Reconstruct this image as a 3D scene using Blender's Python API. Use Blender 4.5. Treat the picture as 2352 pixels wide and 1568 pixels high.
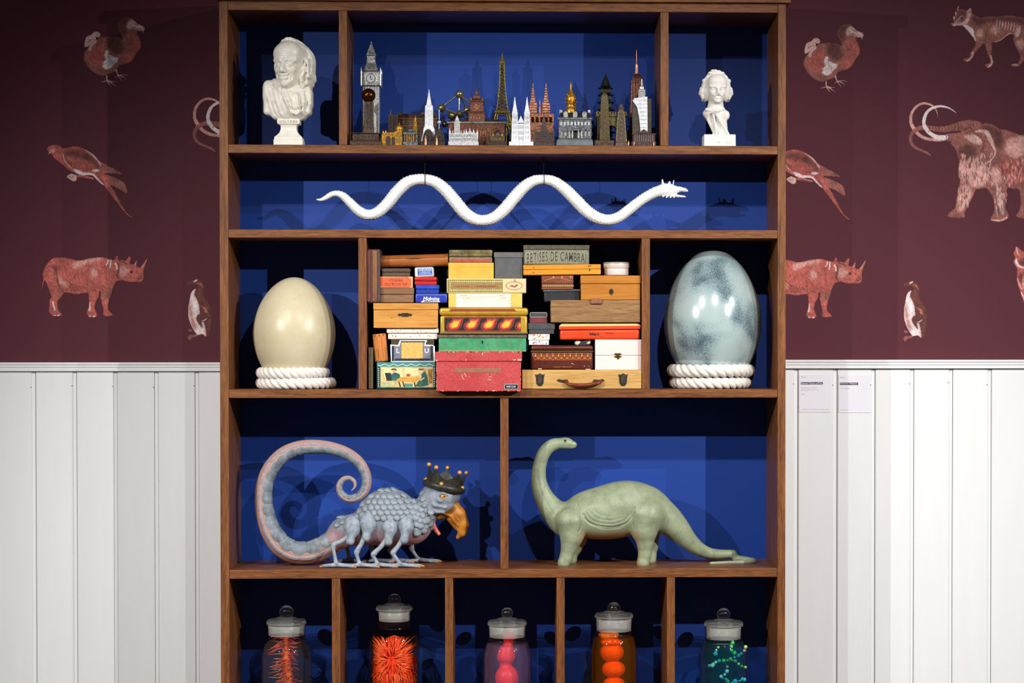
# A museum display cabinet of curiosities in front of a wallpapered, wainscoted wall.
import bpy, bmesh, math, random
import numpy as np
from mathutils import Vector, Matrix, Euler
from mathutils.bvhtree import BVHTree
random.seed(7); np.random.seed(7)
for _o in list(bpy.data.objects): bpy.data.objects.remove(_o)
SC = bpy.context.scene
COL = SC.collection
R = math.radians

# ------------------------------------------------------------------ camera
DIST, CAMZ, LENS = 5.5, 1.5, 84.18
cam_d = bpy.data.cameras.new('camera'); cam = bpy.data.objects.new('camera', cam_d); COL.objects.link(cam)
cam_d.lens = LENS; cam_d.sensor_width = 36; cam_d.sensor_fit = 'HORIZONTAL'; cam_d.clip_start = .1
cam.location = (0, -DIST, CAMZ)
cam.rotation_euler = (R(90 - 1.1), 0, R(-2.1))
CR = cam.rotation_euler.to_matrix()
_d = CR.transposed() @ Vector((0, 1, 0))
cam_d.shift_x = _d.x / -_d.z * LENS / 36
cam_d.shift_y = _d.y / -_d.z * LENS / 36
SC.camera = cam
def W(x, y, d=0.0):
    """photo pixel (2352x1568 frame) at depth d behind the cabinet's front -> world point"""
    v = CR @ Vector((((x - 1176) / 2352 + cam_d.shift_x) * 36, (-(y - 784) / 2352 + cam_d.shift_y) * 36, -LENS))
    t = (d + DIST) / v.y
    return Vector((v.x * t, d, CAMZ + v.z * t))
def X(x, y=784, d=0.0): return W(x, y, d).x
def Z(y, x=1176, d=0.0): return W(x, y, d).z

# ------------------------------------------------------------------ world, lamps, exposure
wd = bpy.data.worlds.new('room'); SC.world = wd; wd.use_nodes = True
wd.node_tree.nodes['Background'].inputs[0].default_value = (.78, .85, 1, 1)
wd.node_tree.nodes['Background'].inputs[1].default_value = .075
SC.view_settings.view_transform = 'Standard'; SC.view_settings.look = 'None'
SC.view_settings.exposure = 0; SC.view_settings.gamma = 1; SC.view_settings.use_curve_mapping = False
def spot(name, loc, aim, power, size, col=(1, .965, .925), blend=.6, soft=.012):
    l = bpy.data.lights.new(name, 'SPOT'); l.energy = power; l.color = col
    l.spot_size = R(size); l.spot_blend = blend; l.shadow_soft_size = soft
    o = bpy.data.objects.new(name, l); COL.objects.link(o); o.location = loc
    o.rotation_euler = (Vector(aim) - Vector(loc)).to_track_quat('-Z', 'Y').to_euler()
    return o
spot('track_spot', (-2.30, -2.62, 2.46), (.05, 0, .80), 280, 58, blend=.85)
spot('track_spot', (2.22, -2.62, 2.46), (.15, 0, .80), 285, 60, blend=.85)
spot('track_spot', (-1.22, -2.60, 3.05), (.15, 0, .78), 150, 54, blend=.85)
spot('track_spot', (3.25, -2.60, 3.30), (.60, 0, .80), 245, 60, (1, .985, .97), blend=.9)
spot('track_spot', (.55, -2.70, 3.15), (.25, 0, .80), 130, 54, blend=.85)
SC.cycles.max_bounces = 8; SC.cycles.transparent_max_bounces = 24; SC.cycles.diffuse_bounces = 3
SC.cycles.caustics_reflective = False; SC.cycles.caustics_refractive = False
SC.cycles.sample_clamp_indirect = 4

# ------------------------------------------------------------------ materials
def lin(c):
    if isinstance(c, str): c = tuple(int(c[i:i + 2], 16) for i in (1, 3, 5))
    return tuple(((v / 255) / 12.92 if v / 255 <= .04045 else ((v / 255 + .055) / 1.055) ** 2.4) for v in c[:3]) + (1,)
MATS = {}
class N:
    """tiny node helper"""
    def __init__(s, name):
        s.m = bpy.data.materials.new(name); s.m.use_nodes = True; s.t = s.m.node_tree
        s.b = s.t.nodes['Principled BSDF']; s.out = s.t.nodes['Material Output']
    def n(s, typ, **kw):
        x = s.t.nodes.new(typ)
        for k, v in kw.items():
            if k.startswith('i_'): x.inputs[k[2:].replace('_', ' ')].default_value = v
            else: setattr(x, k, v)
        return x
    def l(s, a, b): s.t.links.new(a, b)
    def coord(s, scale=(1, 1, 1), rot=(0, 0, 0), kind='Object'):
        tc = s.n('ShaderNodeTexCoord'); mp = s.n('ShaderNodeMapping')
        mp.inputs['Scale'].default_value = scale; mp.inputs['Rotation'].default_value = rot
        s.l(tc.outputs[kind], mp.inputs[0]); return mp.outputs[0]
    def noise(s, vec, scale, detail=4, rough=.6, dist=0):
        x = s.n('ShaderNodeTexNoise'); s.l(vec, x.inputs['Vector'])
        x.inputs['Scale'].default_value = scale; x.inputs['Detail'].default_value = detail
        x.inputs['Roughness'].default_value = rough; x.inputs['Distortion'].default_value = dist
        return x.outputs['Fac']
    def ramp(s, fac, stops, interp='LINEAR'):
        x = s.n('ShaderNodeValToRGB'); s.l(fac, x.inputs[0]); e = x.color_ramp.elements; x.color_ramp.interpolation = interp
        while len(e) < len(stops): e.new(.5)
        for el, (p, c) in zip(e, stops): el.position = p; el.color = c if isinstance(c, tuple) and len(c) == 4 else lin(c)
        return x.outputs[0]
    def mix(s, fac, a, b, mode='MIX'):
        x = s.n('ShaderNodeMix', data_type='RGBA', blend_type=mode)
        if isinstance(fac, (int, float)): x.inputs[0].default_value = fac
        else: s.l(fac, x.inputs[0])
        for i, v in ((6, a), (7, b)):
            if isinstance(v, (tuple, str)): x.inputs[i].default_value = lin(v) if not (isinstance(v, tuple) and len(v) == 4) else v
            else: s.l(v, x.inputs[i])
        return x.outputs[2]
    def math(s, op, a, b=0.0):
        x = s.n('ShaderNodeMath', operation=op)
        for i, v in ((0, a), (1, b)):
            if isinstance(v, (int, float)): x.inputs[i].default_value = v
            else: s.l(v, x.inputs[i])
        return x.outputs[0]
    def base(s, v):
        if isinstance(v, (tuple, str)): s.b.inputs['Base Color'].default_value = v if isinstance(v, tuple) and len(v) == 4 else lin(v)
        else: s.l(v, s.b.inputs['Base Color'])
    def set(s, rough=.5, metal=0, spec=.5, coat=0):
        s.b.inputs['Roughness'].default_value = rough; s.b.inputs['Metallic'].default_value = metal
        s.b.inputs['Specular IOR Level'].default_value = spec; s.b.inputs['Coat Weight'].default_value = coat
    def bump(s, h, strength=.3, dist=.001):
        x = s.n('ShaderNodeBump'); s.l(h, x.inputs['Height']); x.inputs['Strength'].default_value = strength
        x.inputs['Distance'].default_value = dist; s.l(x.outputs[0], s.b.inputs['Normal'])
def flat(c1, rough=.5, metal=0, c2=None, scale=60, bump=0, spec=.5, coat=0, detail=5, stretch=(1, 1, 1), lo=.35, hi=.65):
    """plain or mottled procedural material, cached by its arguments"""
    key = (c1, rough, metal, c2, scale, bump, spec, coat, detail, stretch, lo, hi)
    if key in MATS: return MATS[key]
    m = N('paint_%02d' % len(MATS)); m.set(rough, metal, spec, coat)
    if c2 is None and not bump: m.base(c1)
    else:
        v = m.coord(stretch); f = m.noise(v, scale, detail)
        if c2 is None: m.base(c1)
        else: m.base(m.ramp(f, [(lo, c1), (hi, c2)]))
        if bump: m.bump(f, bump, .001)
    MATS[key] = m.m; return m.m
def wood(dark, light, axis='x', rough=.45, scale=1.0, spec=.35, fine=1.0, grain=.5):
    key = ('wood', dark, light, axis, rough, scale, fine, grain)
    if key in MATS: return MATS[key]
    m = N('wood_%02d' % len(MATS)); m.set(rough, 0, spec)
    st = {'x': (.06, 1, 1), 'z': (1, 1, .06), 'y': (1, .06, 1)}[axis]
    v = m.coord(st)
    f1 = m.noise(v, 130 * scale, 6, .65, .6)
    f2 = m.noise(v, 620 * scale * fine, 3, .6)
    f = m.math('ADD', m.math('MULTIPLY', f1, 1 - grain), m.math('MULTIPLY', f2, grain))
    m.base(m.ramp(f, [(.36, dark), (.64, light)])); m.bump(f, .25, .0006)
    MATS[key] = m.m; return m.m

# ------------------------------------------------------------------ geometry helpers
class MB:
    """collects shapes (world coordinates) for ONE mesh"""
    def __init__(s): s.v = []; s.f = []; s.mi = []; s.parts = []
    def add(s, vs, fs, mi=0):
        o = len(s.v); s.parts.append((o, o + len(vs), len(s.f), len(s.f) + len(fs))); s.v += [tuple(p) for p in vs]; s.f += [tuple(i + o for i in f) for f in fs]; s.mi += [mi] * len(fs)
        return s
    def box(s, x0, x1, y0, y1, z0, z1, mi=0):
        return s.loft([(x0, x1, y0, y1, z0), (x0, x1, y0, y1, z1)], mi)
    def loft(s, secs, mi=0):
        """stack of rectangles (x0,x1,y0,y1,z)"""
        vs = []; fs = []
        for (a, b, c, d, z) in secs: vs += [(a, c, z), (b, c, z), (b, d, z), (a, d, z)]
        for i in range(len(secs) - 1):
            k = 4 * i
            for j in range(4): fs.append((k + j, k + (j + 1) % 4, k + 4 + (j + 1) % 4, k + 4 + j))
        fs.append((3, 2, 1, 0)); k = 4 * (len(secs) - 1); fs.append((k, k + 1, k + 2, k + 3))
        return s.add(vs, fs, mi)
    def sq(s, cx, cy, secs, mi=0, asp=1.0):
        """square tower: secs = [(half width, z)]"""
        return s.loft([(cx - w, cx + w, cy - w * asp, cy + w * asp, z) for w, z in secs], mi)
    def prism(s, poly, y0, y1, mi=0):
        """poly [(x,z)] extruded in depth"""
        n = len(poly); a = sum(poly[i][0] * poly[(i + 1) % n][1] - poly[(i + 1) % n][0] * poly[i][1] for i in range(n))
        if a < 0: poly = poly[::-1]
        vs = [(x, y0, z) for x, z in poly] + [(x, y1, z) for x, z in poly]
        fs = [tuple(range(n)), tuple(range(2 * n - 1, n - 1, -1))]
        for i in range(n): j = (i + 1) % n; fs.append((i, n + i, n + j, j))
        return s.add(vs, fs, mi)
    def sheet(s, poly, y, mi=0):
        n = len(poly); a = sum(poly[i][0] * poly[(i + 1) % n][1] - poly[(i + 1) % n][0] * poly[i][1] for i in range(n))
        if a < 0: poly = poly[::-1]
        return s.add([(x, y, z) for x, z in poly], [tuple(range(n))], mi)
    def lathe(s, prof, c, n=32, mi=0, axis='z', a0=0.0, caps=True):
        """prof [(r,h)] from bottom to top, spun about the axis through c"""
        vs = []; fs = []; m = len(prof)
        for r, h in prof:
            for j in range(n):
                a = 2 * math.pi * j / n + a0
                if axis == 'z': vs.append((c[0] + r * math.cos(a), c[1] + r * math.sin(a), c[2] + h))
                elif axis == 'y': vs.append((c[0] + r * math.cos(a), c[1] + h, c[2] - r * math.sin(a)))
                else: vs.append((c[0] + h, c[1] + r * math.cos(a), c[2] + r * math.sin(a)))
        for i in range(m - 1):
            for j in range(n): fs.append((i * n + j, i * n + (j + 1) % n, (i + 1) * n + (j + 1) % n, (i + 1) * n + j))
        if caps and prof[0][0] > 1e-6: fs.append(tuple(range(n - 1, -1, -1)))
        if caps and prof[-1][0] > 1e-6: fs.append(tuple(range((m - 1) * n, m * n)))
        return s.add(vs, fs, mi)
    def ball(s, c, r, n=16, m=10, mi=0):
        r = r if isinstance(r, (tuple, list)) else (r, r, r)
        vs = [(c[0], c[1], c[2] - r[2])]; fs = []
        for i in range(1, m):
            t = -math.pi / 2 + math.pi * i / m
            for j in range(n):
                a = 2 * math.pi * j / n
                vs.append((c[0] + r[0] * math.cos(t) * math.cos(a), c[1] + r[1] * math.cos(t) * math.sin(a), c[2] + r[2] * math.sin(t)))
        vs.append((c[0], c[1], c[2] + r[2])); L = len(vs) - 1
        for j in range(n): fs.append((0, 1 + (j + 1) % n, 1 + j)); fs.append((L, L - n + j, L - n + (j + 1) % n))
        for i in range(m - 2):
            for j in range(n):
                k = 1 + i * n; fs.append((k + j, k + (j + 1) % n, k + n + (j + 1) % n, k + n + j))
        return s.add(vs, fs, mi)
    def tube(s, pts, rad, n=10, mi=0, caps=True, closed=False):
        pts = [Vector(p) for p in pts]; m = len(pts)
        rad = [rad] * m if isinstance(rad, (int, float)) else list(rad)
        vs = []; fs = []; prev = None
        for i in range(m):
            a = pts[(i - 1) % m] if closed or i > 0 else pts[i]; b = pts[(i + 1) % m] if closed or i < m - 1 else pts[i]
            t = (b - a).normalized()
            if prev is None:
                u = t.cross(Vector((0, 1, 0)));
                if u.length < .1: u = t.cross(Vector((0, 0, 1)))
            else: u = prev - t * prev.dot(t)
            u.normalize(); prev = u; w = t.cross(u)
            for j in range(n):
                an = 2 * math.pi * j / n; vs.append(pts[i] + (u * math.cos(an) + w * math.sin(an)) * rad[i])
        for i in range(m if closed else m - 1):
            k, k2 = i * n, ((i + 1) % m) * n
            for j in range(n): fs.append((k + j, k + (j + 1) % n, k2 + (j + 1) % n, k2 + j))
        if caps and not closed: fs.append(tuple(range(n - 1, -1, -1))); fs.append(tuple(range((m - 1) * n, m * n)))
        return s.add(vs, fs, mi)
    def build(s, name, mats, parent=None, smooth=35, bevel=0, seg=2):
        return part(name, s.v, s.f, mats, parent, smooth, bevel, seg, s.mi)
ROOT = {}
def part(name, v, f, mats, parent=None, smooth=35, bevel=0, seg=2, mi=None):
    me = bpy.data.meshes.new(name)
    off = ROOT.get(parent.name, Vector()) if parent else Vector()
    v = np.asarray(v, dtype=np.float64) - np.array(off)
    if isinstance(f, np.ndarray):
        me.vertices.add(len(v)); me.vertices.foreach_set('co', v.ravel().astype(np.float32))
        me.loops.add(f.size); me.loops.foreach_set('vertex_index', f.ravel().astype(np.int32))
        me.polygons.add(len(f)); me.polygons.foreach_set('loop_start', np.arange(0, f.size, f.shape[1], dtype=np.int32))
        me.update(calc_edges=True); me.validate()
    else: me.from_pydata(v.tolist(), [], f)
    for m in (mats if isinstance(mats, (list, tuple)) else [mats]): me.materials.append(m)
    if mi is not None and any(mi): me.polygons.foreach_set('material_index', np.array(mi, dtype=np.int32))
    if smooth:
        me.shade_smooth()
        if smooth < 180: me.set_sharp_from_angle(angle=R(smooth))
    me.update()
    o = bpy.data.objects.new(name, me); COL.objects.link(o)
    if parent: o.parent = parent; ROOT[o.name] = off
    else: ROOT[o.name] = Vector()
    if bevel:
        b = o.modifiers.new('bevel', 'BEVEL'); b.width = bevel; b.segments = seg; b.limit_method = 'ANGLE'; b.angle_limit = R(40)
    return o
def thing(name, label, cat, loc, group=None):
    o = bpy.data.objects.new(name, None); COL.objects.link(o); o.location = loc; o.empty_display_size = .02
    ROOT[o.name] = Vector(loc); return tag(o, label, cat, group)
def tag(o, label=None, cat=None, group=None, kind=None):
    if label: o['label'] = label
    if cat: o['category'] = cat
    if group: o['group'] = group
    if kind: o['kind'] = kind
    return o
def base_to(o, loc):
    """move a single mesh's origin to loc without moving its shape"""
    loc = Vector(loc); o.data.transform(Matrix.Translation(-loc)); o.location = loc; ROOT[o.name] = loc; return o
def crom(pts, n=6, closed=False):
    """Catmull-Rom through points of any dimension"""
    P = [np.array(p, float) for p in pts]; m = len(P); out = []
    for i in range(m if closed else m - 1):
        p0 = P[(i - 1) % m] if closed or i > 0 else P[0]; p1 = P[i]; p2 = P[(i + 1) % m]
        p3 = P[(i + 2) % m] if closed or i + 2 < m else P[-1]
        for k in range(n):
            t = k / n
            out.append(.5 * (2 * p1 + (p2 - p0) * t + (2 * p0 - 5 * p1 + 4 * p2 - p3) * t * t + (3 * p1 - p0 - 3 * p2 + p3) * t ** 3))
    if not closed: out.append(P[-1])
    return out
def text_mb(s, cx, cz, y, width=None, height=None, shear=0, bold=0.0, depth=.0003, spacing=1.0):
    """lettering as thin mesh facing the viewer, centred on (cx, cz), front face at y"""
    cu = bpy.data.curves.new('txt', 'FONT'); cu.body = s; cu.align_x = 'CENTER'; cu.align_y = 'CENTER'; cu.shear = shear
    cu.resolution_u = 3; cu.offset = bold; cu.space_character = spacing; cu.space_line = .95
    o = bpy.data.objects.new('txt', cu); COL.objects.link(o)
    me = bpy.data.meshes.new_from_object(o.evaluated_get(bpy.context.evaluated_depsgraph_get()))
    co = np.array([v.co[:] for v in me.vertices]); fs = [tuple(p.vertices) for p in me.polygons]
    bpy.data.objects.remove(o); bpy.data.curves.remove(cu); bpy.data.meshes.remove(me)
    mn, mx = co.min(0), co.max(0); c = (mn + mx) / 2; w, h = (mx - mn)[:2]
    sx = width / w if width else height / h; sz = height / h if height else sx
    b = MB(); b.add([(cx + (p[0] - c[0]) * sx, y, cz + (p[1] - c[1]) * sz) for p in co], fs); return b

# ------------------------------------------------------------------ sculpting: signed distances + surface nets
class SDF:
    def __init__(s, lo, hi, h):
        s.lo = np.array(lo, float); s.h = h; s.n = np.ceil((np.array(hi) - s.lo) / h).astype(int) + 1
        s.a = np.full(s.n, 1.0, np.float32)
    def _win(s, lo, hi):
        i0 = np.clip(np.floor((np.array(lo) - s.lo) / s.h).astype(int), 0, s.n); i1 = np.clip(np.ceil((np.array(hi) - s.lo) / s.h).astype(int) + 1, 0, s.n)
        sl = tuple(slice(a, b) for a, b in zip(i0, i1))
        g = [(s.lo[k] + s.h * np.arange(i0[k], i1[k])).astype(np.float32) for k in range(3)]
        return sl, g[0][:, None, None], g[1][None, :, None], g[2][None, None, :]
    def _op(s, sl, d, k, op):
        a = s.a[sl]
        if a.size == 0: return
        if op == 'sub': a2, d2 = -a, d
        else: a2, d2 = a, d
        if k > 0: hh = np.maximum(k - np.abs(a2 - d2), 0) / k; r = np.minimum(a2, d2) - hh * hh * k * .25
        else: r = np.minimum(a2, d2)
        s.a[sl] = -r if op == 'sub' else r
    def ell(s, c, r, k=.004, op='add', rot=None):
        c = np.array(c, float); r = np.array(r if isinstance(r, (tuple, list)) else (r,) * 3, float); m = (r.max() if rot is not None else r) + k + 4 * s.h
        sl, x, y, z = s._win(c - m, c + m); x = x - c[0]; y = y - c[1]; z = z - c[2]
        if rot is not None:
            M = np.array(rot.transposed()) if isinstance(rot, Matrix) else np.array(Euler(rot).to_matrix().transposed())
            x, y, z = (M[i, 0] * x + M[i, 1] * y + M[i, 2] * z for i in range(3))
        k0 = np.sqrt((x / r[0]) ** 2 + (y / r[1]) ** 2 + (z / r[2]) ** 2); k1 = np.sqrt((x / r[0] ** 2) ** 2 + (y / r[1] ** 2) ** 2 + (z / r[2] ** 2) ** 2) + 1e-6
        s._op(sl, (k0 * (k0 - 1) / k1).astype(np.float32), k, op)
    def cap(s, a, b, ra, rb, k=.004, op='add', flat=1.0):
        """round cone a-b; flat scales the y thickness"""
        a = np.array(a, float); b = np.array(b, float); m = max(ra, rb) * max(1, flat) + k + 4 * s.h
        sl, x, y, z = s._win(np.minimum(a, b) - m, np.maximum(a, b) + m)
        ab = b - a; L = (ab ** 2).sum() + 1e-12
        x = x - a[0]; y = y - a[1]; z = z - a[2]
        t = np.clip((x * ab[0] + y * ab[1] + z * ab[2]) / L, 0, 1)
        d = np.sqrt((x - t * ab[0]) ** 2 + ((y - t * ab[1]) / flat) ** 2 + (z - t * ab[2]) ** 2) - (ra + (rb - ra) * t)
        s._op(sl, d.astype(np.float32), k, op)
    def chain(s, pts, rad, k=.004, op='add', flat=1.0):
        rad = [rad] * len(pts) if isinstance(rad, (int, float)) else rad
        for i in range(len(pts) - 1): s.cap(pts[i], pts[i + 1], rad[i], rad[i + 1], k, op, flat)
    def rbox(s, c, hf, rd, k=.004, op='add', rot=None):
        c = np.array(c, float); hf = np.array(hf, float); m = (np.linalg.norm(hf) if rot is not None else hf) + k + 4 * s.h
        sl, x, y, z = s._win(c - m, c + m); x = x - c[0]; y = y - c[1]; z = z - c[2]
        if rot is not None:
            M = np.array(rot.transposed()) if isinstance(rot, Matrix) else np.array(Euler(rot).to_matrix().transposed())
            x, y, z = (M[i, 0] * x + M[i, 1] * y + M[i, 2] * z for i in range(3))
        qx, qy, qz = (np.abs(v) - (h - rd) for v, h in zip((x, y, z), hf))
        d = np.sqrt(np.maximum(qx, 0) ** 2 + np.maximum(qy, 0) ** 2 + np.maximum(qz, 0) ** 2) + np.minimum(np.maximum(np.maximum(qx, qy), qz), 0) - rd
        s._op(sl, d.astype(np.float32), k, op)
    def mesh(s, smooth=1):
        a = s.a; neg = a < 0; nx, ny, nz = a.shape
        cnt = np.zeros((nx - 1, ny - 1, nz - 1), np.int32); P = np.zeros((nx - 1, ny - 1, nz - 1, 3), np.float32)
        cs = [(i, j, k) for i in (0, 1) for j in (0, 1) for k in (0, 1)]
        S = lambda c, q: q[c[0]:nx - 1 + c[0], c[1]:ny - 1 + c[1], c[2]:nz - 1 + c[2]]
        for c0 in cs:
            for ax in range(3):
                if c0[ax]: continue
                c1 = tuple(1 if q == ax else c0[q] for q in range(3))
                cr = S(c0, neg) != S(c1, neg); idx = np.nonzero(cr)
                v0 = S(c0, a)[idx]; v1 = S(c1, a)[idx]; t = v0 / (v0 - v1)
                p = np.tile(np.array(c0, np.float32), (len(t), 1)); p[:, ax] += t
                P[idx] += p; cnt[idx] += 1
        idx = np.nonzero(cnt); ids = np.full(cnt.shape, -1, np.int64); ids[idx] = np.arange(len(idx[0]))
        v = (P[idx] / cnt[idx][:, None] + np.stack(idx, 1)) * s.h + s.lo
        F = []
        for ax in range(3):
            o1, o2 = [(1, 2), (2, 0), (0, 1)][ax]
            sl0 = [slice(1, -1)] * 3; sl1 = [slice(1, -1)] * 3; sl0[ax] = slice(0, -1); sl1[ax] = slice(1, None)
            n0 = neg[tuple(sl0)]; n1 = neg[tuple(sl1)]; e = np.nonzero(n0 != n1)
            if len(e[0]) == 0: continue
            q = np.stack(e, 1); q[:, o1] += 1; q[:, o2] += 1
            def at(d1, d2):
                w = q.copy(); w[:, o1] += d1; w[:, o2] += d2; return ids[w[:, 0], w[:, 1], w[:, 2]]
            quad = np.stack([at(-1, -1), at(0, -1), at(0, 0), at(-1, 0)], 1)
            fl = ~n0[e]; quad[fl] = quad[fl][:, ::-1]; F.append(quad)
        f = np.concatenate(F)
        for _ in range(smooth):
            acc = np.zeros_like(v); c = np.zeros(len(v))
            for i in range(4):
                np.add.at(acc, f[:, i], v[f[:, (i + 1) % 4]]); np.add.at(c, f[:, i], 1)
                np.add.at(acc, f[:, i], v[f[:, (i - 1) % 4]]); np.add.at(c, f[:, i], 1)
            v = v * .45 + .55 * acc / c[:, None]
        return v, f
def normals(v, f):
    n = np.cross(v[f[:, 2]] - v[f[:, 0]], v[f[:, 3]] - v[f[:, 1]]); N_ = np.zeros_like(v)
    for i in range(4): np.add.at(N_, f[:, i], n)
    return N_ / (np.linalg.norm(N_, axis=1)[:, None] + 1e-12)
def crease(v, f, line, width, depth, front=True):
    """press (depth>0) or raise a line, given in the XZ plane, into the facing side of a sculpt"""
    n = normals(v, f); sel = (n[:, 1] < .15) if front else (n[:, 1] > -.15)
    L = np.array(line, float); p = v[:, [0, 2]]; d = np.full(len(v), 9.0)
    m = sel & (p[:, 0] > L[:, 0].min() - 4 * width) & (p[:, 0] < L[:, 0].max() + 4 * width) & (p[:, 1] > L[:, 1].min() - 4 * width) & (p[:, 1] < L[:, 1].max() + 4 * width)
    q = p[m]; dm = np.full(len(q), 9.0)
    for a, b in zip(L[:-1], L[1:]):
        ab = b - a; t = np.clip(((q - a) @ ab) / (ab @ ab + 1e-12), 0, 1); dm = np.minimum(dm, np.linalg.norm(q - a - t[:, None] * ab, axis=1))
    d[m] = dm; v -= n * (depth * np.exp(-(d / width) ** 2))[:, None]; return v
# ================================================================== the setting
WALLY = .272
DEPTH = .24
m = N('wallpaper_ground'); m.set(.66, 0, .18)
v = m.coord(); f = m.noise(v, 900, 2); g = m.noise(v, 6, 3)
m.base(m.mix(f, '#4c212b', '#5a2b36')); m.bump(f, .35, .0008); WALLPAPER = m.m
m = N('white_paint'); m.set(.42, 0, .4)
v = m.coord((1, 1, .12)); f = m.noise(v, 40, 3); m.base(m.ramp(f, [(.3, '#dedfe0'), (.7, '#e1e2e3')]))
m.bump(f, .03, .0006); WHITE_PAINT = m.m
railZ = {'l': Z(832, 250, WALLY - .02), 'r': Z(826, 2080, WALLY - .02)}
def struct(o, label=None): o['kind'] = 'structure'; return o
wall = MB().box(-2.6, 2.6, WALLY, WALLY + .12, 0, 2.9).build('wall_back', WALLPAPER)
tag(wall, 'dark plum wallpaper printed with extinct animals', None, None, 'structure')
fl = MB().box(-2.6, 2.6, -4, WALLY + .12, -.1, 0).build('floor', flat('#6b6258', .6, 0, '#7a7064', 3))
tag(fl, 'plain grey brown floor in front of the wall', None, None, 'structure')
# tongue-and-groove boards, each a piece of the wall
nailm = flat('#55504a', .6)
def boards(x0, x1, joints, ztop):
    first = None
    js = sorted(joints)
    for a, b in zip(js[:-1], js[1:]):
        w = b - a
        pr = [(a + .0003, WALLY), (a + .0003, WALLY - .0145), (a + .0018, WALLY - .016), (b - .0098, WALLY - .016), (b - .0085, WALLY - .0125), (b - .0013, WALLY - .0125), (b - .0003, WALLY - .0110), (b - .0003, WALLY)]
        mb = MB(); n = len(pr)
        vs = [(x, y, 0.02) for x, y in pr] + [(x, y, ztop) for x, y in pr]
        fs = [(i, (i + 1) % n, n + (i + 1) % n, n + i) for i in range(n)] + [tuple(range(n - 1, -1, -1)), tuple(range(n, 2 * n))]
        mb.add(vs, fs); o = mb.build('board', WHITE_PAINT, wall, 20)
        z = ztop - .034 + random.uniform(-.004, .004); x = b - .011
        MB().lathe([(.0013, -.0004), (.0013, 0)], (x, WALLY - .016, z), 8, 0, 'y').build('nail', nailm, o)
YB = WALLY - .016
jl = [X(v, 1100, YB) for v in (-290, -197, -104, -10.5, 83, 177, 270, 364, 457, 541)]
jr = [X(v, 1100, YB) for v in (1745, 1833, 1923, 2010, 2099, 2188, 2277, 2366, 2455, 2544, 2633)]
boards(0, 0, jl, Z(853, 250, YB)); boards(0, 0, jr, Z(848.5, 2080, YB))
def rail(name, x0, x1, zt, label):
    h = .0215
    pr = [(WALLY, zt), (WALLY - .026, zt), (WALLY - .027, zt - .001), (WALLY - .027, zt - .0048), (WALLY - .0225, zt - .0062), (WALLY - .0225, zt - .0075),
          (WALLY - .025, zt - .009), (WALLY - .025, zt - .0115), (WALLY - .021, zt - .013), (WALLY - .021, zt - .015), (WALLY - .0245, zt - .0163), (WALLY - .0245, zt - .0205), (WALLY - .022, zt - h), (WALLY, zt - h)]
    n = len(pr); vs = [(x0, y, z) for y, z in pr] + [(x1, y, z) for y, z in pr]
    fs = [(i, n + i, n + (i + 1) % n, (i + 1) % n) for i in range(n)] + [tuple(range(n)), tuple(range(2 * n - 1, n - 1, -1))]
    return tag(MB().add(vs, fs).build(name, WHITE_PAINT, None, 25), label, None, None, 'structure')
CL, CRt = X(505, 784), X(1804.5, 784)      # outer faces of the cabinet
rail('trim_1', -2.2, CL - .002, railZ['l'], 'white moulded dado rail left of the cabinet')
rail('trim_2', CRt + .002, 2.2, railZ['r'], 'white moulded dado rail right of the cabinet')

# ================================================================== the cabinet
OAK = ('#4c2810', '#8d5931')
oak_x = wood(OAK[0], OAK[1], 'x', .42); oak_z = wood(OAK[0], OAK[1], 'z', .42)
m = N('cabinet_blue'); m.set(.55, 0, .35)
v = m.coord(); f = m.noise(v, 700, 2); m.base(m.mix(f, '#08368a', '#0a3b94')); m.bump(f, .15, .0005); BLUE = m.m
cab = thing('display_cabinet', 'tall dark oak display cabinet with blue back and many compartments', 'cabinet', (0, .12, 0))
IL, IR = X(525, 784), X(1786, 784)
ZT, ZTb = Z(6), Z(26)
SH = {1: (Z(333.5), Z(353)), 2: (Z(527.5), Z(546.5)), 3: (Z(894), Z(913.5)), 4: (Z(1306.5), Z(1327)), 5: (Z(1752), Z(1772))}
def plank(name, a, mt, bev=.0012): return MB().box(*a).build(name, mt, cab, 35, bev)
plank('side_panel', (CL, IL, 0, DEPTH + .012, 0, ZT), oak_z); plank('side_panel', (IR, CRt, 0, DEPTH + .012, 0, ZT), oak_z)
plank('top_board', (IL, IR, .0015, DEPTH, ZTb, ZT), oak_x)
for k, (a, b) in SH.items(): plank('shelf', (IL, IR, .0015, DEPTH, b, a), oak_x)
zz = {1: (SH[1][0], ZTb), 3: (SH[3][0], SH[2][1]), 4: (SH[4][0], SH[3][1]), 5: (SH[5][0], SH[4][1])}
for row, xs in {1: ((778, 797), (1517, 1536)), 3: ((823, 842), (1474, 1493)), 4: ((1149, 1168),), 5: ((762, 781), (1022, 1040.5), (1278.5, 1297), (1532, 1550.5))}.items():
    ym = {1: 180, 3: 720, 4: 1110, 5: 1450}[row]
    for a, b in xs: plank('divider', (X(a, ym), X(b, ym), .0025, DEPTH, zz[row][0], zz[row][1]), oak_z)
bp = MB().box(IL, IR, DEPTH, DEPTH + .010, .12, ZT).build('back_panel', BLUE, cab); bp['label'] = 'deep blue painted back panel'
plank('plinth', (IL, IR, .02, .04, 0, .12), oak_x)
plank('bottom_board', (IL, IR, .0015, DEPTH, .12, .14), oak_x)
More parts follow.
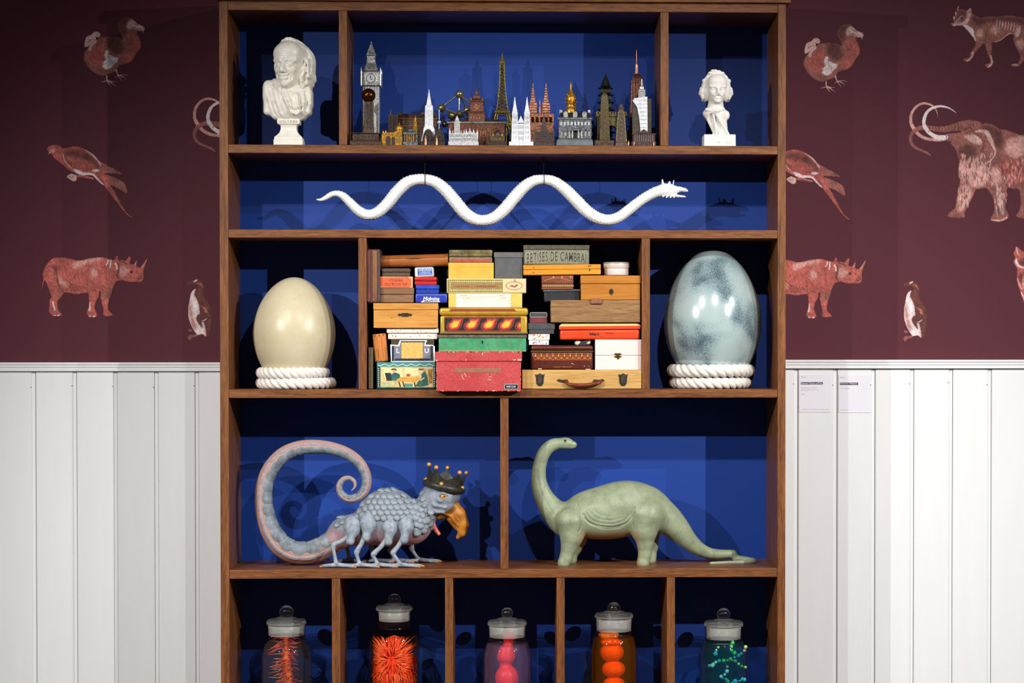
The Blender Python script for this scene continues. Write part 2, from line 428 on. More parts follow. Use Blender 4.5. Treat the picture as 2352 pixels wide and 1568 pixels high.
# cornice: a wider moulded board over the top, a thin shadow gap between
zc = ZT + .0015
MB().loft([(CL + .004, CRt - .004, .004, DEPTH, ZT), (CL + .004, CRt - .004, .004, DEPTH, zc)]).build('cornice_gap', oak_x, cab)
MB().loft([(CL - .006, CRt + .010, -.010, DEPTH + .012, zc), (CL - .006, CRt + .010, -.010, DEPTH + .012, zc + .022), (CL - .002, CRt + .005, -.005, DEPTH + .012, zc + .028)]).build('cornice', oak_x, cab, 25, .001)
# ================================================================== plaster busts
PLASTER = flat('#e2ddd0', .36, 0, '#ece8dd', 90, .05, .5)
CHALK = flat('#dedad3', .65, 0, '#e8e5df', 200, .1, .3)
INKGREY = flat('#aaa496', .6)
def bust_voltaire():
    BY = .037; s = (DIST + BY) / DIST / 1000
    o = W(664.5, 331, BY); o.z = SH[1][0]
    t = thing('portrait_bust', 'glossy cream bust of a smiling long-haired man, head turned, on a socle', 'bust', o)
    q = lambda x, y, d=0: (o.x + (x - 664.5) * s, BY + d * s, o.z + (331 - y) * s)
    S = SDF(q(596, 282, -62), q(730, 78, 62), .00115)
    ya = R(19); hc = np.array(q(669, 141, -4)); fw = np.array((-math.sin(ya), -math.cos(ya), 0)); rt = np.array((math.cos(ya), -math.sin(ya), 0)); up = np.array((0, 0, 1.))
    rm = Matrix((rt, -fw, up)).transposed()
    h = lambda a, b, c: hc + (rt * a + fw * b + up * c) * s
    E = lambda a, b, c, r, k=4, op='add': S.ell(h(a, b, c), tuple(x * s for x in r), k * s, op, rm)
    C = lambda p, p2, r1, r2, k=4, op='add': S.cap(h(*p), h(*p2), r1 * s, r2 * s, k * s, op)
    # torso: squarely chopped shoulders, drapery
    S.rbox(q(661, 227, 6), (54 * s, 27 * s, 35 * s), 9 * s, 4 * s)
    S.rbox(q(630, 206, 6), (23 * s, 24 * s, 24 * s), 11 * s, 8 * s); S.rbox(q(702, 224, 6), (16 * s, 23 * s, 22 * s), 10 * s, 6 * s)
    S.rbox(q(664, 258, 4), (38 * s, 26 * s, 14 * s), 9 * s, 10 * s)
    S.ell(q(660, 232, -12), (42 * s, 24 * s, 38 * s), 12 * s)
    # neck and open collar
    C((-2, -10, -30), (-1, -10, -66), 21, 24, 6)
    S.ell(q(684, 226, -40), (12 * s, 10 * s, 27 * s), 5 * s, 'sub', (0, R(-12), 0))
    S.cap(q(681, 222, -29), q(683, 238, -31), 10 * s, 8 * s, 5 * s)
    # folds of the mantle
    fold = lambda p, r, k=4: S.chain([q(*a) for a in p], [x * s for x in r], k * s)
    fold([(632, 183, -6), (646, 202, -27), (660, 228, -37), (676, 258, -34), (682, 272, -14)], [5, 4.5, 4.5, 4, 3], 4)
    fold([(640, 184, -4), (655, 204, -29), (668, 230, -39), (683, 256, -36), (690, 272, -14)], [4, 4, 4, 3.5, 3], 4)
    fold([(648, 188, -4), (664, 212, -31), (675, 238, -38), (688, 254, -34), (697, 268, -12)], [3.5, 3.5, 3, 3, 2.5], 4)
    fold([(617, 200, -14), (622, 228, -23), (632, 262, -18), (636, 270, -8)], [3, 3, 2.5, 2], 5); fold([(628, 200, -20), (638, 232, -30), (650, 260, -26), (656, 272, -10)], [3, 3, 2.5, 2], 5)
    fold([(697, 208, -20), (700, 234, -30), (697, 258, -24), (694, 270, -8)], [5, 4, 3, 2], 4); fold([(711, 210, -12), (712, 236, -19), (706, 256, -14), (702, 266, -4)], [4, 4, 3, 2], 4)
    fold([(668, 240, -39), (681, 249, -41), (695, 242, -35)], [2, 2.2, 1.8], 3); fold([(671, 255, -37), (684, 262, -38), (696, 254, -34)], [2, 2.2, 1.8], 3)
    # head
    E(0, -4, 12, (38, 44, 41), 4); E(0, 12, -20, (26, 30, 38), 9); E(0, 22, 18, (31, 23, 24), 10)
    E(0, 36, -53, (9, 9, 8), 8); E(0, 24, -46, (17, 15, 12), 8)
    for sg in (-1, 1):
        E(sg * 16.5, 29, -19, (9, 8, 8), 7)
        C((sg * 24, 31, 1), (sg * 6, 42, 0), 5, 5.5, 5)
        E(sg * 13.5, 44, -8, (9.5, 6, 6), 3, 'sub'); E(sg * 13.5, 35, -8, (7.5, 6.5, 6), 1)
        C((sg * 22, 35.5, -5.5), (sg * 14, 40.5, -3), 1.6, 1.6, 1); C((sg * 14, 40.5, -3), (sg * 6, 40.5, -6), 1.6, 1.4, 1); C((sg * 21, 35, -11), (sg * 14, 39.5, -13.5), 1.3, 1.5, 1); C((sg * 14, 39.5, -13.5), (sg * 7, 40, -10.5), 1.5, 1.2, 1)
        E(sg * 37, -3, -9, (5, 10, 14), 4); E(sg * 41, -1, -9, (3, 5, 8), 2, 'sub')
        E(sg * 5.5, 45, -25, (4.5, 5, 4), 3)
    C((0, 41, -3), (0, 51, -20), 4, 5.5, 5); E(0, 50, -23, (5.5, 5.5, 5), 3)
    C((-9, 40.5, -32.5), (9, 40.5, -32.5), 3.2, 3.2, 4)
    C((-7, 40, -40), (7, 40, -40), 3.4, 3.4, 3)
    # hair: combed back from a bald brow, falling in waves behind the ears
    for sg in (1, -1):
        for i in range(12):
            u = i / 11; top = 53 - 20 * u
            w = 1 if sg > 0 else .8
            pts = [(sg * (4 + 26 * u * w), 14 - 6 * u, top), (sg * (24 + 14 * w * u), 0 - 12 * u, 42 - 16 * u), (sg * (38 * w + 6 * u * w), -10 - 12 * u, 20 - 8 * u), (sg * (43 * w + 2.5 * math.sin(i * 1.7)), -10 - 20 * u, -2 - 5 * u), (sg * (41 * w + 4 * math.cos(i * 2)), -8 - 22 * u, -20 - 5 * u), (sg * (42 * w + 4 * math.sin(i * 3)), -10 - 20 * u, -36 - 4 * u), (sg * (33 * w + 4 * math.cos(i)), -12 - 18 * u, -52)]
            cv = crom(pts, 3); S.chain([h(*p) for p in cv], [(3 + 2.6 * math.sin(math.pi * k / (len(cv) - 1))) * s for k in range(len(cv))], .9 * s)
        E(sg * 31, -16, -22, (11, 18, 30), 3); E(sg * 28, -4, -30, (9, 14, 24), 4); E(sg * 28, -20, 10, (13, 20, 28), 3)
        if sg > 0:
            for i in range(7):
                y0 = 6 - 8 * i; pts = [(40 - i, y0, 6), (46 - i, y0 + 3, -8), (42 - i, y0 - 3, -20), (47 - i, y0 + 4, -30), (41 - i, y0, -42), (43 - i, y0 + 5, -50), (34, y0 + 4, -58)]
                cv = crom(pts, 3); S.chain([h(*p) for p in cv], [(3.4 + 1.8 * math.sin(1.4 * k)) * s for k in range(len(cv))], 1 * s)
    for i in range(7):
        a = -24 + 8 * i; C((a * .6, 12, 52 - abs(a) * .2), (a * .9, -24, 44 - abs(a) * .35), 4, 5, 1.2); C((a * .9, -24, 44 - abs(a) * .35), (a, -44, 4), 5, 5, 1.2); C((a, -44, 4), (a, -46, 0), 5, 5, 1.2); C((a, -46, 0), (a * .8, -40, -40), 5, 4, 1.2)
    C((24, -10, -52), (30, 4, -74), 5, 3.5, 2); C((30, -14, -52), (36, -8, -78), 5, 3, 2); C((18, -20, -50), (26, -14, -82), 6, 4, 2); C((34, -4, -46), (27, 8, -66), 4, 3, 1.5)
    vv, ff = S.mesh(1)
    def line(p, w, d):
        nonlocal vv
        vv = crease(vv, ff, [(q(a[0], a[1])[0], q(a[0], a[1])[2]) for a in crom(p, 5)], w * s, d * s)
    line([(640, 173), (646, 176.5), (655, 178), (664, 176.5), (671, 172)], 1.3, 2.4); line([(648, 186.5), (656, 188), (664, 186)], 2, 1.2)
    line([(646, 163), (640, 169), (638, 177)], 1.4, 1.6); line([(663, 163), (671, 169), (674, 177), (672, 184)], 1.4, 1.8)
    line([(640, 121), (655, 118), (675, 120)], 1.5, .6); line([(642, 128), (656, 126), (672, 127)], 1.5, .6)
    line([(676, 152), (683, 155), (687, 160)], 1.2, .7); line([(676, 148), (684, 148), (688, 151)], 1.2, .7)
    for k in range(4): line([(615 + 9 * k, 192 - k), (622 + 10 * k, 225), (634 + 10 * k, 262)], 2.2, 1.6 - .2 * k)
    for k in range(3): line([(642 + 8 * k, 190 + 3 * k), (657 + 7 * k, 222), (674 + 5 * k, 258)], 1.4, 1.7)
    line([(703, 210), (706, 235), (703, 260)], 1.6, 1.6); line([(691, 208), (694, 232), (693, 262)], 1.4, 1.6)
    part('sculpture', vv, ff, PLASTER, t, 180)
    # moulded socle
    q2 = lambda w, d, y: (o.x - w * s, o.x + w * s, BY - d * s, BY + d * s, o.z + (331 - y) * s)
    MB().loft([q2(33, 30, 331), q2(33, 30, 319), q2(31.5, 28.5, 317.5), q2(31.5, 28.5, 313), q2(26, 23, 308), q2(20.5, 19, 302), q2(18, 17, 294), q2(18, 17, 287), q2(20, 18.5, 284), q2(24.5, 21, 283), q2(25.5, 22, 280), q2(25.5, 22, 274), q2(24, 21, 271.5), q2(28, 22, 268), q2(30, 24, 262)]).build('socle', PLASTER, t, 30, .0006)
    text_mb('VOLTAIRE', o.x, o.z + (331 - 277) * s, BY - 22.4 * s, .043, .0062).build('inscription', INKGREY, t)
bust_voltaire()
def bust_poe():
    BY = .037; s = (DIST + BY) / DIST / 1000
    o = W(1651, 331, BY); o.z = SH[1][0]
    t = thing('portrait_bust', 'small matt white bust of a frowning moustached man on a square block', 'bust', o)
    q = lambda x, y, d=0: (o.x + (x - 1651) * s, BY + d * s, o.z + (331 - y) * s)
    S = SDF(q(1596, 312, -48), q(1700, 150, 48), .001)
    ya = R(-4); hc = np.array(q(1645, 196, -6)); fw = np.array((-math.sin(ya), -math.cos(ya), 0)); rt = np.array((math.cos(ya), -math.sin(ya), 0)); up = np.array((0, 0, 1.))
    rm = Matrix((rt, -fw, up)).transposed()
    h = lambda a, b, c: hc + (rt * a + fw * b + up * c) * s
    E = lambda a, b, c, r, k=3, op='add': S.ell(h(a, b, c), tuple(x * s for x in r), k * s, op, rm)
    C = lambda p, p2, r1, r2, k=3, op='add': S.cap(h(*p), h(*p2), r1 * s, r2 * s, k * s, op)
    # chest sliced away to a curved wedge
    S.cap(q(1644, 228, 0), q(1643, 252, 2), 17 * s, 21 * s, 6 * s)
    S.ell(q(1643, 254, 2), (29 * s, 20 * s, 15 * s), 6 * s)
    S.cap(q(1650, 262, 2), q(1660, 304, 2), 19 * s, 13 * s, 8 * s, flat=.9)
    S.cap(q(1628, 262, 0), q(1644, 302, 0), 8 * s, 5 * s, 4 * s); S.cap(q(1644, 302, 0), q(1634, 308, 0), 4 * s, 6 * s, 4 * s)
    S.ell(q(1634, 270, -16), (13 * s, 12 * s, 16 * s), 3 * s, 'sub', (0, R(25), 0)); S.ell(q(1648, 284, -20), (7 * s, 14 * s, 19 * s), 3 * s, 'sub', (0, R(-14), 0))
    S.cap(q(1636, 252, -14), q(1646, 306, -10), 2.6 * s, 2.2 * s, 2 * s); S.cap(q(1640, 250, -16), q(1672, 302, -10), 4 * s, 3 * s, 3 * s)
    S.cap(q(1622, 246, -12), q(1645, 249, -20), 4 * s, 4 * s, 3 * s); S.cap(q(1645, 249, -20), q(1660, 244, -14), 4 * s, 3.5 * s, 3 * s)
    S.ell(q(1670, 258, 0), (6 * s, 10 * s, 10 * s), 3 * s)
    # head
    E(0, -3, 8, (25, 28, 29), 3); E(0, 7, -12, (19, 20, 25), 7); E(0, 14, 13, (21, 15, 16), 6); E(0, 20, -31, (8, 7, 6), 5)
    for sg in (-1, 1):
        E(sg * 11, 17, -11, (7, 6, 7), 5); C((sg * 17, 20, 2), (sg * 3, 27, -2), 3, 3.5, 3)
        E(sg * 8.5, 27, -5, (6.5, 5, 4), 2.5, 'sub'); E(sg * 8.5, 21, -5.5, (5, 4.5, 4), 1)
        C((sg * 14, 22, -3.5), (sg * 4, 26, -4), 1.3, 1.3, 1)
        C((sg * 1.5, 28.5, -16.5), (sg * 8, 25, -19), 2.8, 2.6, 1.5); C((sg * 8, 25, -19), (sg * 12.5, 20, -25), 2.4, 1.2, 1.5); C((sg * 6, 26, -3), (sg * 1.5, 28, 2), 2, 1.6, 2)
    C((0, 26, -2), (0, 31, -13), 2.6, 3.6, 3); C((-4, 24, -24.5), (4, 24, -24.5), 1.8, 1.8, 2.5); C((-5, 24, -27.5), (5, 24, -27.5), 1, 1, 1.5, 'sub')
    rnd = random.Random(5)
    for sg in (-1, 1):
        for i in range(8):
            u = i / 7
            pts = [(sg * (4 + 8 * u), 10 - 8 * u, 37 - 6 * u), (sg * (21 + 4 * u), 4 - 10 * u, 24 - 6 * u), (sg * (27 + 2 * math.sin(i * 2)), 0 - 12 * u, 4), (sg * (31 + 4 * math.sin(i * 3 + 1)), -2 - 12 * u, -10 - 4 * u), (sg * (27 + 4 * math.cos(i * 3)), -6 - 10 * u, -24 - 5 * u)]
            cv = crom(pts, 3); S.chain([h(*p) for p in cv], [(2.2 + 2.3 * math.sin(math.pi * min(1, .15 + k / len(cv)))) * s for k in range(len(cv))], 1 * s)
        E(sg * 22, -8, -8, (9, 14, 22), 2)
        for c in ((34, -4, -8), (33, -6, -2), (31, -8, -18), (35, -8, -12), (28, 0, 16)): E(sg * c[0], c[1], c[2], (5.5, 6, 5.5), 1.2)
    for i in range(6): C((-17 + 6 * i, 12, 33), (-20 + 8 * i, -24, 24), 3.5, 4, 1.2); C((-20 + 8 * i, -24, 24), (-22 + 9 * i, -26, -18), 4, 4, 1.2)
    for c in ((-10, 6, 38), (-4, 9, 38), (4, 9, 36), (-16, 4, 33)): E(*c, (5, 6, 4), 1)
    vv, ff = S.mesh(1); part('sculpture', vv, ff, CHALK, t, 180)
    p = MB().loft([(o.x - 36.5 * s, o.x + 36.5 * s, BY - 30 * s, BY + 34 * s, o.z), (o.x - 36 * s, o.x + 36 * s, BY - 30 * s, BY + 34 * s, o.z + 27 * s)])
    p.build('block', CHALK, t, 30, .0012)
    text_mb('E A', o.x - 3 * s, o.z + 9 * s, BY - 30.4 * s, .006).build('inscription', INKGREY, t); text_mb('P O E', o.x + 19 * s, o.z + 8 * s, BY - 30.4 * s, .012).build('inscription', INKGREY, t)
bust_poe()
# ================================================================== hanging serpent
SNAKE_WHITE = flat('#dededc', .5, 0, '#e6e6e4', 300, 0, .4)
def serpent():
    BY = .085
    pts = [(727, 458, 1.2), (737, 458.5, 3.5), (748, 454, 5.2), (761, 446.5, 6.2), (774, 444.5, 7), (788, 450, 8.5), (805, 466, 10), (824, 484, 11), (845, 493, 11.5), (868, 487, 12.3), (891, 466, 13.2), (912, 440, 13.6), (934, 420, 13.4), (956, 412.5, 12.4), (978, 412.5, 12.2), (1001, 419, 13), (1024, 437, 13.8), (1046, 463, 14.2), (1068, 489, 14), (1090, 503, 13), (1112, 506, 12.2), (1134, 500, 12.8), (1157, 482, 13.6), (1180, 455, 13.8), (1203, 430, 13.2), (1225, 416, 12), (1248, 412.5, 11.2), (1272, 417, 12), (1297, 434, 13.2), (1322, 459, 14), (1347, 484, 13.8), (1372, 500, 13), (1397, 505, 12.2), (1420, 499, 12), (1444, 482, 11.8), (1468, 463, 11.4), (1490, 449, 11.6), (1512, 439, 12.6)]
    s = (DIST + BY) / DIST / 1000
    cv = crom(pts, 16); P = np.array([list(W(p[0], p[1], BY)) for p in cv]); rad = np.array([p[2] for p in cv]) * s
    o = Vector(W(1150, 520, BY)); t = thing('carved_serpent', 'long white scaly serpent with a crowned open-mouthed head, hanging in waves', 'serpent', o)
    seg = np.linalg.norm(np.diff(P, axis=0), axis=1); L = np.concatenate([[0], np.cumsum(seg)])
    n = 56; M = int(L[-1] / .0016); ls = np.linspace(0, L[-1], M)
    C = np.stack([np.interp(ls, L, P[:, k]) for k in range(3)], 1); rr = np.interp(ls, L, rad)
    T = np.gradient(C, axis=0); T /= np.linalg.norm(T, axis=1)[:, None]
    U = np.stack([-T[:, 2], np.zeros(M), T[:, 0]], 1); Wd = np.array([0, -1, 0])  # U up-ish, Wd to the viewer
    ang = np.linspace(0, 2 * np.pi, n, endpoint=False)
    # overlapping lozenge scales pressed into the skin
    nb = 22; u = ls[:, None] / .0062; vph = ang[None, :] / (2 * np.pi) * nb
    row = np.floor(u); fu = u - row; fv = (vph + .5 * (row % 2)) % 1
    dd = np.abs(fv - .5) * 2; bump = np.where(dd < 1 - fu * .85, 1, 0) * (fu * .8 + .2) * (1 - dd ** 2) + .25 * np.cos(vph * 2 * np.pi) * .0
    noise = np.random.RandomState(2).rand(M, n) * .3
    r2 = rr[:, None] * (1 + (.2 * bump - .09 + .06 * noise) * np.clip(rr[:, None] / .006, .2, 1))
    V = C[:, None, :] + r2[..., None] * (np.cos(ang)[None, :, None] * U[:, None, :] + np.sin(ang)[None, :, None] * Wd)
    i, j = np.meshgrid(np.arange(M - 1), np.arange(n), indexing='ij'); j2 = (j + 1) % n
    F = np.stack([i * n + j, i * n + j2, (i + 1) * n + j2, (i + 1) * n + j], -1).reshape(-1, 4)
    part('body', V.reshape(-1, 3), F[:, ::-1].copy(), SNAKE_WHITE, t, 180)
    # head
    q = lambda x, y, d=0: tuple(W(x, y, BY + d * .001))
    S = SDF(q(1496, 466, -24), q(1590, 408, 24), .0007)
    def ch(p, r, k=3, op='add', fl=1.0): S.chain([q(*a) for a in p], [x * s for x in r], k * s, op, fl)
    ch([(1506, 441), (1522, 437), (1540, 437), (1550, 438)], [12.5, 13, 12, 9.5], 5)
    ch([(1548, 434), (1562, 434.5), (1572, 436), (1578, 438)], [8, 5.2, 4, 2.8], 4, fl=1.25)
    ch([(1540, 446), (1556, 449.5), (1567, 451), (1575, 452)], [7, 4, 2.4, 1], 3, fl=1.4)
    ch([(1559, 447), (1566, 445.5), (1573, 450)], [1.2, 1.1, .8], 1)
    ch([(1557, 445), (1580, 446)], [2.2, 3.5], 1.2, 'sub', 8)
    for d in (-1, 1):
        S.ell(q(1544, 433.5, d * 11), (5 * s, 3 * s, 3 * s), 1.5 * s, 'sub'); S.ell(q(1544, 434, d * 9), (3 * s, 3 * s, 2.4 * s), .8 * s)
        S.cap(q(1537, 431, d * 11), q(1549, 433, d * 9), 1.8 * s, 1.5 * s, 1.5 * s)
        S.ell(q(1575, 435.5, d * 4), (1.4 * s, 1.4 * s, 1 * s), .6 * s, 'sub')
        for (x, y, x2, y2) in ((1530, 446, 1520, 455), (1536, 448, 1528, 457), (1543, 450, 1537, 457), (1549, 451, 1545, 457)): S.cap(q(x, y - 2, d * 6), q(x2 + 3, y2 - 4, d * 7), 3.4 * s, 2 * s, 2 * s)
    vv, ff = S.mesh(1); part('head', vv, ff, SNAKE_WHITE, t, 180)
    # crown: ring with points
    mb = MB(); c = Vector(q(1533, 424)); rx, ry = 14 * s, 9 * s; nn = 48; vs = []; fs = []
    for k in range(nn):
        a = 2 * math.pi * k / nn; sp = max(0, math.cos(a * 5)) ** 3; ht = (1.5 + (10 if math.cos(a) ** 2 > .6 else 7) * sp) * s; fl = 1 + .12 * sp
        for (f2, z) in ((1, -4 * s), (fl, ht), (fl * .88, ht), (.86, -4 * s)): vs.append((c.x + rx * f2 * math.cos(a), c.y + ry * f2 * math.sin(a), c.z + z - .09 * rx * math.cos(a)))
    for k in range(nn):
        k2 = (k + 1) % nn
        for m_ in range(4): fs.append((k * 4 + m_, k2 * 4 + m_, k2 * 4 + (m_ + 1) % 4, k * 4 + (m_ + 1) % 4))
    mb.add(vs, fs).build('crown', SNAKE_WHITE, t, 40)
    # wires it hangs from
    wire = flat('#3a3330', .4, .6)
    for x, lab in ((976, "rusty wire hook holding the serpent's left hump"), (1249, "rusty wire hook holding the serpent's right hump")):
        a = W(x, 412, BY); top = SH[1][1]; rb = 12.9 * s
        h = thing('wire_hook', lab, 'hook', (a.x, BY, top), 'hooks the serpent hangs from')
        mb = MB(); rg = .0045; zc = top - .0125
        mb.tube([(a.x, BY, top), (a.x, BY, top - .009)], .0011, 8)
        mb.tube([(a.x + rg * math.cos(k * .3927), BY, zc + rg * math.sin(k * .3927)) for k in range(16)], .0008, 6, closed=True); mb.build('screw_eye', wire, h)
        mb = MB(); mb.tube([(a.x, BY, zc - .004), (a.x - .0005, BY, a.z + rb + .001)], .0007, 6)
        mb.tube([(a.x - .0008 * math.sin(k * .26), BY + (rb + .0004) * math.sin(k * .2618), a.z + (rb + .0004) * math.cos(k * .2618)) for k in range(24)], .0008, 6, closed=True); mb.build('wire_loop', wire, h)
serpent()
# ================================================================== souvenir monuments
SILV = flat('#5c5c5a', .3, .75, '#dcdcd8', 350, .35); SILV2 = flat('#a4a6aa', .35, .55, '#e6e8ec', 300, .35); PEWT = flat('#2e3134', .4, .6, '#7e8184', 260, .45); COPP = flat('#43261a', .4, .45, '#7c4a36', 260, .4)
BRNZ = flat('#261c15', .42, .5, '#5a4434', 260, .4); DBRZ = flat('#1a1411', .45, .4, '#3c3028', 240, .35); BRNP = flat('#2e2120', .45, .35, '#4e3a37', 260, .35); GOLD_ = flat('#8f5c12', .32, .65, '#dca238', 240, .35); OLDG = flat('#463c14', .38, .6, '#96823c', 280, .4)
WHT = flat('#c2c6cc', .4, .1, '#e4e6ec', 260, .25); BRIGHTC = flat('#6e3a26', .3, .6, '#d29474', 200, .4); GRNB = flat('#0e100b', .4, .4, '#262b20', 240, .4); GPAT = flat('#40381f', .42, .5, '#7c6e44', 300, .35); BALLB = flat('#5a3010', .18, .85); CHMP = flat('#8e845c', .22, .8, '#b4aa84', 300)
GRP = 'souvenir monuments on the top shelf'
FILIGREE = {'windows', 'tracery', 'lattice', 'tubes', 'carved_figures', 'slope_joints', 'spire_bands', 'braces', 'column_ribs', 'relief_panels', 'arcades', 'arcade', 'tower_tracery', 'reliefs', 'cornice_blocks', 'pilasters', 'tower_pilasters', 'upper_windows', 'lower_windows', 'crown_windows', 'rings', 'mullions', 'dormer_rows', 'clock_hands'}
SINGULAR = {'buttresses': 'buttress', 'pinnacles': 'pinnacle', 'plinth_balls': 'plinth_ball', 'roof_pavilions': 'roof_pavilion', 'finials': 'finial', 'corner_columns': 'column', 'gilt_columns': 'gilt_column', 'corner_turrets': 'corner_turret', 'copper_figures': 'copper_figure', 'corner_urns': 'corner_urn', 'side_domes': 'side_dome', 'minarets': 'minaret', 'chimneys': 'chimney', 'dormers': 'dormer', 'porch_columns': 'porch_column', 'tiers': 'tier', 'battlements': 'battlement', 'columns': 'column', 'copper_feet': 'copper_foot', 'arch_opening': 'arch_opening'}
class Mon:
    def __init__(s, name, label, cx, BY):
        s.BY = BY; s.fl = SH[1][0]; s.k = (DIST + BY) / DIST / 1000; s.t = thing(name, label, 'souvenir', (W(cx, 331, BY).x, BY, s.fl), GRP); s.m = MB()
    def X(s, x): return W(x, 250, s.BY).x
    def Z(s, y): return s.fl if y >= 331 else W(1176, y, s.BY).z
    def box(s, x0, x1, y0, y1, d=10, dy=0):
        s.m.box(s.X(x0), s.X(x1), s.BY + (dy - d) * s.k, s.BY + (dy + d) * s.k, s.Z(y1), s.Z(y0)); return s
    def tw(s, cx, secs, asp=1.0):
        """square tower, secs = [(half width px, y px)] bottom to top"""
        s.m.loft([(s.X(cx) - w * s.k, s.X(cx) + w * s.k, s.BY - w * asp * s.k, s.BY + w * asp * s.k, s.Z(y)) for w, y in secs]); return s
    def rd(s, cx, secs, n=16, dy=0):
        s.m.lathe([(max(w, .01) * s.k, s.Z(y)) for w, y in secs], (s.X(cx), s.BY + dy * s.k, 0), n); return s
    def roof(s, x0, x1, y0, y1, d=10, dy=0):
        """gable facing the viewer"""
        s.m.prism([(s.X(x0), s.Z(y1)), (s.X(x1), s.Z(y1)), (s.X((x0 + x1) / 2), s.Z(y0))], s.BY + (dy - d) * s.k, s.BY + (dy + d) * s.k); return s
    def ball(s, cx, y, r, dy=0): s.m.ball((s.X(cx), s.BY + dy * s.k, W(cx, y, s.BY).z), r * s.k, 18, 12); return s
    def bar(s, a, b, r): s.m.tube([(s.X(a[0]), s.BY + (a[2] if len(a) > 2 else 0) * s.k, W(1176, a[1], s.BY).z), (s.X(b[0]), s.BY + (b[2] if len(b) > 2 else 0) * s.k, W(1176, b[1], s.BY).z)], r * s.k, 8); return s
    def put(s, name, mat, bevel=0, smooth=35, parent=None):
        """close the current part; repeated pieces become one part each, fine filigree stays one piece of stuff"""
        mb, s.m = s.m, MB()
        if name in FILIGREE: return tag(mb.build(name, mat, parent or s.t, smooth, bevel), kind='stuff')
        if name in SINGULAR:
            per = 2 if name in ('dormers', 'tiers') and len(mb.parts) % 2 == 0 else 1
            for i in range(0, len(mb.parts), per):
                b = MB()
                for (v0, v1, f0, f1) in mb.parts[i:i + per]: b.add(mb.v[v0:v1], [tuple(k - v0 for k in f) for f in mb.f[f0:f1]])
                o = b.build(SINGULAR[name], mat, parent or s.t, smooth, bevel)
            return o
        return mb.build(name, mat, parent or s.t, smooth, bevel)
    def windows(s, x0, x1, y0, y1, nx, ny, d, mat, fill=.5, name='windows', th=.6):
        for i in range(nx):
            for j in range(ny):
                w = (x1 - x0) / nx; h = (y1 - y0) / ny; xa = x0 + w * (i + .5 - fill / 2); ya = y0 + h * (j + .5 - fill * .62 / 1)
                s.m.box(s.X(xa), s.X(xa + w * fill), s.BY - (d + th) * s.k, s.BY - d * s.k, s.Z(ya + h * fill * 1.24), s.Z(ya))
        return s.put(name, mat)
# silver clock tower
M = Mon('clock_tower', 'tall silver clock tower with a pointed spire', 853, .13)
M.tw(853, [(22, 331), (22, 322), (20, 318), (19.5, 202)]).put('shaft', SILV, .0006)
for x in (836, 842, 848, 858, 864, 870): M.box(x - .9, x + .9, 202, 318, 1.2, -20.5)
M.put('buttresses', SILV2)
M.tw(853, [(21, 202), (23.5, 199), (23.5, 170), (22, 167), (16.5, 165), (16.5, 163)]).put('clock_stage', SILV, .0006)
for dx in (-22, 22):
    for dy in (-22, 22): M.rd(853 + dx, [(2, 200), (2.4, 170), (2, 166), (.3, 158)], 8, dy)
M.put('pinnacles', SILV2)
M.m.lathe([(11 * M.k, 0), (11 * M.k, .001)], (M.X(853), M.BY - 24.6 * M.k, M.Z(184)), 28, 0, 'y'); o = M.put('clock_face', flat('#7a7a74', .4, .5)); M.m.lathe([(9 * M.k, 0), (9 * M.k, .0008)], (M.X(853), M.BY - 25.2 * M.k, M.Z(184)), 28, 0, 'y'); M.put('clock_dial', WHT, 0, 35, o)
M.bar((853, 184, -26), (853, 177, -26), .7); M.bar((853, 184, -26), (857, 187, -26), .7); M.put('clock_hands', DBRZ, 0, 35, o)
M.tw(853, [(16, 164), (13, 153), (10.5, 147), (10, 141)]).put('lower_roof', SILV, .0004)
M.tw(853, [(9.5, 144), (9.5, 131), (11, 129), (10.5, 127), (1.2, 101), (1.2, 98)]).put('spire', SILV, .0003); M.ball(853, 97.5, 1.8).put('finial', SILV2)
for y in (160, 156, 152): M.windows(843 + (164 - y) * .25, 863 - (164 - y) * .25, y - 1.5, y + 1.5, 5, 1, 15.5 - (164 - y) * .25, DBRZ, .5, 'dormer_rows')
# bronze ball tower on a stepped plinth
M = Mon('ball_tower', 'dark bronze tower topped by a shiny copper ball, on a broad plinth', 846, .035)
M.m.loft([(M.X(a), M.X(b), M.BY - d * M.k, M.BY + d * M.k, M.Z(y)) for a, b, d, y in ((805, 877, 30, 331), (805, 877, 30, 328), (807, 875, 28, 327), (807, 875, 28, 325), (811, 871, 25, 324), (811, 871, 25, 311), (808, 873, 27, 309.5), (808, 873, 27, 308))]); M.put('plinth', BRNZ, .0006)
M.tw(848, [(11, 308), (10, 290), (9.5, 236), (8, 234)]).put('column', BRNZ, .0006); M.windows(841, 855, 240, 304, 2, 18, 10, DBRZ, .6, 'column_ribs', .5)
M.tw(840, [(8, 308), (6, 300), (6, 290), (3, 282), (2, 276)]).put('side_turret', BRNZ, .0004); M.ball(846.5, 219, 16.2).put('ball', BALLB, 0, 180); M.windows(815, 868, 313, 322, 7, 1, 25, DBRZ, .6, 'relief_panels', .4)
for x in (826, 856): M.ball(x, 306, 2)
M.put('plinth_balls', COPP)
# twin towers
M = Mon('twin_skyscrapers', 'pair of dark bronze box skyscrapers, one with an antenna', 903, .10)
M.tw(897.5, [(5.8, 331), (5.8, 264)], 1.0); M.put('tower', BRNP, .0004); M.box(904, 914, 264, 331, 5.5); M.put('tower', BRNP, .0004); M.bar((897, 264), (897, 252), .9).put('antenna', COPP); M.windows(893, 902, 268, 306, 4, 14, 5.8, DBRZ, .5); M.windows(905, 913, 268, 306, 4, 14, 5.5, DBRZ, .5)
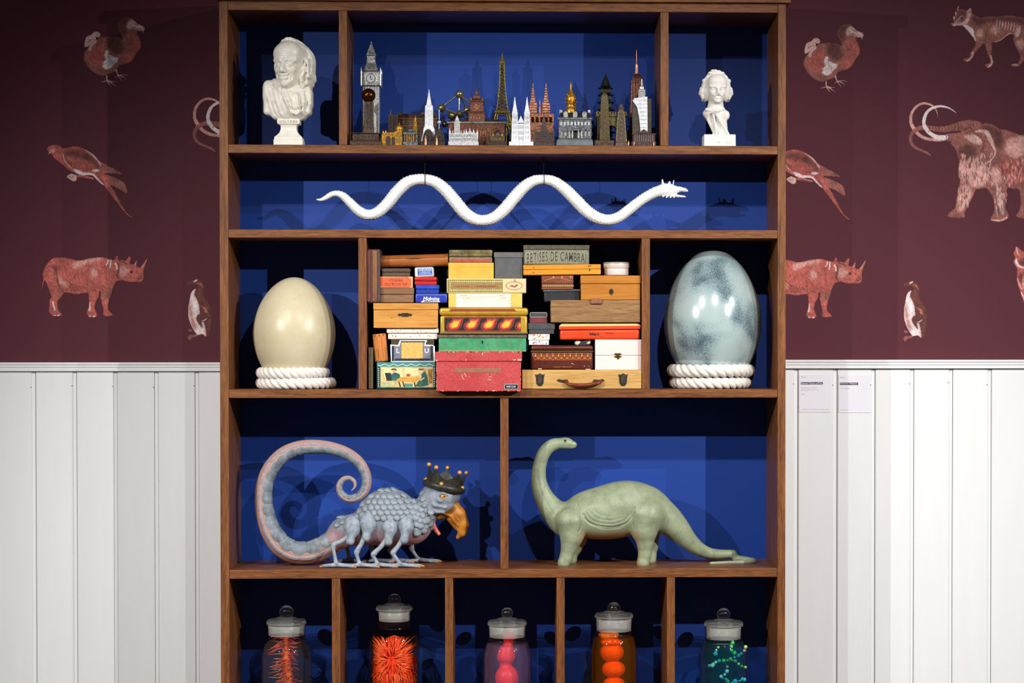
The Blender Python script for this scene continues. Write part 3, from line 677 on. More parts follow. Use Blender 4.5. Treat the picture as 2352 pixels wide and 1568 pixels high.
# mansard palace
M = Mon('bronze_palace', 'wide dark bronze palace with rows of arched windows behind the gold arch', 950, .14)
M.box(913, 1003, 276, 331, 16).put('hall', BRNZ, .0005); M.box(910, 1006, 273, 277, 18).put('cornice', COPP, .0004)
M.m.loft([(M.X(914), M.X(1002), M.BY - 15 * M.k, M.BY + 15 * M.k, M.Z(273)), (M.X(918), M.X(998), M.BY - 9 * M.k, M.BY + 9 * M.k, M.Z(263))]); M.put('mansard_roof', BRNZ, .0004)
for x in (920, 972, 996): M.box(x - 5, x + 5, 259, 273, 10)
M.put('roof_pavilions', BRNZ, .0006); M.windows(916, 1000, 277, 291, 11, 1, 16, COPP, .4, 'windows', 1.2); M.windows(916, 1000, 293, 330, 9, 1, 16, COPP, .4, 'columns', 2); M.box(912, 1004, 290.5, 293, 17.5).put('string_course', COPP)
# gold arch with dome
M = Mon('gold_domed_gate', 'small golden gate with an arch and a round dome', 902, .028)
M.m.prism([(M.X(x), M.Z(y)) for x, y in [(877, 331), (877, 309), (882, 306), (904, 306), (908, 303), (924, 303), (924, 331)]], M.BY - 12 * M.k, M.BY + 12 * M.k); M.put('gatehouse', GOLD_, .0006)
for cx, w in ((892, 5.5), (903.5, 4)):
    M.m.prism([(M.X(x), M.Z(y)) for x, y in [(cx - w, 331), (cx - w, 320)] + [(cx + w * math.cos(a), 320 - w * 1.1 * math.sin(a)) for a in np.linspace(math.pi, 0, 9)] + [(cx + w, 331)]], M.BY - 12.5 * M.k, M.BY - 11 * M.k)
M.put('arch_opening', flat('#2a1a08', .6)); M.rd(917, [(8, 304), (8, 299), (8.4, 298), (8.6, 296), (7.6, 292), (5, 289), (2, 287.5), (1, 284), (.3, 281)], 20).put('dome', GOLD_, 0, 60); M.windows(878, 906, 308, 312, 6, 1, 12, GOLD_, .6, 'cornice_blocks', 1.5); M.windows(909, 923, 306, 330, 3, 2, 12, OLDG, .5, 'reliefs', 1)
for x in (880, 886): M.rd(x, [(1.6, 306), (1.8, 303), (.4, 300)], 8)
M.put('finials', GOLD_)
# pewter temple with gilt columns
M = Mon('pewter_temple', 'small grey temple with gilt columns next to the golden gate', 943, .024)
M.box(926, 960, 327, 331, 12).put('steps', PEWT, .0004); M.box(928, 958, 310, 327, 8).put('cella', DBRZ); M.box(926, 960, 305.5, 310, 11).put('entablature', PEWT, .0005); M.m.loft([(M.X(927), M.X(959), M.BY - 10 * M.k, M.BY + 10 * M.k, M.Z(305.5)), (M.X(934), M.X(952), M.BY - 5 * M.k, M.BY + 5 * M.k, M.Z(302))]); M.put('roof', PEWT, .0004); M.tw(943, [(4, 302), (4, 298), (2, 296)]).put('roof_group', PEWT)
for x in (929.5, 956.5): M.rd(x, [(1.9, 327), (1.6, 310)], 10, -9)
M.put('corner_columns', PEWT)
for x in (935, 940, 945, 950): M.rd(x, [(1.7, 327), (1.4, 310)], 10, -9)
M.put('gilt_columns', GOLD_)
# gilt stepped skyscraper
M = Mon('gilt_skyscraper', 'slim golden stepped skyscraper peeking over the small temple', 954, .075)
M.tw(954, [(6, 331), (6, 306), (5, 305), (4.8, 292), (3.6, 291), (3.4, 282), (2.2, 281), (1.8, 274), (.4, 266)]).put('tower', GOLD_, .0003); M.windows(949.5, 958.5, 293, 305, 4, 4, 4.9, OLDG, .5)
# white needle skyscraper
M = Mon('white_skyscraper', 'tall white skyscraper tapering to a needle spire', 985.5, .052)
M.tw(985.5, [(19, 331), (17, 318), (14, 308), (12, 296), (9.5, 290), (9, 252), (8.4, 250), (8.2, 244), (6, 242), (5, 235), (3, 224), (1.4, 214), (.6, 206)]).put('tower', WHT, .0004); M.windows(977.5, 993.5, 254, 290, 6, 16, 9.1, SILV2, .5, 'windows', .4)
for dx in (-8, 8): M.tw(985.5 + dx, [(1.4, 262), (1.2, 246), (.3, 243)])
M.put('corner_turrets', WHT)
# sail-roofed concert hall
M = Mon('shell_roofed_hall', 'dark bronze hall with two pointed shell roofs and copper figures', 996, .022)
M.box(966, 1022, 326, 331, 13).put('podium', DBRZ, .0006)
for cx in (983.5, 1009):
    for k, (w, yt) in enumerate(((12.5, 297), (9.5, 305), (6.5, 313))):
        pts = []
        for i in range(9): f = i / 8; pts.append((cx - w * math.cos(f * math.pi / 2) ** .8, 327 - (327 - yt) * math.sin(f * math.pi / 2)))
        for i in range(7, -1, -1): f = i / 8; pts.append((cx + w * math.cos(f * math.pi / 2) ** .8, 327 - (327 - yt) * math.sin(f * math.pi / 2)))
        M.m.prism([(M.X(x), M.Z(y)) for x, y in pts], M.BY + (-1 - 3.5 * k) * M.k, M.BY + (3 - 3.5 * k) * M.k); M.put('shell_roof', DBRZ, .0007)
for x in (978, 1003.5): M.rd(x, [(3.6, 331), (3.4, 327), (2.4, 324), (3, 321), (2.2, 318), (1.2, 316), (1.6, 314), (.3, 312)], 12, -16)
M.put('copper_figures', BRIGHTC, 0, 50)
# television tower needle
M = Mon('needle_tower', 'thin silver broadcasting tower with a ball halfway up', 1008.5, .065)
M.rd(1008.5, [(4.5, 331), (3, 318), (1.8, 300), (1.3, 286), (1.2, 278), (1, 268), (.9, 258), (.6, 250)], 12).put('mast', SILV); M.ball(1008.5, 281, 5).put('ball', SILV2, 0, 180)
for y in (254, 258, 262, 266, 270): M.rd(1008.5, [(1.5, y + 1), (1.5, y - 1)], 10)
M.put('rings', SILV2)
# atom of nine spheres
M = Mon('atom_monument', 'champagne-gold monument of nine spheres joined by tubes', 1055, .155)
V9 = [(1055, 216, 0), (1014, 247, 6), (1072, 250, 34), (1094, 249, -20), (1055, 262, 0), (1038, 268, -34), (1021, 283, 22), (1096, 283, 10), (1055, 312, 0)]
for a, b_ in ((0, 1), (0, 2), (0, 3), (0, 4), (1, 5), (1, 6), (2, 6), (2, 7), (3, 5), (3, 7), (8, 5), (8, 6), (8, 7), (8, 4), (1, 4), (2, 4), (3, 4), (5, 4), (6, 4), (7, 4)): M.bar(V9[a], V9[b_], 2.0 if a == 0 or b_ == 8 else 1.5)
M.put('tubes', CHMP, 0, 60)
for x, y, d in V9: M.ball(x, y, 9.3 if y < 275 else 7.5, d).put('sphere', CHMP, 0, 180)
M.rd(1055, [(9, 331), (8, 324), (4, 318)], 20).put('foot', CHMP)
# copper town hall with central tower
M = Mon('copper_town_hall', 'broad copper-brown hall with a central clock tower and verdigris eaves', 1096, .088)
M.box(1031, 1160, 286, 331, 18).put('hall', COPP, .0006); M.box(1027, 1163, 281, 286, 21).put('eaves', flat('#5a5a50', .4, .4, '#7a8078', 200), .0006); M.windows(1033, 1158, 290, 329, 22, 1, 18, BRIGHTC, .3, 'pilasters', 1.5)
M.m.loft([(M.X(1034), M.X(1157), M.BY - 18 * M.k, M.BY + 18 * M.k, M.Z(281)), (M.X(1046), M.X(1146), M.BY - 8 * M.k, M.BY + 8 * M.k, M.Z(275))]); M.put('roof', COPP)
M.tw(1095, [(19, 281), (18.5, 262), (19.5, 261), (19.5, 259), (15, 258), (14.5, 236), (16, 235), (16, 232), (11, 230), (9, 226)]).put('tower', COPP, .0006); M.tw(1095, [(8, 228), (7, 220), (4, 218), (3.6, 211), (1, 206), (.4, 202)]).put('lantern', COPP, .0004)
M.m.lathe([(6 * M.k, 0), (6 * M.k, .0008)], (M.X(1095), M.BY - 15.4 * M.k, M.Z(247)), 20, 0, 'y'); M.put('clock_face', BRIGHTC); M.windows(1079, 1111, 264, 280, 5, 1, 18.8, BRIGHTC, .35, 'tower_pilasters', 1)
for dx in (-13, 13): M.rd(1095 + dx, [(2, 233), (2, 228), (.4, 223)], 8, -12)
M.put('corner_urns', COPP)
# silver gothic front
M = Mon('silver_parliament', 'little bright silver gothic parliament with a clock tower', 1064, .026)
M.box(1030, 1099, 326, 331, 13).put('base', SILV2, .0005); M.box(1032, 1097, 307, 326, 9).put('range', SILV2, .0004); M.windows(1033, 1097, 308, 325, 16, 2, 9, SILV, .5, 'tracery', 1.2)
M.tw(1050, [(6.5, 326), (6.5, 284), (7.5, 283), (7.5, 280), (4.5, 278), (2.5, 270), (.5, 265)]).put('clock_tower', SILV2, .0004); M.windows(1045, 1055, 286, 305, 2, 4, 6.7, SILV, .5, 'tower_tracery', .6)
for x, y in ((1033, 297), (1040, 302), (1060, 302), (1066, 300), (1071, 298), (1079, 296), (1088, 299), (1096, 300)): M.tw(x, [(2, 326), (2, y + 6), (1.2, y + 4), (.3, y - 2)])
M.put('pinnacles', SILV2); M.roof(1072, 1087, 299, 308, 8).put('gable', SILV2)
# small bronze mosque
M = Mon('bronze_mosque', 'tiny dark bronze domed mosque with slim minarets', 1141, .028)
M.box(1120, 1163, 326, 331, 12).put('base', DBRZ, .0005); M.box(1126, 1160, 313, 326, 9).put('hall', BRNZ, .0004); M.rd(1143, [(8, 313), (8.5, 309), (7, 304), (4, 300), (1, 298), (.3, 293)], 18).put('dome', BRNZ, 0, 60)
for x in (1133, 1153): M.rd(x, [(4, 313), (4.2, 310), (3, 306), (.4, 302)], 12)
M.put('side_domes', OLDG, 0, 60)
for x in (1122, 1163): M.rd(x, [(1.6, 331), (1.5, 305), (2.1, 304), (1.2, 303), (1.2, 298), (.2, 291)], 10)
M.put('minarets', OLDG); M.windows(1127, 1159, 314, 326, 8, 1, 9, OLDG, .4, 'arcade', .8)
# iron lattice tower
M = Mon('iron_lattice_tower', 'tall slender bronze iron-lattice tower with splayed legs', 1153.5, .165)
wf = lambda y: float(np.interp(y, [123, 142, 146, 180, 220, 255, 262, 290, 331], [.6, 1.2, 4.5, 5.5, 8.5, 13, 15.5, 21, 32]))
ys = [331, 316, 303, 291, 281, 272, 264, 255, 247, 239, 231, 223, 215, 207, 199, 191, 183, 175, 167, 159, 151, 146]
for a, b_ in zip(ys[:-1], ys[1:]):
    wa, wb = wf(a), wf(b_)
    for sx in (-1, 1):
        for sy in (-1, 1): M.bar((1153.5 + sx * wa, a, sy * wa), (1153.5 + sx * wb, b_, sy * wb), 1.35 if a < 262 else 2.6)
    if a <= 264:
        for sy in (-1, 1):
            M.bar((1153.5 - wa, a, sy * wa), (1153.5 + wb, b_, sy * wb), .7); M.bar((1153.5 + wa, a, sy * wa), (1153.5 - wb, b_, sy * wb), .7); M.bar((1153.5 - wa, a, sy * wa), (1153.5 + wa, a, sy * wa), .7)
        for sx in (-1, 1): M.bar((1153.5 + sx * wa, a, -wa), (1153.5 + sx * wb, b_, wb), .7)
    else:
        for sx in (-1, 1):
            for sy in (-1, 1): M.bar((1153.5 + sx * wa * .68, a, sy * wa), (1153.5 + sx * wb * .62, b_, sy * wb), 1.6); M.bar((1153.5 + sx * wa, a, sy * wa), (1153.5 + sx * wb * .62, b_, sy * wb), .8); M.bar((1153.5 + sx * wa * .68, a, sy * wa), (1153.5 + sx * wb, b_, sy * wb), .8)
M.put('lattice', OLDG, 0, 60)
M.tw(1153.5, [(16.5, 262), (17.5, 260), (17.5, 256), (15, 254)]).put('first_deck', OLDG, .0004); M.tw(1153.5, [(23, 292), (24, 290), (24, 285), (22, 283)]).put('lower_deck', OLDG, .0004); M.tw(1153.5, [(5, 148), (6.5, 146), (6.5, 140), (4, 138), (3, 134), (1.6, 130), (.6, 122)]).put('summit', OLDG, .0003)
M.tw(1153.5, [(3.8, 258), (1.6, 150)]).put('lift_shaft', BRNZ)
# white twin-spired church
M = Mon('white_cathedral', 'white gothic cathedral with two sharp spires', 1197, .026)
M.box(1169, 1225, 326, 331, 13).put('base', WHT, .0006)
for cx in (1182.5, 1210.5): M.tw(cx, [(8.5, 326), (7.5, 300), (6.5, 262), (7, 261), (6, 258), (3, 242), (1, 226), (.4, 222)]).put('spire_tower', WHT, .0004); M.windows(cx - 5, cx + 5, 264, 322, 2, 5, 7.6, SILV2, .4, 'tracery', .8)
M.box(1189, 1204, 282, 326, 6).put('nave', WHT, .0004); M.roof(1188, 1205, 266, 284, 6).put('gable', WHT); M.windows(1190, 1203, 286, 324, 3, 3, 6.2, SILV2, .5, 'tracery', .8)
# copper cathedral
M = Mon('copper_cathedral', 'bright copper cathedral with two openwork spires behind the white one', 1240, .13)
M.box(1216, 1272, 262, 331, 16).put('nave', BRIGHTC, .0008)
for cx in (1224, 1254):
    M.tw(cx, [(9.5, 331), (9, 260), (8, 244), (6.5, 236), (4.5, 225), (2.4, 208), (1.2, 196), (.5, 189)]).put('spire_tower', BRIGHTC, .0005)
    for y in range(200, 262, 6): w = float(np.interp(y, [196, 225, 244, 262], [1.6, 5, 8.6, 9.6])); M.tw(cx, [(w, y + 1.2), (w, y - 1)])
    M.put('spire_bands', COPP)
    for dx in (-8, 8): M.tw(cx + dx, [(1.5, 262), (1.3, 244), (.2, 234)])
    M.put('pinnacles', BRIGHTC)
M.tw(1240, [(2.5, 262), (1.5, 245), (.4, 228)]).put('ridge_turret', BRIGHTC); M.windows(1218, 1270, 268, 284, 5, 1, 16, BALLB, .6, 'tracery', 1.5)
# dark brown church
M = Mon('brown_church', 'small dark brown church with a steep central spire', 1250, .03)
M.box(1226, 1274, 328, 331, 12).put('base', BRNP, .0005); M.box(1228, 1273, 303, 328, 9).put('nave', BRNP, .0005); M.tw(1249, [(9, 303), (8, 296), (5, 286), (3.5, 276), (1.5, 266), (.4, 258)]).put('spire', BRNP, .0004)
for x in (1230, 1271): M.tw(x, [(1.8, 303), (1.6, 298), (.3, 293)])
M.put('pinnacles', BRNP); M.windows(1230, 1271, 305, 327, 12, 4, 9, DBRZ, .45, 'arcades', .6); M.roof(1242, 1257, 288, 303, 10).put('gable', BRNP)
# pewter mansion
M = Mon('pewter_mansion', 'heavy pewter mansion with dormers, chimneys and a columned porch', 1320, .036)
M.m.loft([(M.X(a), M.X(b), M.BY - d * M.k, M.BY + d * M.k, M.Z(y)) for a, b, d, y in ((1277, 1362, 26, 331), (1278, 1361, 25, 324), (1282, 1358, 22, 319))]); M.put('base', flat('#4a5054', .45, .3, '#5e6468', 60), .0012)
M.box(1283, 1358, 276, 319, 18).put('house', PEWT, .0006); M.box(1281, 1360, 271, 276, 20).put('cornice', PEWT, .0006); M.m.loft([(M.X(1283), M.X(1358), M.BY - 18 * M.k, M.BY + 18 * M.k, M.Z(271)), (M.X(1287), M.X(1354), M.BY - 11 * M.k, M.BY + 11 * M.k, M.Z(259))]); M.put('roof', flat('#2c2e30', .45, .4), .0005)
for x in (1288, 1353): M.box(x - 3, x + 3, 252, 266, 5)
M.put('chimneys', SILV, .0004)
for x in (1299, 1320.5, 1342): M.box(x - 5, x + 5, 260, 271, 4, -17); M.roof(x - 6, x + 6, 256, 261, 4.5, -17)
M.put('dormers', SILV, .0004); M.windows(1285, 1356, 278, 292, 9, 1, 18, SILV2, .45, 'upper_windows', 1); M.windows(1285, 1302, 300, 317, 2, 1, 18, SILV, .5, 'lower_windows', 1); M.windows(1340, 1357, 300, 317, 2, 1, 18, SILV, .5, 'lower_windows', 1)
M.box(1304, 1338, 298, 302, 6, -22).put('porch_roof', PEWT, .0006)
for x in (1307, 1314, 1328, 1335): M.rd(x, [(1.6, 319), (1.3, 302)], 10, -26)
M.put('porch_columns', SILV2); M.box(1317, 1325, 304, 319, 1, -18.5).put('door', DBRZ)
# gilt figure group
M = Mon('gilt_shrine', 'ornate golden tiered shrine rising behind the pewter mansion', 1312, .12)
M.rd(1311, [(17, 331), (15, 322), (13, 270), (12, 262), (13.5, 256), (11, 248), (9, 244), (10, 238), (12, 230), (11, 222), (8, 216), (5, 211), (3.4, 206), (2.8, 200), (1.4, 194), (.4, 187)], 20).put('core', GOLD_, 0, 60)
rn = random.Random(14)
for i in range(64): a = rn.uniform(0, 6.28); y = rn.uniform(212, 262); r = float(np.interp(y, [211, 222, 230, 244, 256, 262], [5, 11, 12, 9.5, 13, 12])); M.m.ball((M.X(1311 + r * math.cos(a)), M.BY + r * math.sin(a) * M.k, M.Z(y)), rn.uniform(1.4, 2.8) * M.k, 8, 6)
M.put('carved_figures', GOLD_, 0, 180)
# tall lattice obelisk
M = Mon('lattice_obelisk', 'bronze tapering tower covered with a diamond lattice, on a lettered foot', 1388, .026)
M.box(1365, 1410, 322, 331, 14).put('foot', BRNZ, .0006); text_mb('VIUMANI', M.X(1387), M.Z(326.5), M.BY - 14.6 * M.k, 36 * M.k, 4 * M.k).build('lettering', GPAT, M.t)
M.tw(1388.5, [(12, 322), (10, 270), (8, 226), (6, 218), (.6, 208)]).put('tower', BRNZ, .0004)
wl = lambda y: float(np.interp(y, [208, 218, 226, 270, 322], [.8, 6.2, 8.2, 10.2, 12.2]))
for y in range(214, 320, 5):
    for k in range(-3, 3): u0, u1 = k / 3, (k + 1) / 3; M.bar((1388.5 + u0 * wl(y), y, -wl(y) - .2), (1388.5 + u1 * wl(y + 5), y + 5, -wl(y + 5) - .2), .55); M.bar((1388.5 + u1 * wl(y), y, -wl(y) - .2), (1388.5 + u0 * wl(y + 5), y + 5, -wl(y + 5) - .2), .55)
M.put('lattice', GPAT)
# dark pagoda
M = Mon('dark_pagoda', 'near-black many-tiered pagoda with upturned eaves', 1391, .145)
for k, (y, w) in enumerate(((322, 23), (305, 22.5), (288, 22), (271, 21), (254, 20), (237, 19), (220, 18), (204, 17))):
    M.tw(1391, [(w * .66, y + 9), (w * .66, y)]); z = M.Z(y); c = M.X(1391); k_ = M.k; n = 8; vs = [(c, M.BY, M.Z(y - 9))]; 
    for i in range(16): a = 2 * math.pi * i / 16; rr = w * (1.08 if i % 2 == 0 else .9); vs.append((c + rr * k_ * math.cos(a), M.BY + rr * k_ * math.sin(a), z + (2.2 * k_ if i % 2 == 0 else -.5 * k_)))
    M.m.add(vs, [(0, 1 + i, 1 + (i + 1) % 16) for i in range(16)] + [tuple(range(16, 0, -1))])
M.put('tiers', GRNB); M.rd(1391, [(12, 198), (9, 192), (8, 187), (5, 181), (3, 176), (1.4, 170), (.4, 164)], 14).put('spire', GRNB, 0, 50)
# bronze gateway
M = Mon('bronze_gateway', 'bronze monumental gateway with a tall arch and battlements', 1404, .085)
pts = [(1371, 331), (1371, 268), (1437, 268), (1437, 331), (1415, 331), (1415, 300)] + [(1404 + 11 * math.cos(a), 300 - 11 * math.sin(a)) for a in np.linspace(0, math.pi, 11)][1:] + [(1393, 331)]
M.m.prism([(M.X(x), M.Z(y)) for x, y in pts], M.BY - 12 * M.k, M.BY + 12 * M.k); M.put('gate', GPAT, .0006); M.box(1368, 1440, 262, 268, 15).put('cornice', GPAT, .0005)
for x in range(1371, 1440, 6): M.box(x - 1.6, x + 1.6, 257, 262, 13)
M.put('battlements', OLDG)
for x in (1373, 1434): M.tw(x, [(4, 331), (4, 262), (4.6, 260), (3, 256), (.6, 252)])
M.put('corner_turrets', GPAT, .0004)
# tapering lighthouse
M = Mon('brown_lighthouse', 'brown tapering tower with cross-braced sides and a small cupola', 1426.5, .03)
M.tw(1426.5, [(14, 331), (13, 328), (12, 327), (5.5, 250), (6.5, 249), (6.5, 246), (4, 245), (3.5, 240), (.6, 236)]).put('tower', flat('#3e2e24', .45, .3, '#54443a', 240, .3), .0004)
for y in range(256, 326, 10):
    wa = float(np.interp(y, [250, 327], [5.6, 12.2])); wb = float(np.interp(y + 10, [250, 327], [5.6, 12.2])); M.bar((1426.5 - wa, y, -wa), (1426.5 + wb, y + 10, -wb), .6); M.bar((1426.5 + wa, y, -wa), (1426.5 - wb, y + 10, -wb), .6); M.bar((1426.5 - wa, y, -wa), (1426.5 - wb, y + 10, -wb), .9); M.bar((1426.5 + wa, y, -wa), (1426.5 + wb, y + 10, -wb), .9)
M.put('braces', GPAT)
# stepped skyscraper with mast
M = Mon('stepped_skyscraper', 'tallest copper-bronze stepped skyscraper with a long antenna mast', 1463, .14)
M.tw(1463.5, [(25, 331), (25, 300), (18, 299), (17.5, 240), (16, 238), (15.5, 205), (14.5, 190), (12.5, 184), (12, 180), (9, 174), (5, 170), (4.5, 168)]).put('tower', COPP, .0006); M.tw(1462, [(3.4, 172), (2.4, 150), (2, 147)]).put('mooring_mast', BRIGHTC); M.bar((1462, 150), (1462, 114), .8).put('antenna', BRIGHTC)
for x in (1450, 1456, 1462, 1468, 1474): M.box(x - .8, x + .8, 186, 300, 1, -17)
M.put('mullions', BRIGHTC); M.windows(1456, 1471, 182, 200, 3, 1, 14.8, DBRZ, .6, 'crown_windows', .6)
# pale glass tower behind
M = Mon('pale_tower', 'small pale grey stepped tower showing above the curved skyscraper', 1474, .095)
M.tw(1474, [(8, 331), (8, 205), (5, 204), (4.6, 198), (2, 196), (1.4, 180)]).put('tower', SILV2, .0004); M.windows(1467, 1481, 208, 224, 3, 5, 8, SILV, .5)
# curved white-faced skyscraper
M = Mon('curved_skyscraper', 'dark block skyscraper with a flaring white front slope', 1475, .045)
M.box(1452, 1496, 226, 331, 13).put('block', flat('#33302e', .45, .3, '#4c4844', 200), .0005); M.windows(1453, 1495, 228, 322, 8, 26, 13, BRNZ, .6, 'windows', .4)
M.m.prism([(M.X(x), M.Z(y)) for x, y in ((1452, 232), (1456, 226), (1486, 222), (1487, 331), (1472, 331), (1470, 300), (1467, 270), (1462, 246))], M.BY - 17 * M.k, M.BY - 12 * M.k); M.put('white_slope', WHT, .0008); 
mb_ = M.m
for y in range(230, 320, 9): M.box(1462 if y < 250 else 1469, 1486, y, y + .8, .4, -17.3)
M.put('slope_joints', SILV)
# temple-fronted court
M = Mon('brown_courthouse', 'small brown pedimented courthouse with columns and pink feet', 1478, .02)
M.box(1450, 1506, 325, 331, 13).put('steps', BRNP, .0005); M.box(1453, 1504, 308, 325, 9).put('hall', BRNP, .0004); M.roof(1463, 1494, 296, 308, 11).put('pediment', BRNP, .0004); M.box(1451, 1506, 306, 309, 11).put('cornice', BRNP, .0004)
for i in range(9): M.rd(1458 + i * 5, [(1.2, 325), (1, 309)], 8, -10)
M.put('columns', flat('#5a4a4a', .45, .3))
for x in (1443, 1456, 1501): M.rd(x, [(2.6, 331), (2.4, 328), (1.2, 325), (.3, 322.5)], 10, -15)
M.put('copper_feet', BRIGHTC)
# ================================================================== eggs on rope rings
def egg_profile(cy, top, wid, half, floor, n=48):
    """radius profile of an egg: half width at cy, blunt bottom hidden in the rope"""
    pr = []
    for i in range(n + 1):
        a = -math.pi / 2 + math.pi * i / n
        z = math.sin(a); r = math.cos(a)
        if z > 0: r = math.cos(a) * (1 - .10 * z ** 1.5); zz = z * top
        else: zz = z * floor
        pr.append((r * half, cy + zz))
    pr[0] = (0, pr[0][1]); pr[-1] = (0, pr[-1][1]); return pr
def rope_ring(t, cx, cy, z, Rr, r, mat, turns, rx=1.0, tail=None, ph=0):
    """one coil of three-strand rope; returns strands"""
    n = 260
    for k in range(3):
        pts = []
        for i in range(n):
            a = 2 * math.pi * i / n; tw = -a * turns / 3 * 1.0 + 2 * math.pi * k / 3 + ph
            rr = Rr + r * .52 * math.cos(tw); pts.append((cx + rr * math.cos(a) * rx, cy + rr * math.sin(a), z + r * .52 * math.sin(tw)))
        MB().tube(pts, r * .56, 12, closed=True).build('strand', mat, t, 180)
ROPE = flat('#d9d4cc', .7, 0, '#e6e2dc', 400, .25, .2, stretch=(1, 1, 1))
def egg(name, label, cx, x0, x1, y0, ywide, yb, BY, mat, rope_lab, rings, part_mat=None):
    s = (DIST + BY) / DIST / 1000; fl = SH[3][0]
    c = W(cx, ywide, BY); half = (x1 - x0) / 2 * s
    pr = egg_profile(0, (ywide - y0) * s, 0, half, (c.z - fl) * .985)
    o = MB().lathe(pr, (c.x, BY, c.z), 96).build(name, mat, None, 180)
    base_to(o, (c.x, BY, c.z - (c.z - fl) * .985)); tag(o, label, 'egg', 'eggs on rope rings')
    t = thing('rope_coil', rope_lab, 'rope', (c.x, BY, fl), 'rope coils under the eggs')
    for (xa, xb, yc, r, dy) in rings:
        a = W((xa + xb) / 2, yc, BY); Rr = (xb - xa) / 2 * s - r * s
        rope_ring(t, a.x, BY + dy, fl + (rings[-1][2] - yc) * s + r * s * 1.04, Rr, r * s, ROPE, 30, ph=yc)
    return o, t
m = N('eggshell'); m.set(.36, 0, .5)
v = m.coord(); big = m.noise(v, 9, 4); fine = m.noise(v, 420, 2)
col = m.ramp(big, [(.3, '#bfb492'), (.7, '#cfc6ab')]); sp = m.math('GREATER_THAN', fine, .69)
m.base(m.mix(sp, col, '#9a9074')); m.bump(fine, .05, .0005); SHELL = m.m
egg('giant_egg', 'cream giant bird egg with fine pits standing in a white rope coil', 676, 582, 770, 637, 764, 0, .112, SHELL,
    'thick white twisted rope coil under the cream egg', [(589, 757, 858.5, 12.3, -.002), (588, 771, 882, 12.3, .004)])
m = N('silvered_glass'); m.set(.16, .15, .6, .9); m.b.inputs['Coat Roughness'].default_value = .06
v = m.coord(); big = m.noise(v, 10.5, 2, .45, .3); fine = m.noise(v, 330, 3, .7); f = m.math('ADD', m.math('MULTIPLY', big, .72), m.math('MULTIPLY', fine, .28))
m.base(m.ramp(f, [(.36, '#4a5a66'), (.43, '#74888f'), (.49, '#9db2b5'), (.58, '#b4c6c6')])); SILVER_EGG = m.m
egg('glass_egg', 'large cloudy silver-blue glass egg standing in a white rope coil', 1637, 1525, 1749, 572, 738, 0, .118, SILVER_EGG,
    'thick white twisted rope coil under the silver glass egg', [(1532, 1733, 852.5, 14, 0), (1537, 1726, 879, 12.6, 0)])
# loose rope end on the cream egg's coil
def small_knick():
    a = W(1541, 832, .215); t = thing('gilt_ornament', 'tiny brown gilt ornament peeking out behind the silver glass egg', 'ornament', (a.x, .222, SH[3][0]))
    mb = MB(); mb.lathe([(.007, 0), (.008, .004), (.004, .008), (.003, .03), (.005, .04), (.003, .044)], (a.x, .222, SH[3][0]), 12); mb.build('stem', flat('#4a2c12', .3, .6), t)
    mb = MB(); rn = random.Random(4)
    for i in range(9): mb.ball((a.x + rn.uniform(-.006, .006), .222 + rn.uniform(-.004, .004), SH[3][0] + .046 + rn.uniform(0, .016)), rn.uniform(.003, .0045), 8, 6)
    mb.build('cluster', flat('#6b4216', .25, .6, '#2c1a0c', 200), t)
small_knick()
# ================================================================== boxes and tins
def quadframe(x0, y0, x1, y1, BY):
    a = W(x0, y1, BY); b = W(x1, y0, BY); return a.x, b.x, a.z, b.z
def STUFF(name, mb, mat, parent): return tag(mb.build(name, mat, parent), kind='stuff')
class Bx:
    """a box standing at pixels (x0,y0)-(x1,y1), front at depth BY, dep deep; tilt in degrees about its front"""
    def __init__(s, name, label, x0, y0, x1, y1, BY=.015, dep=.16, tilt=0, cat='box', group='old boxes and tins stacked in the middle compartment'):
        s.x0, s.x1, s.z0, s.z1 = quadframe(x0, y0, x1, y1, BY); s.px = (x0, y0, x1, y1); s.y = BY; s.d = dep; s.w = s.x1 - s.x0; s.h = s.z1 - s.z0
        s.k = s.w / (x1 - x0)
        s.t = thing(name, label, cat, ((s.x0 + s.x1) / 2, BY + dep / 2, s.z0), group)
        s.t.rotation_euler = (0, R(tilt), 0)
    def x(s, px): return s.x0 + (px - s.px[0]) * s.k
    def z(s, py): return s.z1 - (py - s.px[1]) * s.h / (s.px[3] - s.px[1])
    def body(s, mat, ya=None, yb=None, inset=0, bevel=.001, name='body', dy=0, seg=2, parent=None):
        """a slab of the box between pixel rows ya..yb"""
        ya = s.px[1] if ya is None else ya; yb = s.px[3] if yb is None else yb
        return MB().box(s.x0 + inset, s.x1 - inset, s.y + dy + inset, s.y + s.d - inset, s.z(yb), s.z(ya)).build(name, mat, parent or s.t, 35, bevel, seg)
    def patch(s, mat, x0, y0, x1, y1, name='label', out=.0005, th=.0005, bevel=0, parent=None):
        return MB().box(s.x(x0), s.x(x1), s.y - out, s.y - out + th, s.z(y1), s.z(y0)).build(name, mat, parent or s.t, 35, bevel)
    def poly(s, mat, pts, name='print', out=.0006, parent=None, th=.0003):
        return MB().prism([(s.x(a), s.z(b)) for a, b in pts], s.y - out, s.y - out + th).build(name, mat, parent or s.t)
    def text(s, st, mat, cx, cy, w=None, h=None, out=.0009, name='lettering', parent=None, **kw):
        return text_mb(st, s.x(cx), s.z(cy), s.y - out, w and w * s.k, h and h * s.k, **kw).build(name, mat, parent or s.t, 0)
def ell(cx, cy, rx, ry, n=20, a0=0): return [(cx + rx * math.cos(2 * math.pi * i / n + a0), cy + ry * math.sin(2 * math.pi * i / n + a0)) for i in range(n)]
INK = flat('#1c1512', .6); INKBR = flat('#3a1f12', .6)
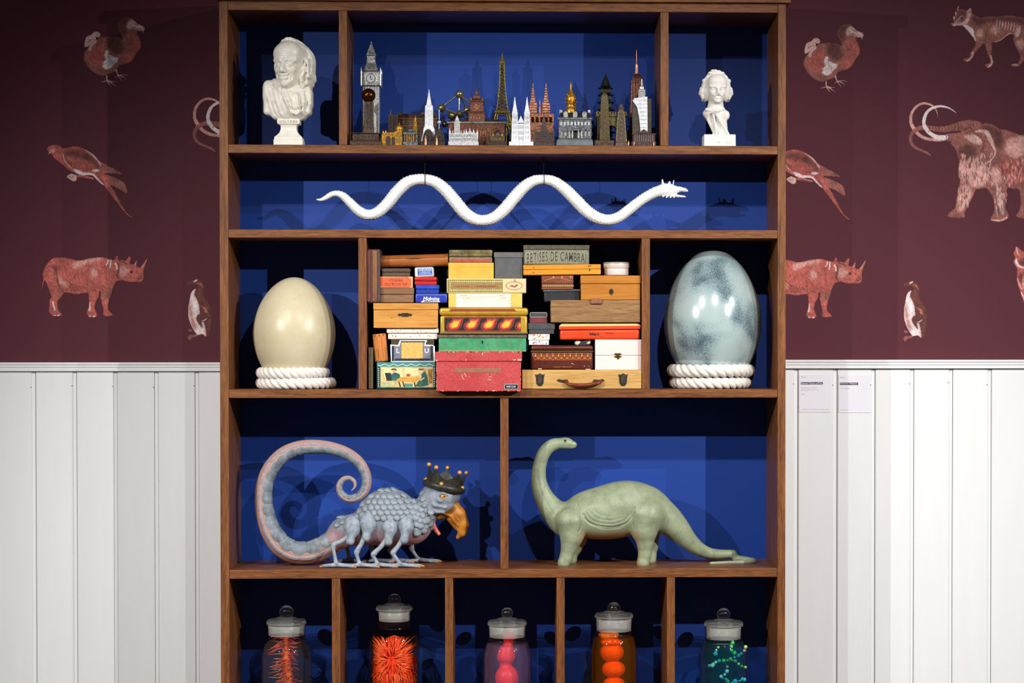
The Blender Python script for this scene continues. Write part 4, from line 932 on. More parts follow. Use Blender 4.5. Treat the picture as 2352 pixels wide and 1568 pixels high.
DKMETAL = flat('#3b332d', .4, .7, '#5a4e44', 300); BRASS = flat('#8a6a2c', .3, .8, '#5e4418', 400); STEEL = flat('#8a8a88', .3, .8)
def keyhole(b, cx, cy, r, parent=None):
    b.poly(INK, ell(cx, cy, r, r, 14), 'keyhole', .0011, parent)
    b.poly(INK, [(cx - r * .35, cy), (cx + r * .35, cy), (cx + r * .75, cy + r * 2.5), (cx - r * .75, cy + r * 2.5)], 'keyhole', .0011, parent)
# ---- left column
b = Bx('marbled_book_box', 'worn red-brown marbled book standing upright against the left divider', 843, 572, 873, 695.5, .01, .16, 0, 'book')
b.body(flat('#5a2c22', .6, 0, '#3a2a22', 90, .2), bevel=.003); b.patch(flat('#6b3a24', .6, 0, '#8a5a2a', 60, .2, stretch=(1, 1, .3)), 856, 575, 866, 692, 'spine_strip', .0012, .0015)
b.patch(flat('#7a2c28', .6, 0, '#4a2420', 80), 843.5, 575, 851, 692, 'spine_strip', .0012, .0015); b.patch(flat('#38404a', .6), 869, 582, 872.5, 690, 'cover_edge', .0008, .001)
# rolled leather case
t0 = W(874, 601, .05); t1 = W(1029, 596.5, .05)
t = thing('leather_tube_case', 'tan leather tube case lying across the small tins', 'case', ((t0.x + t1.x) / 2, .05, (t0.z + t1.z) / 2 - .014), 'old boxes and tins stacked in the middle compartment')
LEATH = flat('#8a4a16', .42, 0, '#a8622a', 25, .15, .5, stretch=(.3, 1, 1))
nseg = 30; pts = [t0.lerp(t1, i / nseg) for i in range(nseg + 1)]
MB().tube(pts, .0140, 32).build('tube', LEATH, t, 60)
ll = t0.lerp(t1, .03); MB().tube([t0.lerp(t1, -.002), ll], .0147, 32).build('end_cap', flat('#7a4014', .4), t, 60); MB().tube([t0.lerp(t1, .97), t0.lerp(t1, 1.004)], .0147, 32).build('end_cap', LEATH, t, 60)
sl = [(t0.lerp(t1, f) + Vector((0, -.0139 + .0005 * abs(f - .5), .0045 - .02 * (f - .5) ** 2))) for f in np.linspace(.38, .62, 9)]
MB().tube(sl, [.0002, .0005, .0008, .001, .001, .001, .0008, .0005, .0002], 6).build('slit', flat('#2a1406', .7), t)
MB().tube([t0.lerp(t1, f) + Vector((0, -.0128, .0062)) for f in np.linspace(.02, .98, 20)], .0005, 5).build('seam', flat('#6a3610', .5), t)
b = Bx('brown_tin', 'small dull brown tin under the left end of the leather tube', 876, 616, 942, 634.5, .02, .10)
m1 = flat('#4a3a30', .5, .2, '#5e4c40', 200, .1); b.body(m1, 616, 625, bevel=.002, name='lid'); b.body(m1, 625.5, 634.5, .0006, .0015)
b = Bx('lipstick_carton', 'orange carton lettered CORAIL DU ROSE VIF', 873, 635, 948, 661, .018, .11)
b.body(flat('#dcae78', .6), bevel=.0012); ORG = flat('#e0562a', .5, 0, '#e86434', 40)
b.poly(ORG, [(873.5, 637), (936, 635.5), (944, 641), (944.5, 657), (940, 660), (881, 660.5), (874, 655)], 'orange_label')
b.text('CORAIL', INKBR, 911, 643.5, 31, 6.2); b.text('DU ROSE VIF', INKBR, 910, 652.5, 52, 6.2)
b = Bx('wooden_lidded_box', 'plain walnut-brown lidded box below the orange carton', 872, 661, 951, 694.5, .02, .12)
m1 = wood('#6b4a34', '#8f6a4c', 'x', .5, 1.2); b.body(m1, 661, 675.5, 0, .0015, 'lid'); b.body(m1, 676.2, 694.5, .0004, .0015)
b = Bx('ointment_tin', 'white and blue printed ointment tin, topmost of its pile', 953, 613.5, 996, 635.5, .022, .09, -2)
b.body(flat('#e4e2dc', .35, .1), bevel=.003, seg=3); b.patch(flat('#2f62b4', .4, 0, '#3f74c4', 150), 959.5, 616.5, 993.5, 632, 'blue_label'); WH = flat('#eeeeea', .5)
b.text('ANKARINE', WH, 977, 619.8, 30, 4.4); b.text('POMMADE', WH, 977, 625, 22, 2.6); b.text('ANTISEPTIQUE', WH, 977, 629.2, 28, 2.6)
b = Bx('red_tin', 'small bright red tin on the blue tins', 952, 635.5, 1003, 654, .02, .09)
RED = flat('#c2221f', .35, .1); b.body(RED, 635.5, 645, 0, .003, 'lid', seg=3); b.body(RED, 645.5, 654, .0006, .0015); b.poly(flat('#5a0e0c', .5), [(964, 645), (984, 643.6), (992, 645), (984, 646.2)], 'thumb_notch')
b = Bx('blue_button_tin', 'deep blue tin with a small silver press button', 955, 654, 1008, 675, .02, .09)
BL = flat('#1c3fae', .4, .1, '#2a4cc0', 60); b.body(BL, 654, 664, -.0004, .002, 'lid'); b.body(flat('#0f3a9c', .4, .1), 664.4, 675, .0004, .0015)
MB().ball((b.x(982), b.y - .0012, b.z(666.5)), .0022, 12, 8).build('button', STEEL, b.t)
b = Bx('blue_script_tin', 'long blue tin with white script name on the front', 954, 675, 1027, 695, .014, .11)
b.body(flat('#2a3aa8', .35, .15, '#3444b4', 30), bevel=.003, seg=3); b.patch(flat('#8a92cc', .4), 955.5, 676, 1025.5, 677.2, 'rim')
b.text('Midmina', WH, 990, 686, 38, 10, shear=.35, bold=.02); b.poly(WH, [(967, 692.8), (975, 688.5), (977, 689.5), (973, 693.2), (1011, 691.6), (1010, 693.6), (967.5, 694)], 'underline', .0009)
b = Bx('pine_lock_box', 'honey-coloured wooden box with a dark iron escutcheon', 858, 696, 1006, 753, .012, .17)
PINE = wood('#b5762c', '#d29a4c', 'x', .45, .6); b.body(PINE, 696, 711, -.0006, .001, 'lid', -.0002); b.body(PINE, 711.6, 753, 0, .001)
b.poly(DKMETAL, [(913, 723), (917, 719.5), (921, 720.5), (924, 718.5), (937, 718.5), (940, 720.5), (943, 719.5), (947, 723), (943, 726.5), (940, 725.5), (937, 727.5), (924, 727.5), (921, 725.5), (917, 726.5)], 'escutcheon'); b.poly(INK, ell(930, 722, 1.6, 1.6, 10), 'keyhole', .0012); b.poly(INK, ell(900, 730, 1.3, .9, 8), 'knot', .0004)
b = Bx('floral_tin', 'flat white tin with faint red flowers under the honey-coloured box', 888, 753, 1008, 779, .02, .15)
CR_ = flat('#e4d8c8', .45, 0, '#ece4d6', 60); b.body(CR_, 753, 765, 0, .0025, 'lid', seg=3); b.body(CR_, 766, 779, .003, .002); PK = flat('#c8604a', .5, 0, '#d88a74', 300)
rn = random.Random(11)
for i in range(16):
    cx, cy = rn.uniform(894, 1000), rn.choice((758, 760, 762, 771, 773))
    b.poly(PK, [(cx + rn.uniform(.8, 2.6) * math.cos(a), cy + rn.uniform(.6, 1.6) * math.sin(a)) for a in (0, 1.2, 2.5, 3.8, 5)], 'flower', .0006 if cy < 765 else -.0024)
b = Bx('orange_wood_block', 'small leaning orange wooden slide box', 861, 766, 892, 830.5, .03, .05, -5)
ow = wood('#b5692c', '#cf8444', 'z', .5, .8); b.body(ow, bevel=.0025, seg=3)
for x in (866, 876, 886): b.patch(flat('#8a3c1c', .5), x - 1.6, 768, x + 1.6, 771.5, 'dowel', .0003, .0004); b.patch(flat('#8a3c1c', .5), x - 1.2, 826, x + 1.2, 828.5, 'dowel', .0003, .0004)
for x in (871, 881): b.patch(flat('#9a5a24', .5), x - .3, 772, x + .3, 825, 'joint', .0002, .0003)
b = Bx('biscuit_tin', 'grey and navy biscuit tin with L, U and a pictured biscuit', 896, 779, 999, 831.5, .016, .13)
b.body(flat('#4a4428', .45, .2, '#3a3520', 80), 779, 831.5, .002, .0015); GR = flat('#6f7480', .4, .1, '#868b96', 40); NV = flat('#222d42', .4)
b.poly(WH, [(896.5, 791), (914, 792), (918.5, 781), (981, 781), (977, 791), (994, 792), (998.5, 795), (999, 831), (898, 831)], 'label', .0004, None, .002)
b.poly(GR, [(900, 794), (917, 795), (921, 783), (977, 783), (974, 794), (995, 795), (996, 829), (901, 829)], 'label', .0007)
for q in ((900, 794, 905, 829), (989, 794, 994.5, 828), (907, 823, 988, 828)): b.patch(NV, *q, 'navy_band', .0010, .0003)
b.poly(NV, [(921, 783.3), (976, 783.3), (974.5, 786), (922, 786)], 'navy_band', .0010)
bi = flat('#dba24a', .5, 0, '#e8bb6a', 120, .2); e = []
for i in range(44):
    u = i / 44 * 4; s_ = int(u); f_ = u - s_; e.append([(922 + 49 * f_, 786), (971, 786 + 37 * f_), (971 - 49 * f_, 823), (922, 823 - 37 * f_)][s_])
e = [(946.5 + (x - 946.5) * (1 + .02 * (-1) ** i), 805 + (y - 805) * (1 + .02 * (-1) ** i)) for i, (x, y) in enumerate(e)]
bo = b.poly(bi, e, 'biscuit', .0018, None, .001)
for i in range(5):
    for j in range(5): b.poly(flat('#b87a30', .6), ell(930 + 8 * i + 2 * (j % 2), 801 + 4.5 * j, .6, .6, 6), 'biscuit_hole', .0021, bo)
b.text('L', WH, 914, 805, None, 11, .0012, bold=.02); b.text('U', WH, 980, 805, None, 11, .0012, bold=.02)
b = Bx('picture_tin', 'teal-bordered tin painted with two people at a table', 865, 831, 1001, 893, .01, .16)
b.body(flat('#2c5a58', .4, .2, '#1e4442', 60), bevel=.0018); b.patch(flat('#b8a468', .5, 0, '#d8c48a', 45), 874, 842, 995, 889, 'painted_scene', .0004, .0004)
wv = []
for i in range(34): wv.append((868 + i * 3.9, 837 + 2.2 * math.sin(i * 1.2)))
b.poly(flat('#3f8a8a', .5), [(866.5, 832), (999, 832), (999, 841.5), (866.5, 841.5)], 'border', .0003)
b.poly(flat('#cfd8c0', .5), wv + [(x, y + 1.6) for x, y in wv[::-1]], 'wavy_line', .0008)
for xx, yy in [(869.5, 846 + 5 * i) for i in range(9)] + [(997.5, 846 + 5 * i) for i in range(9)]: b.poly(flat('#bfcfbc', .5), ell(xx, yy, 1.3, 1.7, 8), 'border_dot', .0008)
TE = flat('#1c4a44', .5, 0, '#2c6a5c', 80); DK = flat('#1e2420', .5); SK = flat('#d2a078', .5); CRM = flat('#e0d09a', .5); TB = flat('#c48a30', .5, 0, '#d8a44a', 60)
b.poly(CRM, [(877, 845), (925, 845), (925, 874), (886, 874)], 'wall_patch', .0006); b.poly(DK, [(884, 856), (898, 856), (900, 874), (888, 874)], 'dark_window', .0009)
b.poly(TE, [(899, 859), (908, 855), (918, 859), (919, 866), (908, 874), (899, 873)], 'figure_coat', .0010); b.poly(SK, ell(905, 852.5, 3.2, 4, 12), 'figure_face', .0011); b.poly(DK, [(897, 850), (901, 846), (909, 846), (912, 851), (905, 848.5)], 'figure_hat', .0013)
b.poly(CRM, [(929, 845), (962, 845), (962, 862), (929, 864)], 'wall_patch', .0006); b.poly(flat('#6a5a30', .5), [(961, 846), (975, 846), (975, 850), (961, 850)], 'shelf_picture', .0008)
b.poly(flat('#b04a2c', .5), ell(938, 861, 5, 3.2, 10), 'fruit', .0012); b.poly(TB, [(918, 866), (960, 864), (966, 868), (952, 878), (908, 874)], 'table_picture', .0010)
b.poly(TE, [(968, 858), (976, 852), (981, 862), (984, 884), (966, 888), (955, 886), (960, 876), (968, 868)], 'figure_dress', .0012); b.poly(SK, ell(975, 849, 2.8, 3.4, 10), 'figure_face', .0013); b.poly(SK, [(964, 872), (974, 866), (976, 868), (966, 875)], 'figure_arm', .0014)
b.poly(flat('#a87838', .5, 0, '#7a5420', 120), [(983, 848), (993, 848), (993, 880), (985, 880)], 'sideboard', .0009)
for x in (915, 924, 950): b.poly(DK, [(x, 876), (x + 2.4, 876), (x + 6, 888), (x + 3, 888)], 'table_leg', .0009)
b.poly(flat('#7fa07a', .5, 0, '#cfc48a', 70), [(875, 879), (905, 877), (907, 888), (875, 888)], 'floor_picture', .0008); b.poly(flat('#4f8a78', .5), [(929, 880), (948, 881), (947, 888), (930, 888)], 'floor_picture', .0008)
b = Bx('narrow_book', 'narrow dark gilt-edged book standing against the left divider', 846, 797, 857, 893, .012, .12, 0, 'book')
b.body(flat('#4a2a1c', .6, 0, '#30231a', 120), bevel=.001); b.patch(flat('#8a7430', .4, .4, '#5a4a1c', 200), 847.5, 799, 850, 891, 'gilt_band'); b.patch(flat('#6a6a3a', .5, .2), 853.5, 799, 855.5, 891, 'gilt_band')
# ---- middle column
b = Bx('rusty_tin', 'tarnished olive tin with a red label, on the yellow carton', 1031, 573.5, 1131, 602.5, .03, .12)
m1 = flat('#5a5030', .45, .4, '#8a7a4a', 90, .15); b.body(m1, 573.5, 589.5, 0, .0025, 'lid', seg=3); b.body(flat('#6e6248', .5, .2, '#8a7c60', 100), 590, 602.5, .0005, .0015); b.patch(flat('#9a3430', .5, 0, '#b04a40', 90), 1037, 595, 1126, 601, 'red_label', .0002, .0006)
b.patch(flat('#3a3018', .5), 1032, 580.5, 1130, 581.6, 'groove', .0002, .0004)
b = Bx('yellow_carton', 'plain mustard yellow carton with a creased front', 1030, 603, 1134, 639.5, .022, .13)
b.body(flat('#dca032', .6, 0, '#e4ac40', 50, .3), bevel=.0008); b.patch(flat('#c08a28', .6), 1031, 612.8, 1133, 613.4, 'crease', .0001, .0002)
b = Bx('grey_lidded_box', 'slate grey cardboard box with a fitted lid', 1135, 579, 1201.5, 639, .026, .12)
g = flat('#4a4c4e', .6, 0, '#545658', 80); b.body(flat('#585654', .55, 0, '#646260', 80), 579, 591.5, -.0005, .0008, 'lid', -.0002); b.body(g, 591.5, 639, .0012, .0008)
b = Bx('cigar_box', 'olive patterned cigar box with rows of cream dots and a paper seal', 1026, 639.5, 1208.5, 672.5, .014, .16)
b.body(flat('#d4be88', .5), bevel=.001); b.patch(flat('#86743a', .5, 0, '#9a8a4e', 100), 1028, 642, 1155, 670.5, 'pattern_paper'); DOT = flat('#f2e6b4', .5)
mb = MB()
for i in range(29):
    for yy in (646.5, 666.2): mb.prism([(b.x(p), b.z(q)) for p, q in ell(1033.5 + i * 4.25, yy, 1.25, 1.25, 8)], b.y - .0009, b.y - .0006)
for yy in (651.5, 656.5, 661.5): mb.prism([(b.x(p), b.z(q)) for p, q in ell(1034, yy, 1.1, 1.1, 8)], b.y - .0009, b.y - .0006)
STUFF('dot_border', mb, DOT, b.t); b.patch(flat('#9a6a40', .5), 1040, 654, 1146, 660.5, 'title_band', .0008)
b.text('LA FLOR', flat('#7a3a24', .5), 1063, 657.3, 30, 3.4, .0011); b.text('EL REY DEL MUNDO', flat('#6a2a1c', .5), 1117, 657.3, 44, 3.4, .0011)
b.patch(flat('#e2bf92', .5), 1155, 641, 1207, 671, 'paper_seal', .0006); BRN = flat('#8a4a30', .5)
r1 = ell(1181, 656, 19.5, 9.5, 28); r2 = ell(1181, 656, 18.3, 8.6, 28); mb = MB()
for i in range(28): j = (i + 1) % 28; mb.prism([(b.x(p), b.z(q)) for p, q in (r1[i], r1[j], r2[j], r2[i])], b.y - .001, b.y - .0007)
mb.build('seal_ring', BRN, b.t); b.poly(BRN, [(1170, 657), (1176, 654), (1181, 657), (1188, 652), (1190, 655), (1183, 660), (1175, 658)], 'seal_emblem', .001); b.poly(flat('#c88a64', .5), [(1180, 641.5), (1185, 641.5), (1185, 648), (1180, 648)], 'seal_stamp', .001)
b = Bx('index_card_box', 'yellow box with a large white paper label', 1030, 672.5, 1199.5, 706.5, .016, .15)
b.body(flat('#dcb04a', .55, 0, '#e4bc5a', 60), bevel=.0012); b.patch(flat('#ece0c0', .6, 0, '#f2e8cc', 40), 1047.5, 674, 1173, 705, 'paper_label'); GRY = flat('#8a8470', .6); b.patch(flat('#a89c80', .6), 1031, 703.5, 1199, 706, 'worn_edge', .0004)
for q in ((1049.5, 681.5, 1171, 682), (1049.5, 681.5, 1050, 703), (1170.5, 681.5, 1171, 703)): b.patch(GRY, *q, 'ruled_line', .0008, .0003)
for st, cx, cy, w in (('GROUPE', 1065, 678, 16), ('SECTION', 1070, 685, 17), ('SERIE', 1152, 678, 12), ('No DATE', 1156, 684.5, 15), ('. . . . . . .', 1113, 685, 40)): b.text(st, GRY, cx, cy, w, None if '.' in st else 2.4, .0009)
b = Bx('art_deco_tin', 'golden yellow tin with dark panel of red and yellow shell motifs', 1009, 706.5, 1213, 766.5, .01, .17)
YG = flat('#b8902c', .35, .35, '#cfa83e', 60); b.body(YG, 706.5, 724.5, 0, .006, 'lid', seg=4); b.body(YG, 725, 766.5, .002, .004, seg=3)
b.poly(flat('#8a3420', .45), [(1030, 715), (1036, 709.5), (1180, 709.5), (1188, 715)], 'lid_panel', .0004); b.patch(flat('#8a7a44', .4, .4), 1010, 762.5, 1212, 766, 'base_rim', .001, .004)
bo = b.patch(flat('#241a16', .4), 1021, 727, 1196, 762, 'dark_panel', -.0012, .001); RD = flat('#b8352c', .4); PKD = flat('#a84a5a', .4); YE = flat('#e2a63a', .4, 0, '#d8c040', 200); OR2 = flat('#d8602a', .4)
def shellm(cx, cy, k=1.0):
    o1 = [(-17, 6), (-15, -3), (-7, -8), (-4, -14), (3, -16), (12, -15), (21, -17), (18, -8), (15, 2), (8, 10), (-2, 12), (-10, 13)]
    cl = lambda pts: [(min(max(cx + x * k, 1021.5), 1195.5), min(max(cy + y * k, 727.5), 761.5)) for x, y in pts]
    sm = lambda p, f: [(x * f, y * f) for x, y in p]
    for mt, f, of in ((PKD, 1.06, .0006), (flat('#341a16', .4), .98, .0008), (RD, .86, .0010), (OR2, .68, .0012), (YE, .5, .0014)):
        pp = cl([(p[0], p[1]) for p in crom(sm(o1, f), 3, True)])
        b.poly(mt, pp, 'shell_motif', of - .0012, bo)
for i in range(5): shellm(1044 + i * 39.3, 745.5)
b.patch(flat('#a03028', .4), 1021, 727.5, 1196, 730, 'red_line', -.0008, .0004, 0, bo); b.patch(flat('#a03028', .4), 1021, 759, 1196, 761.5, 'red_line', -.0008, .0004, 0, bo)
b = Bx('green_cash_tin', 'scuffed green metal tin with a keyhole, on the red cardboard box', 1007, 767, 1209, 807.5, .016, .16)
b.body(flat('#5a4a3c', .5, .4, '#7a685a', 120, .15), 768, 776, -.001, .001, 'lid', -.0004); b.body(flat('#2f8a5c', .45, .1, '#469c6c', 70, .1), 776.2, 807.5, .0006, .0012); b.patch(flat('#6a8a58', .5, .2, '#8a9a6a', 150), 1007.5, 803, 1208.5, 807, 'base_rim', .0006, .001)
keyhole(b, 1108, 784, 2.0)
for cx in (1023, 1048, 1073, 1097, 1120, 1144, 1168, 1190): b.poly(flat('#4a7a58', .5, 0, '#6a7a58', 200), ell(cx, 791, 3.5, 4.5, 10), 'worn_spot', -.0004)
b = Bx('red_carton', 'large scuffed red cardboard box with a lid, jutting over the shelf edge', 1000.5, 807.5, 1198, 898.5, -.028, .2)
m = N('red_board'); m.set(.6, 0, .3); v = m.coord(); f = m.noise(v, 260, 4, .7); g2 = m.noise(v, 14, 3)
m.base(m.ramp(m.math('ADD', m.math('MULTIPLY', f, .6), m.math('MULTIPLY', g2, .4)), [(.36, '#a43234'), (.5, '#b43e41'), (.66, '#c25654')])); m.bump(f, .15, .0005); RB = m.m
WORN = flat('#d8bfa4', .7, 0, '#c48a74', 300)
b.body(RB, 807.5, 829.5, -.0012, .0012, 'lid', -.0003); b.body(RB, 829.8, 898.5, .0014, .0012)
rn = random.Random(21)
for i in range(26):
    x = rn.uniform(1001, 1190); w = rn.uniform(2, 9); b.patch(WORN, x, 807.6, x + w, 808.4 + rn.random(), 'scuff', .0021, .0006)
for i in range(18):
    x = rn.uniform(1002, 1190); w = rn.uniform(2, 8); b.patch(WORN, x, 897.2 - rn.random(), x + w, 898.3, 'scuff', -.0006, .0006)
for i in range(12): y = rn.uniform(832, 892); b.patch(WORN, 1002, y, 1002.8 + rn.random() * .6, y + rn.uniform(2, 6), 'scuff', -.0006, .0006); y = rn.uniform(832, 892); b.patch(WORN, 1195.6, y, 1196.4, y + rn.uniform(2, 6), 'scuff', -.0006, .0006)
for q in ((1107, 808.5, 1109, 816), (1069.5, 824, 1071, 829), (1178, 825, 1185, 827.5), (1188, 824, 1197, 828), (1000.8, 826, 1005, 829)): b.patch(WORN, *q, 'scuff', .0021, .0006)
b.patch(flat('#96654e', .6, 0, '#8a5a44', 100), 1044, 845, 1150, 855, 'faded_strip', -.0008, .0006)
mb = MB()
for p in ([(1063, 860), (1061, 864), (1063, 869), (1066, 872)], [(1067, 857), (1069, 861), (1071, 866)], [(1066, 860), (1070, 862)], [(1120, 871), (1124, 873), (1128, 871)], [(1123, 864), (1126, 866), (1129, 864)], [(1077, 866), (1079, 865)]): mb.tube([(b.x(x), b.y + .0012, b.z(y)) for x, y in p], .0009, 5)
STUFF('scratch', mb, WORN, b.t); b.poly(INK, ell(1125, 861, 1.4, 1.2, 8), 'stain', -.0009)
bo = b.patch(flat('#a8a8b4', .4), 1158, 881.5, 1190, 893.5, 'name_plate', -.0006, .0008); b.patch(flat('#15161c', .4), 1159.5, 883, 1189, 892.3, 'name_plate_field', -.0004, .0004, 0, bo); b.text('MUSIC CLUB', WH, 1173.5, 887.6, 21, 4, -.0001, 'lettering', bo, bold=.01)
# ---- right column
b = Bx('sweets_tin', 'grey tin lettered BETISES DE CAMBRAI in ornate capitals', 1202, 562.5, 1354, 607.5, .02, .15)
b.body(flat('#4a4438', .45, .3, '#5e5848', 120), 562.5, 573.5, 0, .0015, 'lid'); b.body(flat('#5e5c48', .5, .1, '#74725c', 150), 573.5, 607.5, .0006, .0015)
m = N('scrollwork'); m.set(.5); v = m.coord(); f = m.noise(v, 260, 2, .5, 2.5); m.base(m.ramp(f, [(.42, '#5a5a48'), (.5, '#9a9a80'), (.6, '#6a6a54')])); b.patch(m.m, 1206, 574.5, 1350, 605, 'scroll_ornament', .0002, .0006)
tx = text_mb('BETISES DE CAMBRAI', b.x(1278), b.z(590), b.y - .0009, 137 * b.k, 22 * b.k, spacing=1.12); cxx = b.x(1278)
tx.v = [(x, y, z - 1.1 * (x - cxx) ** 2 + .002) for x, y, z in tx.v]; tx.build('lettering', flat('#26221c', .5), b.t, 0)
sh_ = text_mb('BETISES DE CAMBRAI', b.x(1277.4), b.z(589.6), b.y - .0007, 139 * b.k, 23 * b.k, bold=.015, spacing=1.12); sh_.v = [(x, y, z - 1.1 * (x - cxx) ** 2 + .002) for x, y, z in sh_.v]; sh_.build('lettering_outline', flat('#b4b098', .5), b.t, 0)
b = Bx('pencil_box', 'long flat honey-yellow wooden box beneath the sweets tin', 1202, 607.5, 1380, 630.5, .018, .09, -.6)
PY = wood('#c07a1c', '#d8962e', 'x', .4, .5); b.body(PY, 607.5, 618, 0, .0008, 'lid'); b.body(PY, 618.6, 630.5, 0, .0008)
for x, y in ((1225, 613.5), (1225, 625), (1352, 612), (1354, 620.5)): b.poly(INKBR, ell(x, y, 1.3, 1.3, 8), 'rivet', .0005)
b.poly(INKBR, [(1350, 611), (1358, 609.5), (1358, 611), (1351, 612.5)], 'clasp', .0006); b.poly(INKBR, [(1352, 621), (1356, 617), (1357, 619), (1354, 623)], 'clasp', .0006)
a = W(1416, 632, .055); t = thing('round_white_tin', 'round white tin with a fitted lid on the keyhole box', 'tin', (a.x, .055, a.z), 'old boxes and tins stacked in the middle compartment')
s_ = 1.01e-3; MB().lathe([(.0280, 0), (.0288, .001), (.0288, .0155)], a, 48).build('body', flat('#d8d0cc', .4), t, 40); MB().lathe([(.0297, .016), (.0302, .017), (.0302, .028), (.0296, .0295), (.0275, .030)], a, 48).build('lid', flat('#c8bcb4', .4), t, 40)
MB().lathe([(.0303, .0270), (.0305, .0280), (.0303, .0290)], a, 48).build('lid_rim', flat('#7a6a62', .4), t, 40)
b = Bx('inlaid_box', 'reddish-brown wooden box with inlaid lattice band', 1244, 630.5, 1317, 664.5, .024, .1)
w1 = wood('#6b3420', '#96563a', 'x', .4, .8); b.body(w1, 630.5, 650.5, 0, .001, 'lid'); bo = b.body(w1, 651, 664.5, .0002, .001)
b.patch(flat('#5a3018', .5), 1244.5, 652, 1316.5, 660, 'inlay_band', .0002, .0005)
mb = MB()
for i in range(18):
    x = 1246 + i * 4; mb.prism([(b.x(p), b.z(q)) for p, q in ((x, 656), (x + 1.9, 653), (x + 3.8, 656), (x + 1.9, 659))], b.y - .0006, b.y - .0003)
STUFF('lattice_inlay', mb, flat('#b08a4e', .5), b.t)
for x in (1271, 1291, 1311): b.poly(flat('#b8826a', .5), [(x, 633), (x + 2.5, 636), (x, 639.5), (x - 2.5, 636)], 'diamond_inlay', .0006)
mb = MB(); mb.tube([(b.x(1250 + 2 * i), b.y - .0002, b.z(645 - 7 * math.sin(i / 30 * math.pi))) for i in range(31)], .0006, 5); mb.build('curved_inlay', flat('#c08a6a', .5), b.t)
b = Bx('black_tin', 'black tin with a silvery lid edge beneath the inlaid box', 1248, 664.5, 1334, 692, .028, .1, -1)
b.body(flat('#8a8e90', .3, .7), 664.5, 669.5, 0, .002, 'lid'); b.body(flat('#24262a', .4, .1, '#2c2e32', 100), 669.8, 692, .002, .002)
b = Bx('keyhole_box', 'orange-brown wooden box with lid and a black keyhole', 1334, 632.5, 1471, 688.5, .012, .16)
KW = wood('#a5641c', '#bd7e30', 'x', .42, .5); b.body(KW, 632.5, 651, -.0006, .0012, 'lid', -.0002); b.body(KW, 651.8, 688.5, 0, .0012)
b.poly(DKMETAL, ell(1404, 670, 5, 7.2, 18), 'escutcheon', .0006); keyhole(b, 1404, 667.5, 2.2)
b = Bx('oak_drawer_box', 'long rough weathered wooden box with a leather pull tab', 1265, 689, 1471, 740, .01, .17)
m = wood('#6b4a2c', '#a07a4e', 'x', .6, .9, .3, 1.0, .6); b.body(m, bevel=.001)
a0 = b.x(1357); a1 = b.x(1382); zt = b.z(689); mb = MB()
mb.prism([(a0, zt + .0035), (a1, zt + .0035), (a1, zt - .008), (a0, zt - .0085)], b.y - .005, b.y - .0001); mb.build('pull_tab', flat('#7a4a30', .5, 0, '#94604a', 100), b.t, 35, .001)
MB().box(a0, a1, b.y - .0035, b.y - .0002, zt - .0095, zt - .0075).build('tab_slot', flat('#5a1e10', .6), b.t)
b = Bx('ring_box', 'tiny box with a grey framed lid and dark red base', 1216.5, 716.5, 1257, 741.5, .024, .06)
b.body(flat('#3c3c40', .5), 716.5, 729, 0, .0008, 'lid'); b.body(flat('#6a2228', .5, 0, '#7a2c32', 100), 729.3, 741.5, -.0003, .0008)
mb = MB(); fr = flat('#a8a4a0', .4, .3)
for q in ((1217, 717, 1257, 718.4), (1217, 727.4, 1257, 728.8), (1217, 717, 1218.6, 728.8), (1255.4, 717, 1257, 728.8)): mb.box(b.x(q[0]), b.x(q[2]), b.y - .0008, b.y - .0002, b.z(q[3]), b.z(q[1]))
mb.build('lid_frame', fr, b.t)
b = Bx('charcoal_box', 'charcoal grey cardboard box with a deep lid below the ring box', 1213, 741.5, 1274.5, 766.5, .02, .08)
b.body(flat('#3a3b40', .55, 0, '#44454a', 80), 741.5, 756, 0, .0008, 'lid'); b.body(flat('#36373c', .55), 756, 766.5, .0016, .0008)
b = Bx('floral_white_box', 'little white box printed with orange and violet flowers', 1213, 767, 1262.5, 792, .022, .07)
b.body(flat('#e8e4e2', .5), 767, 780.5, 0, .0012, 'lid'); b.body(flat('#e8e4e2', .5), 780.8, 792, .0018, .0012); rn = random.Random(8)
for i in range(14):
    cx, cy = rn.uniform(1218, 1258), rn.uniform(769.5, 778.5); b.poly(flat(rn.choice(('#e08a3a', '#e8b070', '#d8707a', '#e8a03a')), .5), [(cx - 2.5, cy + 2), (cx - .5, cy - 2.2), (cx + 2.5, cy - 2.4), (cx + .8, cy + .6)], 'petal', .0005)
for i in range(14):
    cx, cy = rn.uniform(1219, 1257), rn.uniform(783, 790); b.poly(flat(rn.choice(('#6a4a9a', '#3a3a6a', '#b04a9a', '#e0a46a')), .5), [(cx - 1.4, cy + 1.4), (cx + .2, cy - 1.6), (cx + 1.5, cy - .6), (cx + .6, cy + 1)], 'petal', -.0012)
b = Bx('toffee_tin', "long orange-red toffee tin with a cream-topped lid", 1285, 738.5, 1471, 779.5, .012, .15, -.5)
OR = flat('#d8401c', .3, 0, '#e04a22', 30); z0, z1 = b.z(756), b.z(739); xa, xb = b.x0, b.x1
MB().loft([(xa - .001, xb + .001, b.y - .001, b.y + b.d, z0), (xa - .001, xb + .001, b.y - .001, b.y + b.d, b.z(748.5))]).build('lid', OR, b.t, 30, .0015)
MB().loft([(xa - .001, xb + .001, b.y - .001, b.y + b.d, b.z(748.5)), (xa + .004, xb - .004, b.y + .006, b.y + b.d - .006, b.z(744)), (xa + .008, xb - .008, b.y + .012, b.y + b.d - .012, b.z(740))]).build('lid_top', flat('#e6d08a', .35), b.t, 50)
b.body(OR, 756.3, 779.5, .0012, .005, seg=4); b.patch(flat('#7a1c0a', .5), 1286, 755.6, 1470, 756.6, 'lid_line', .0006, .0006)
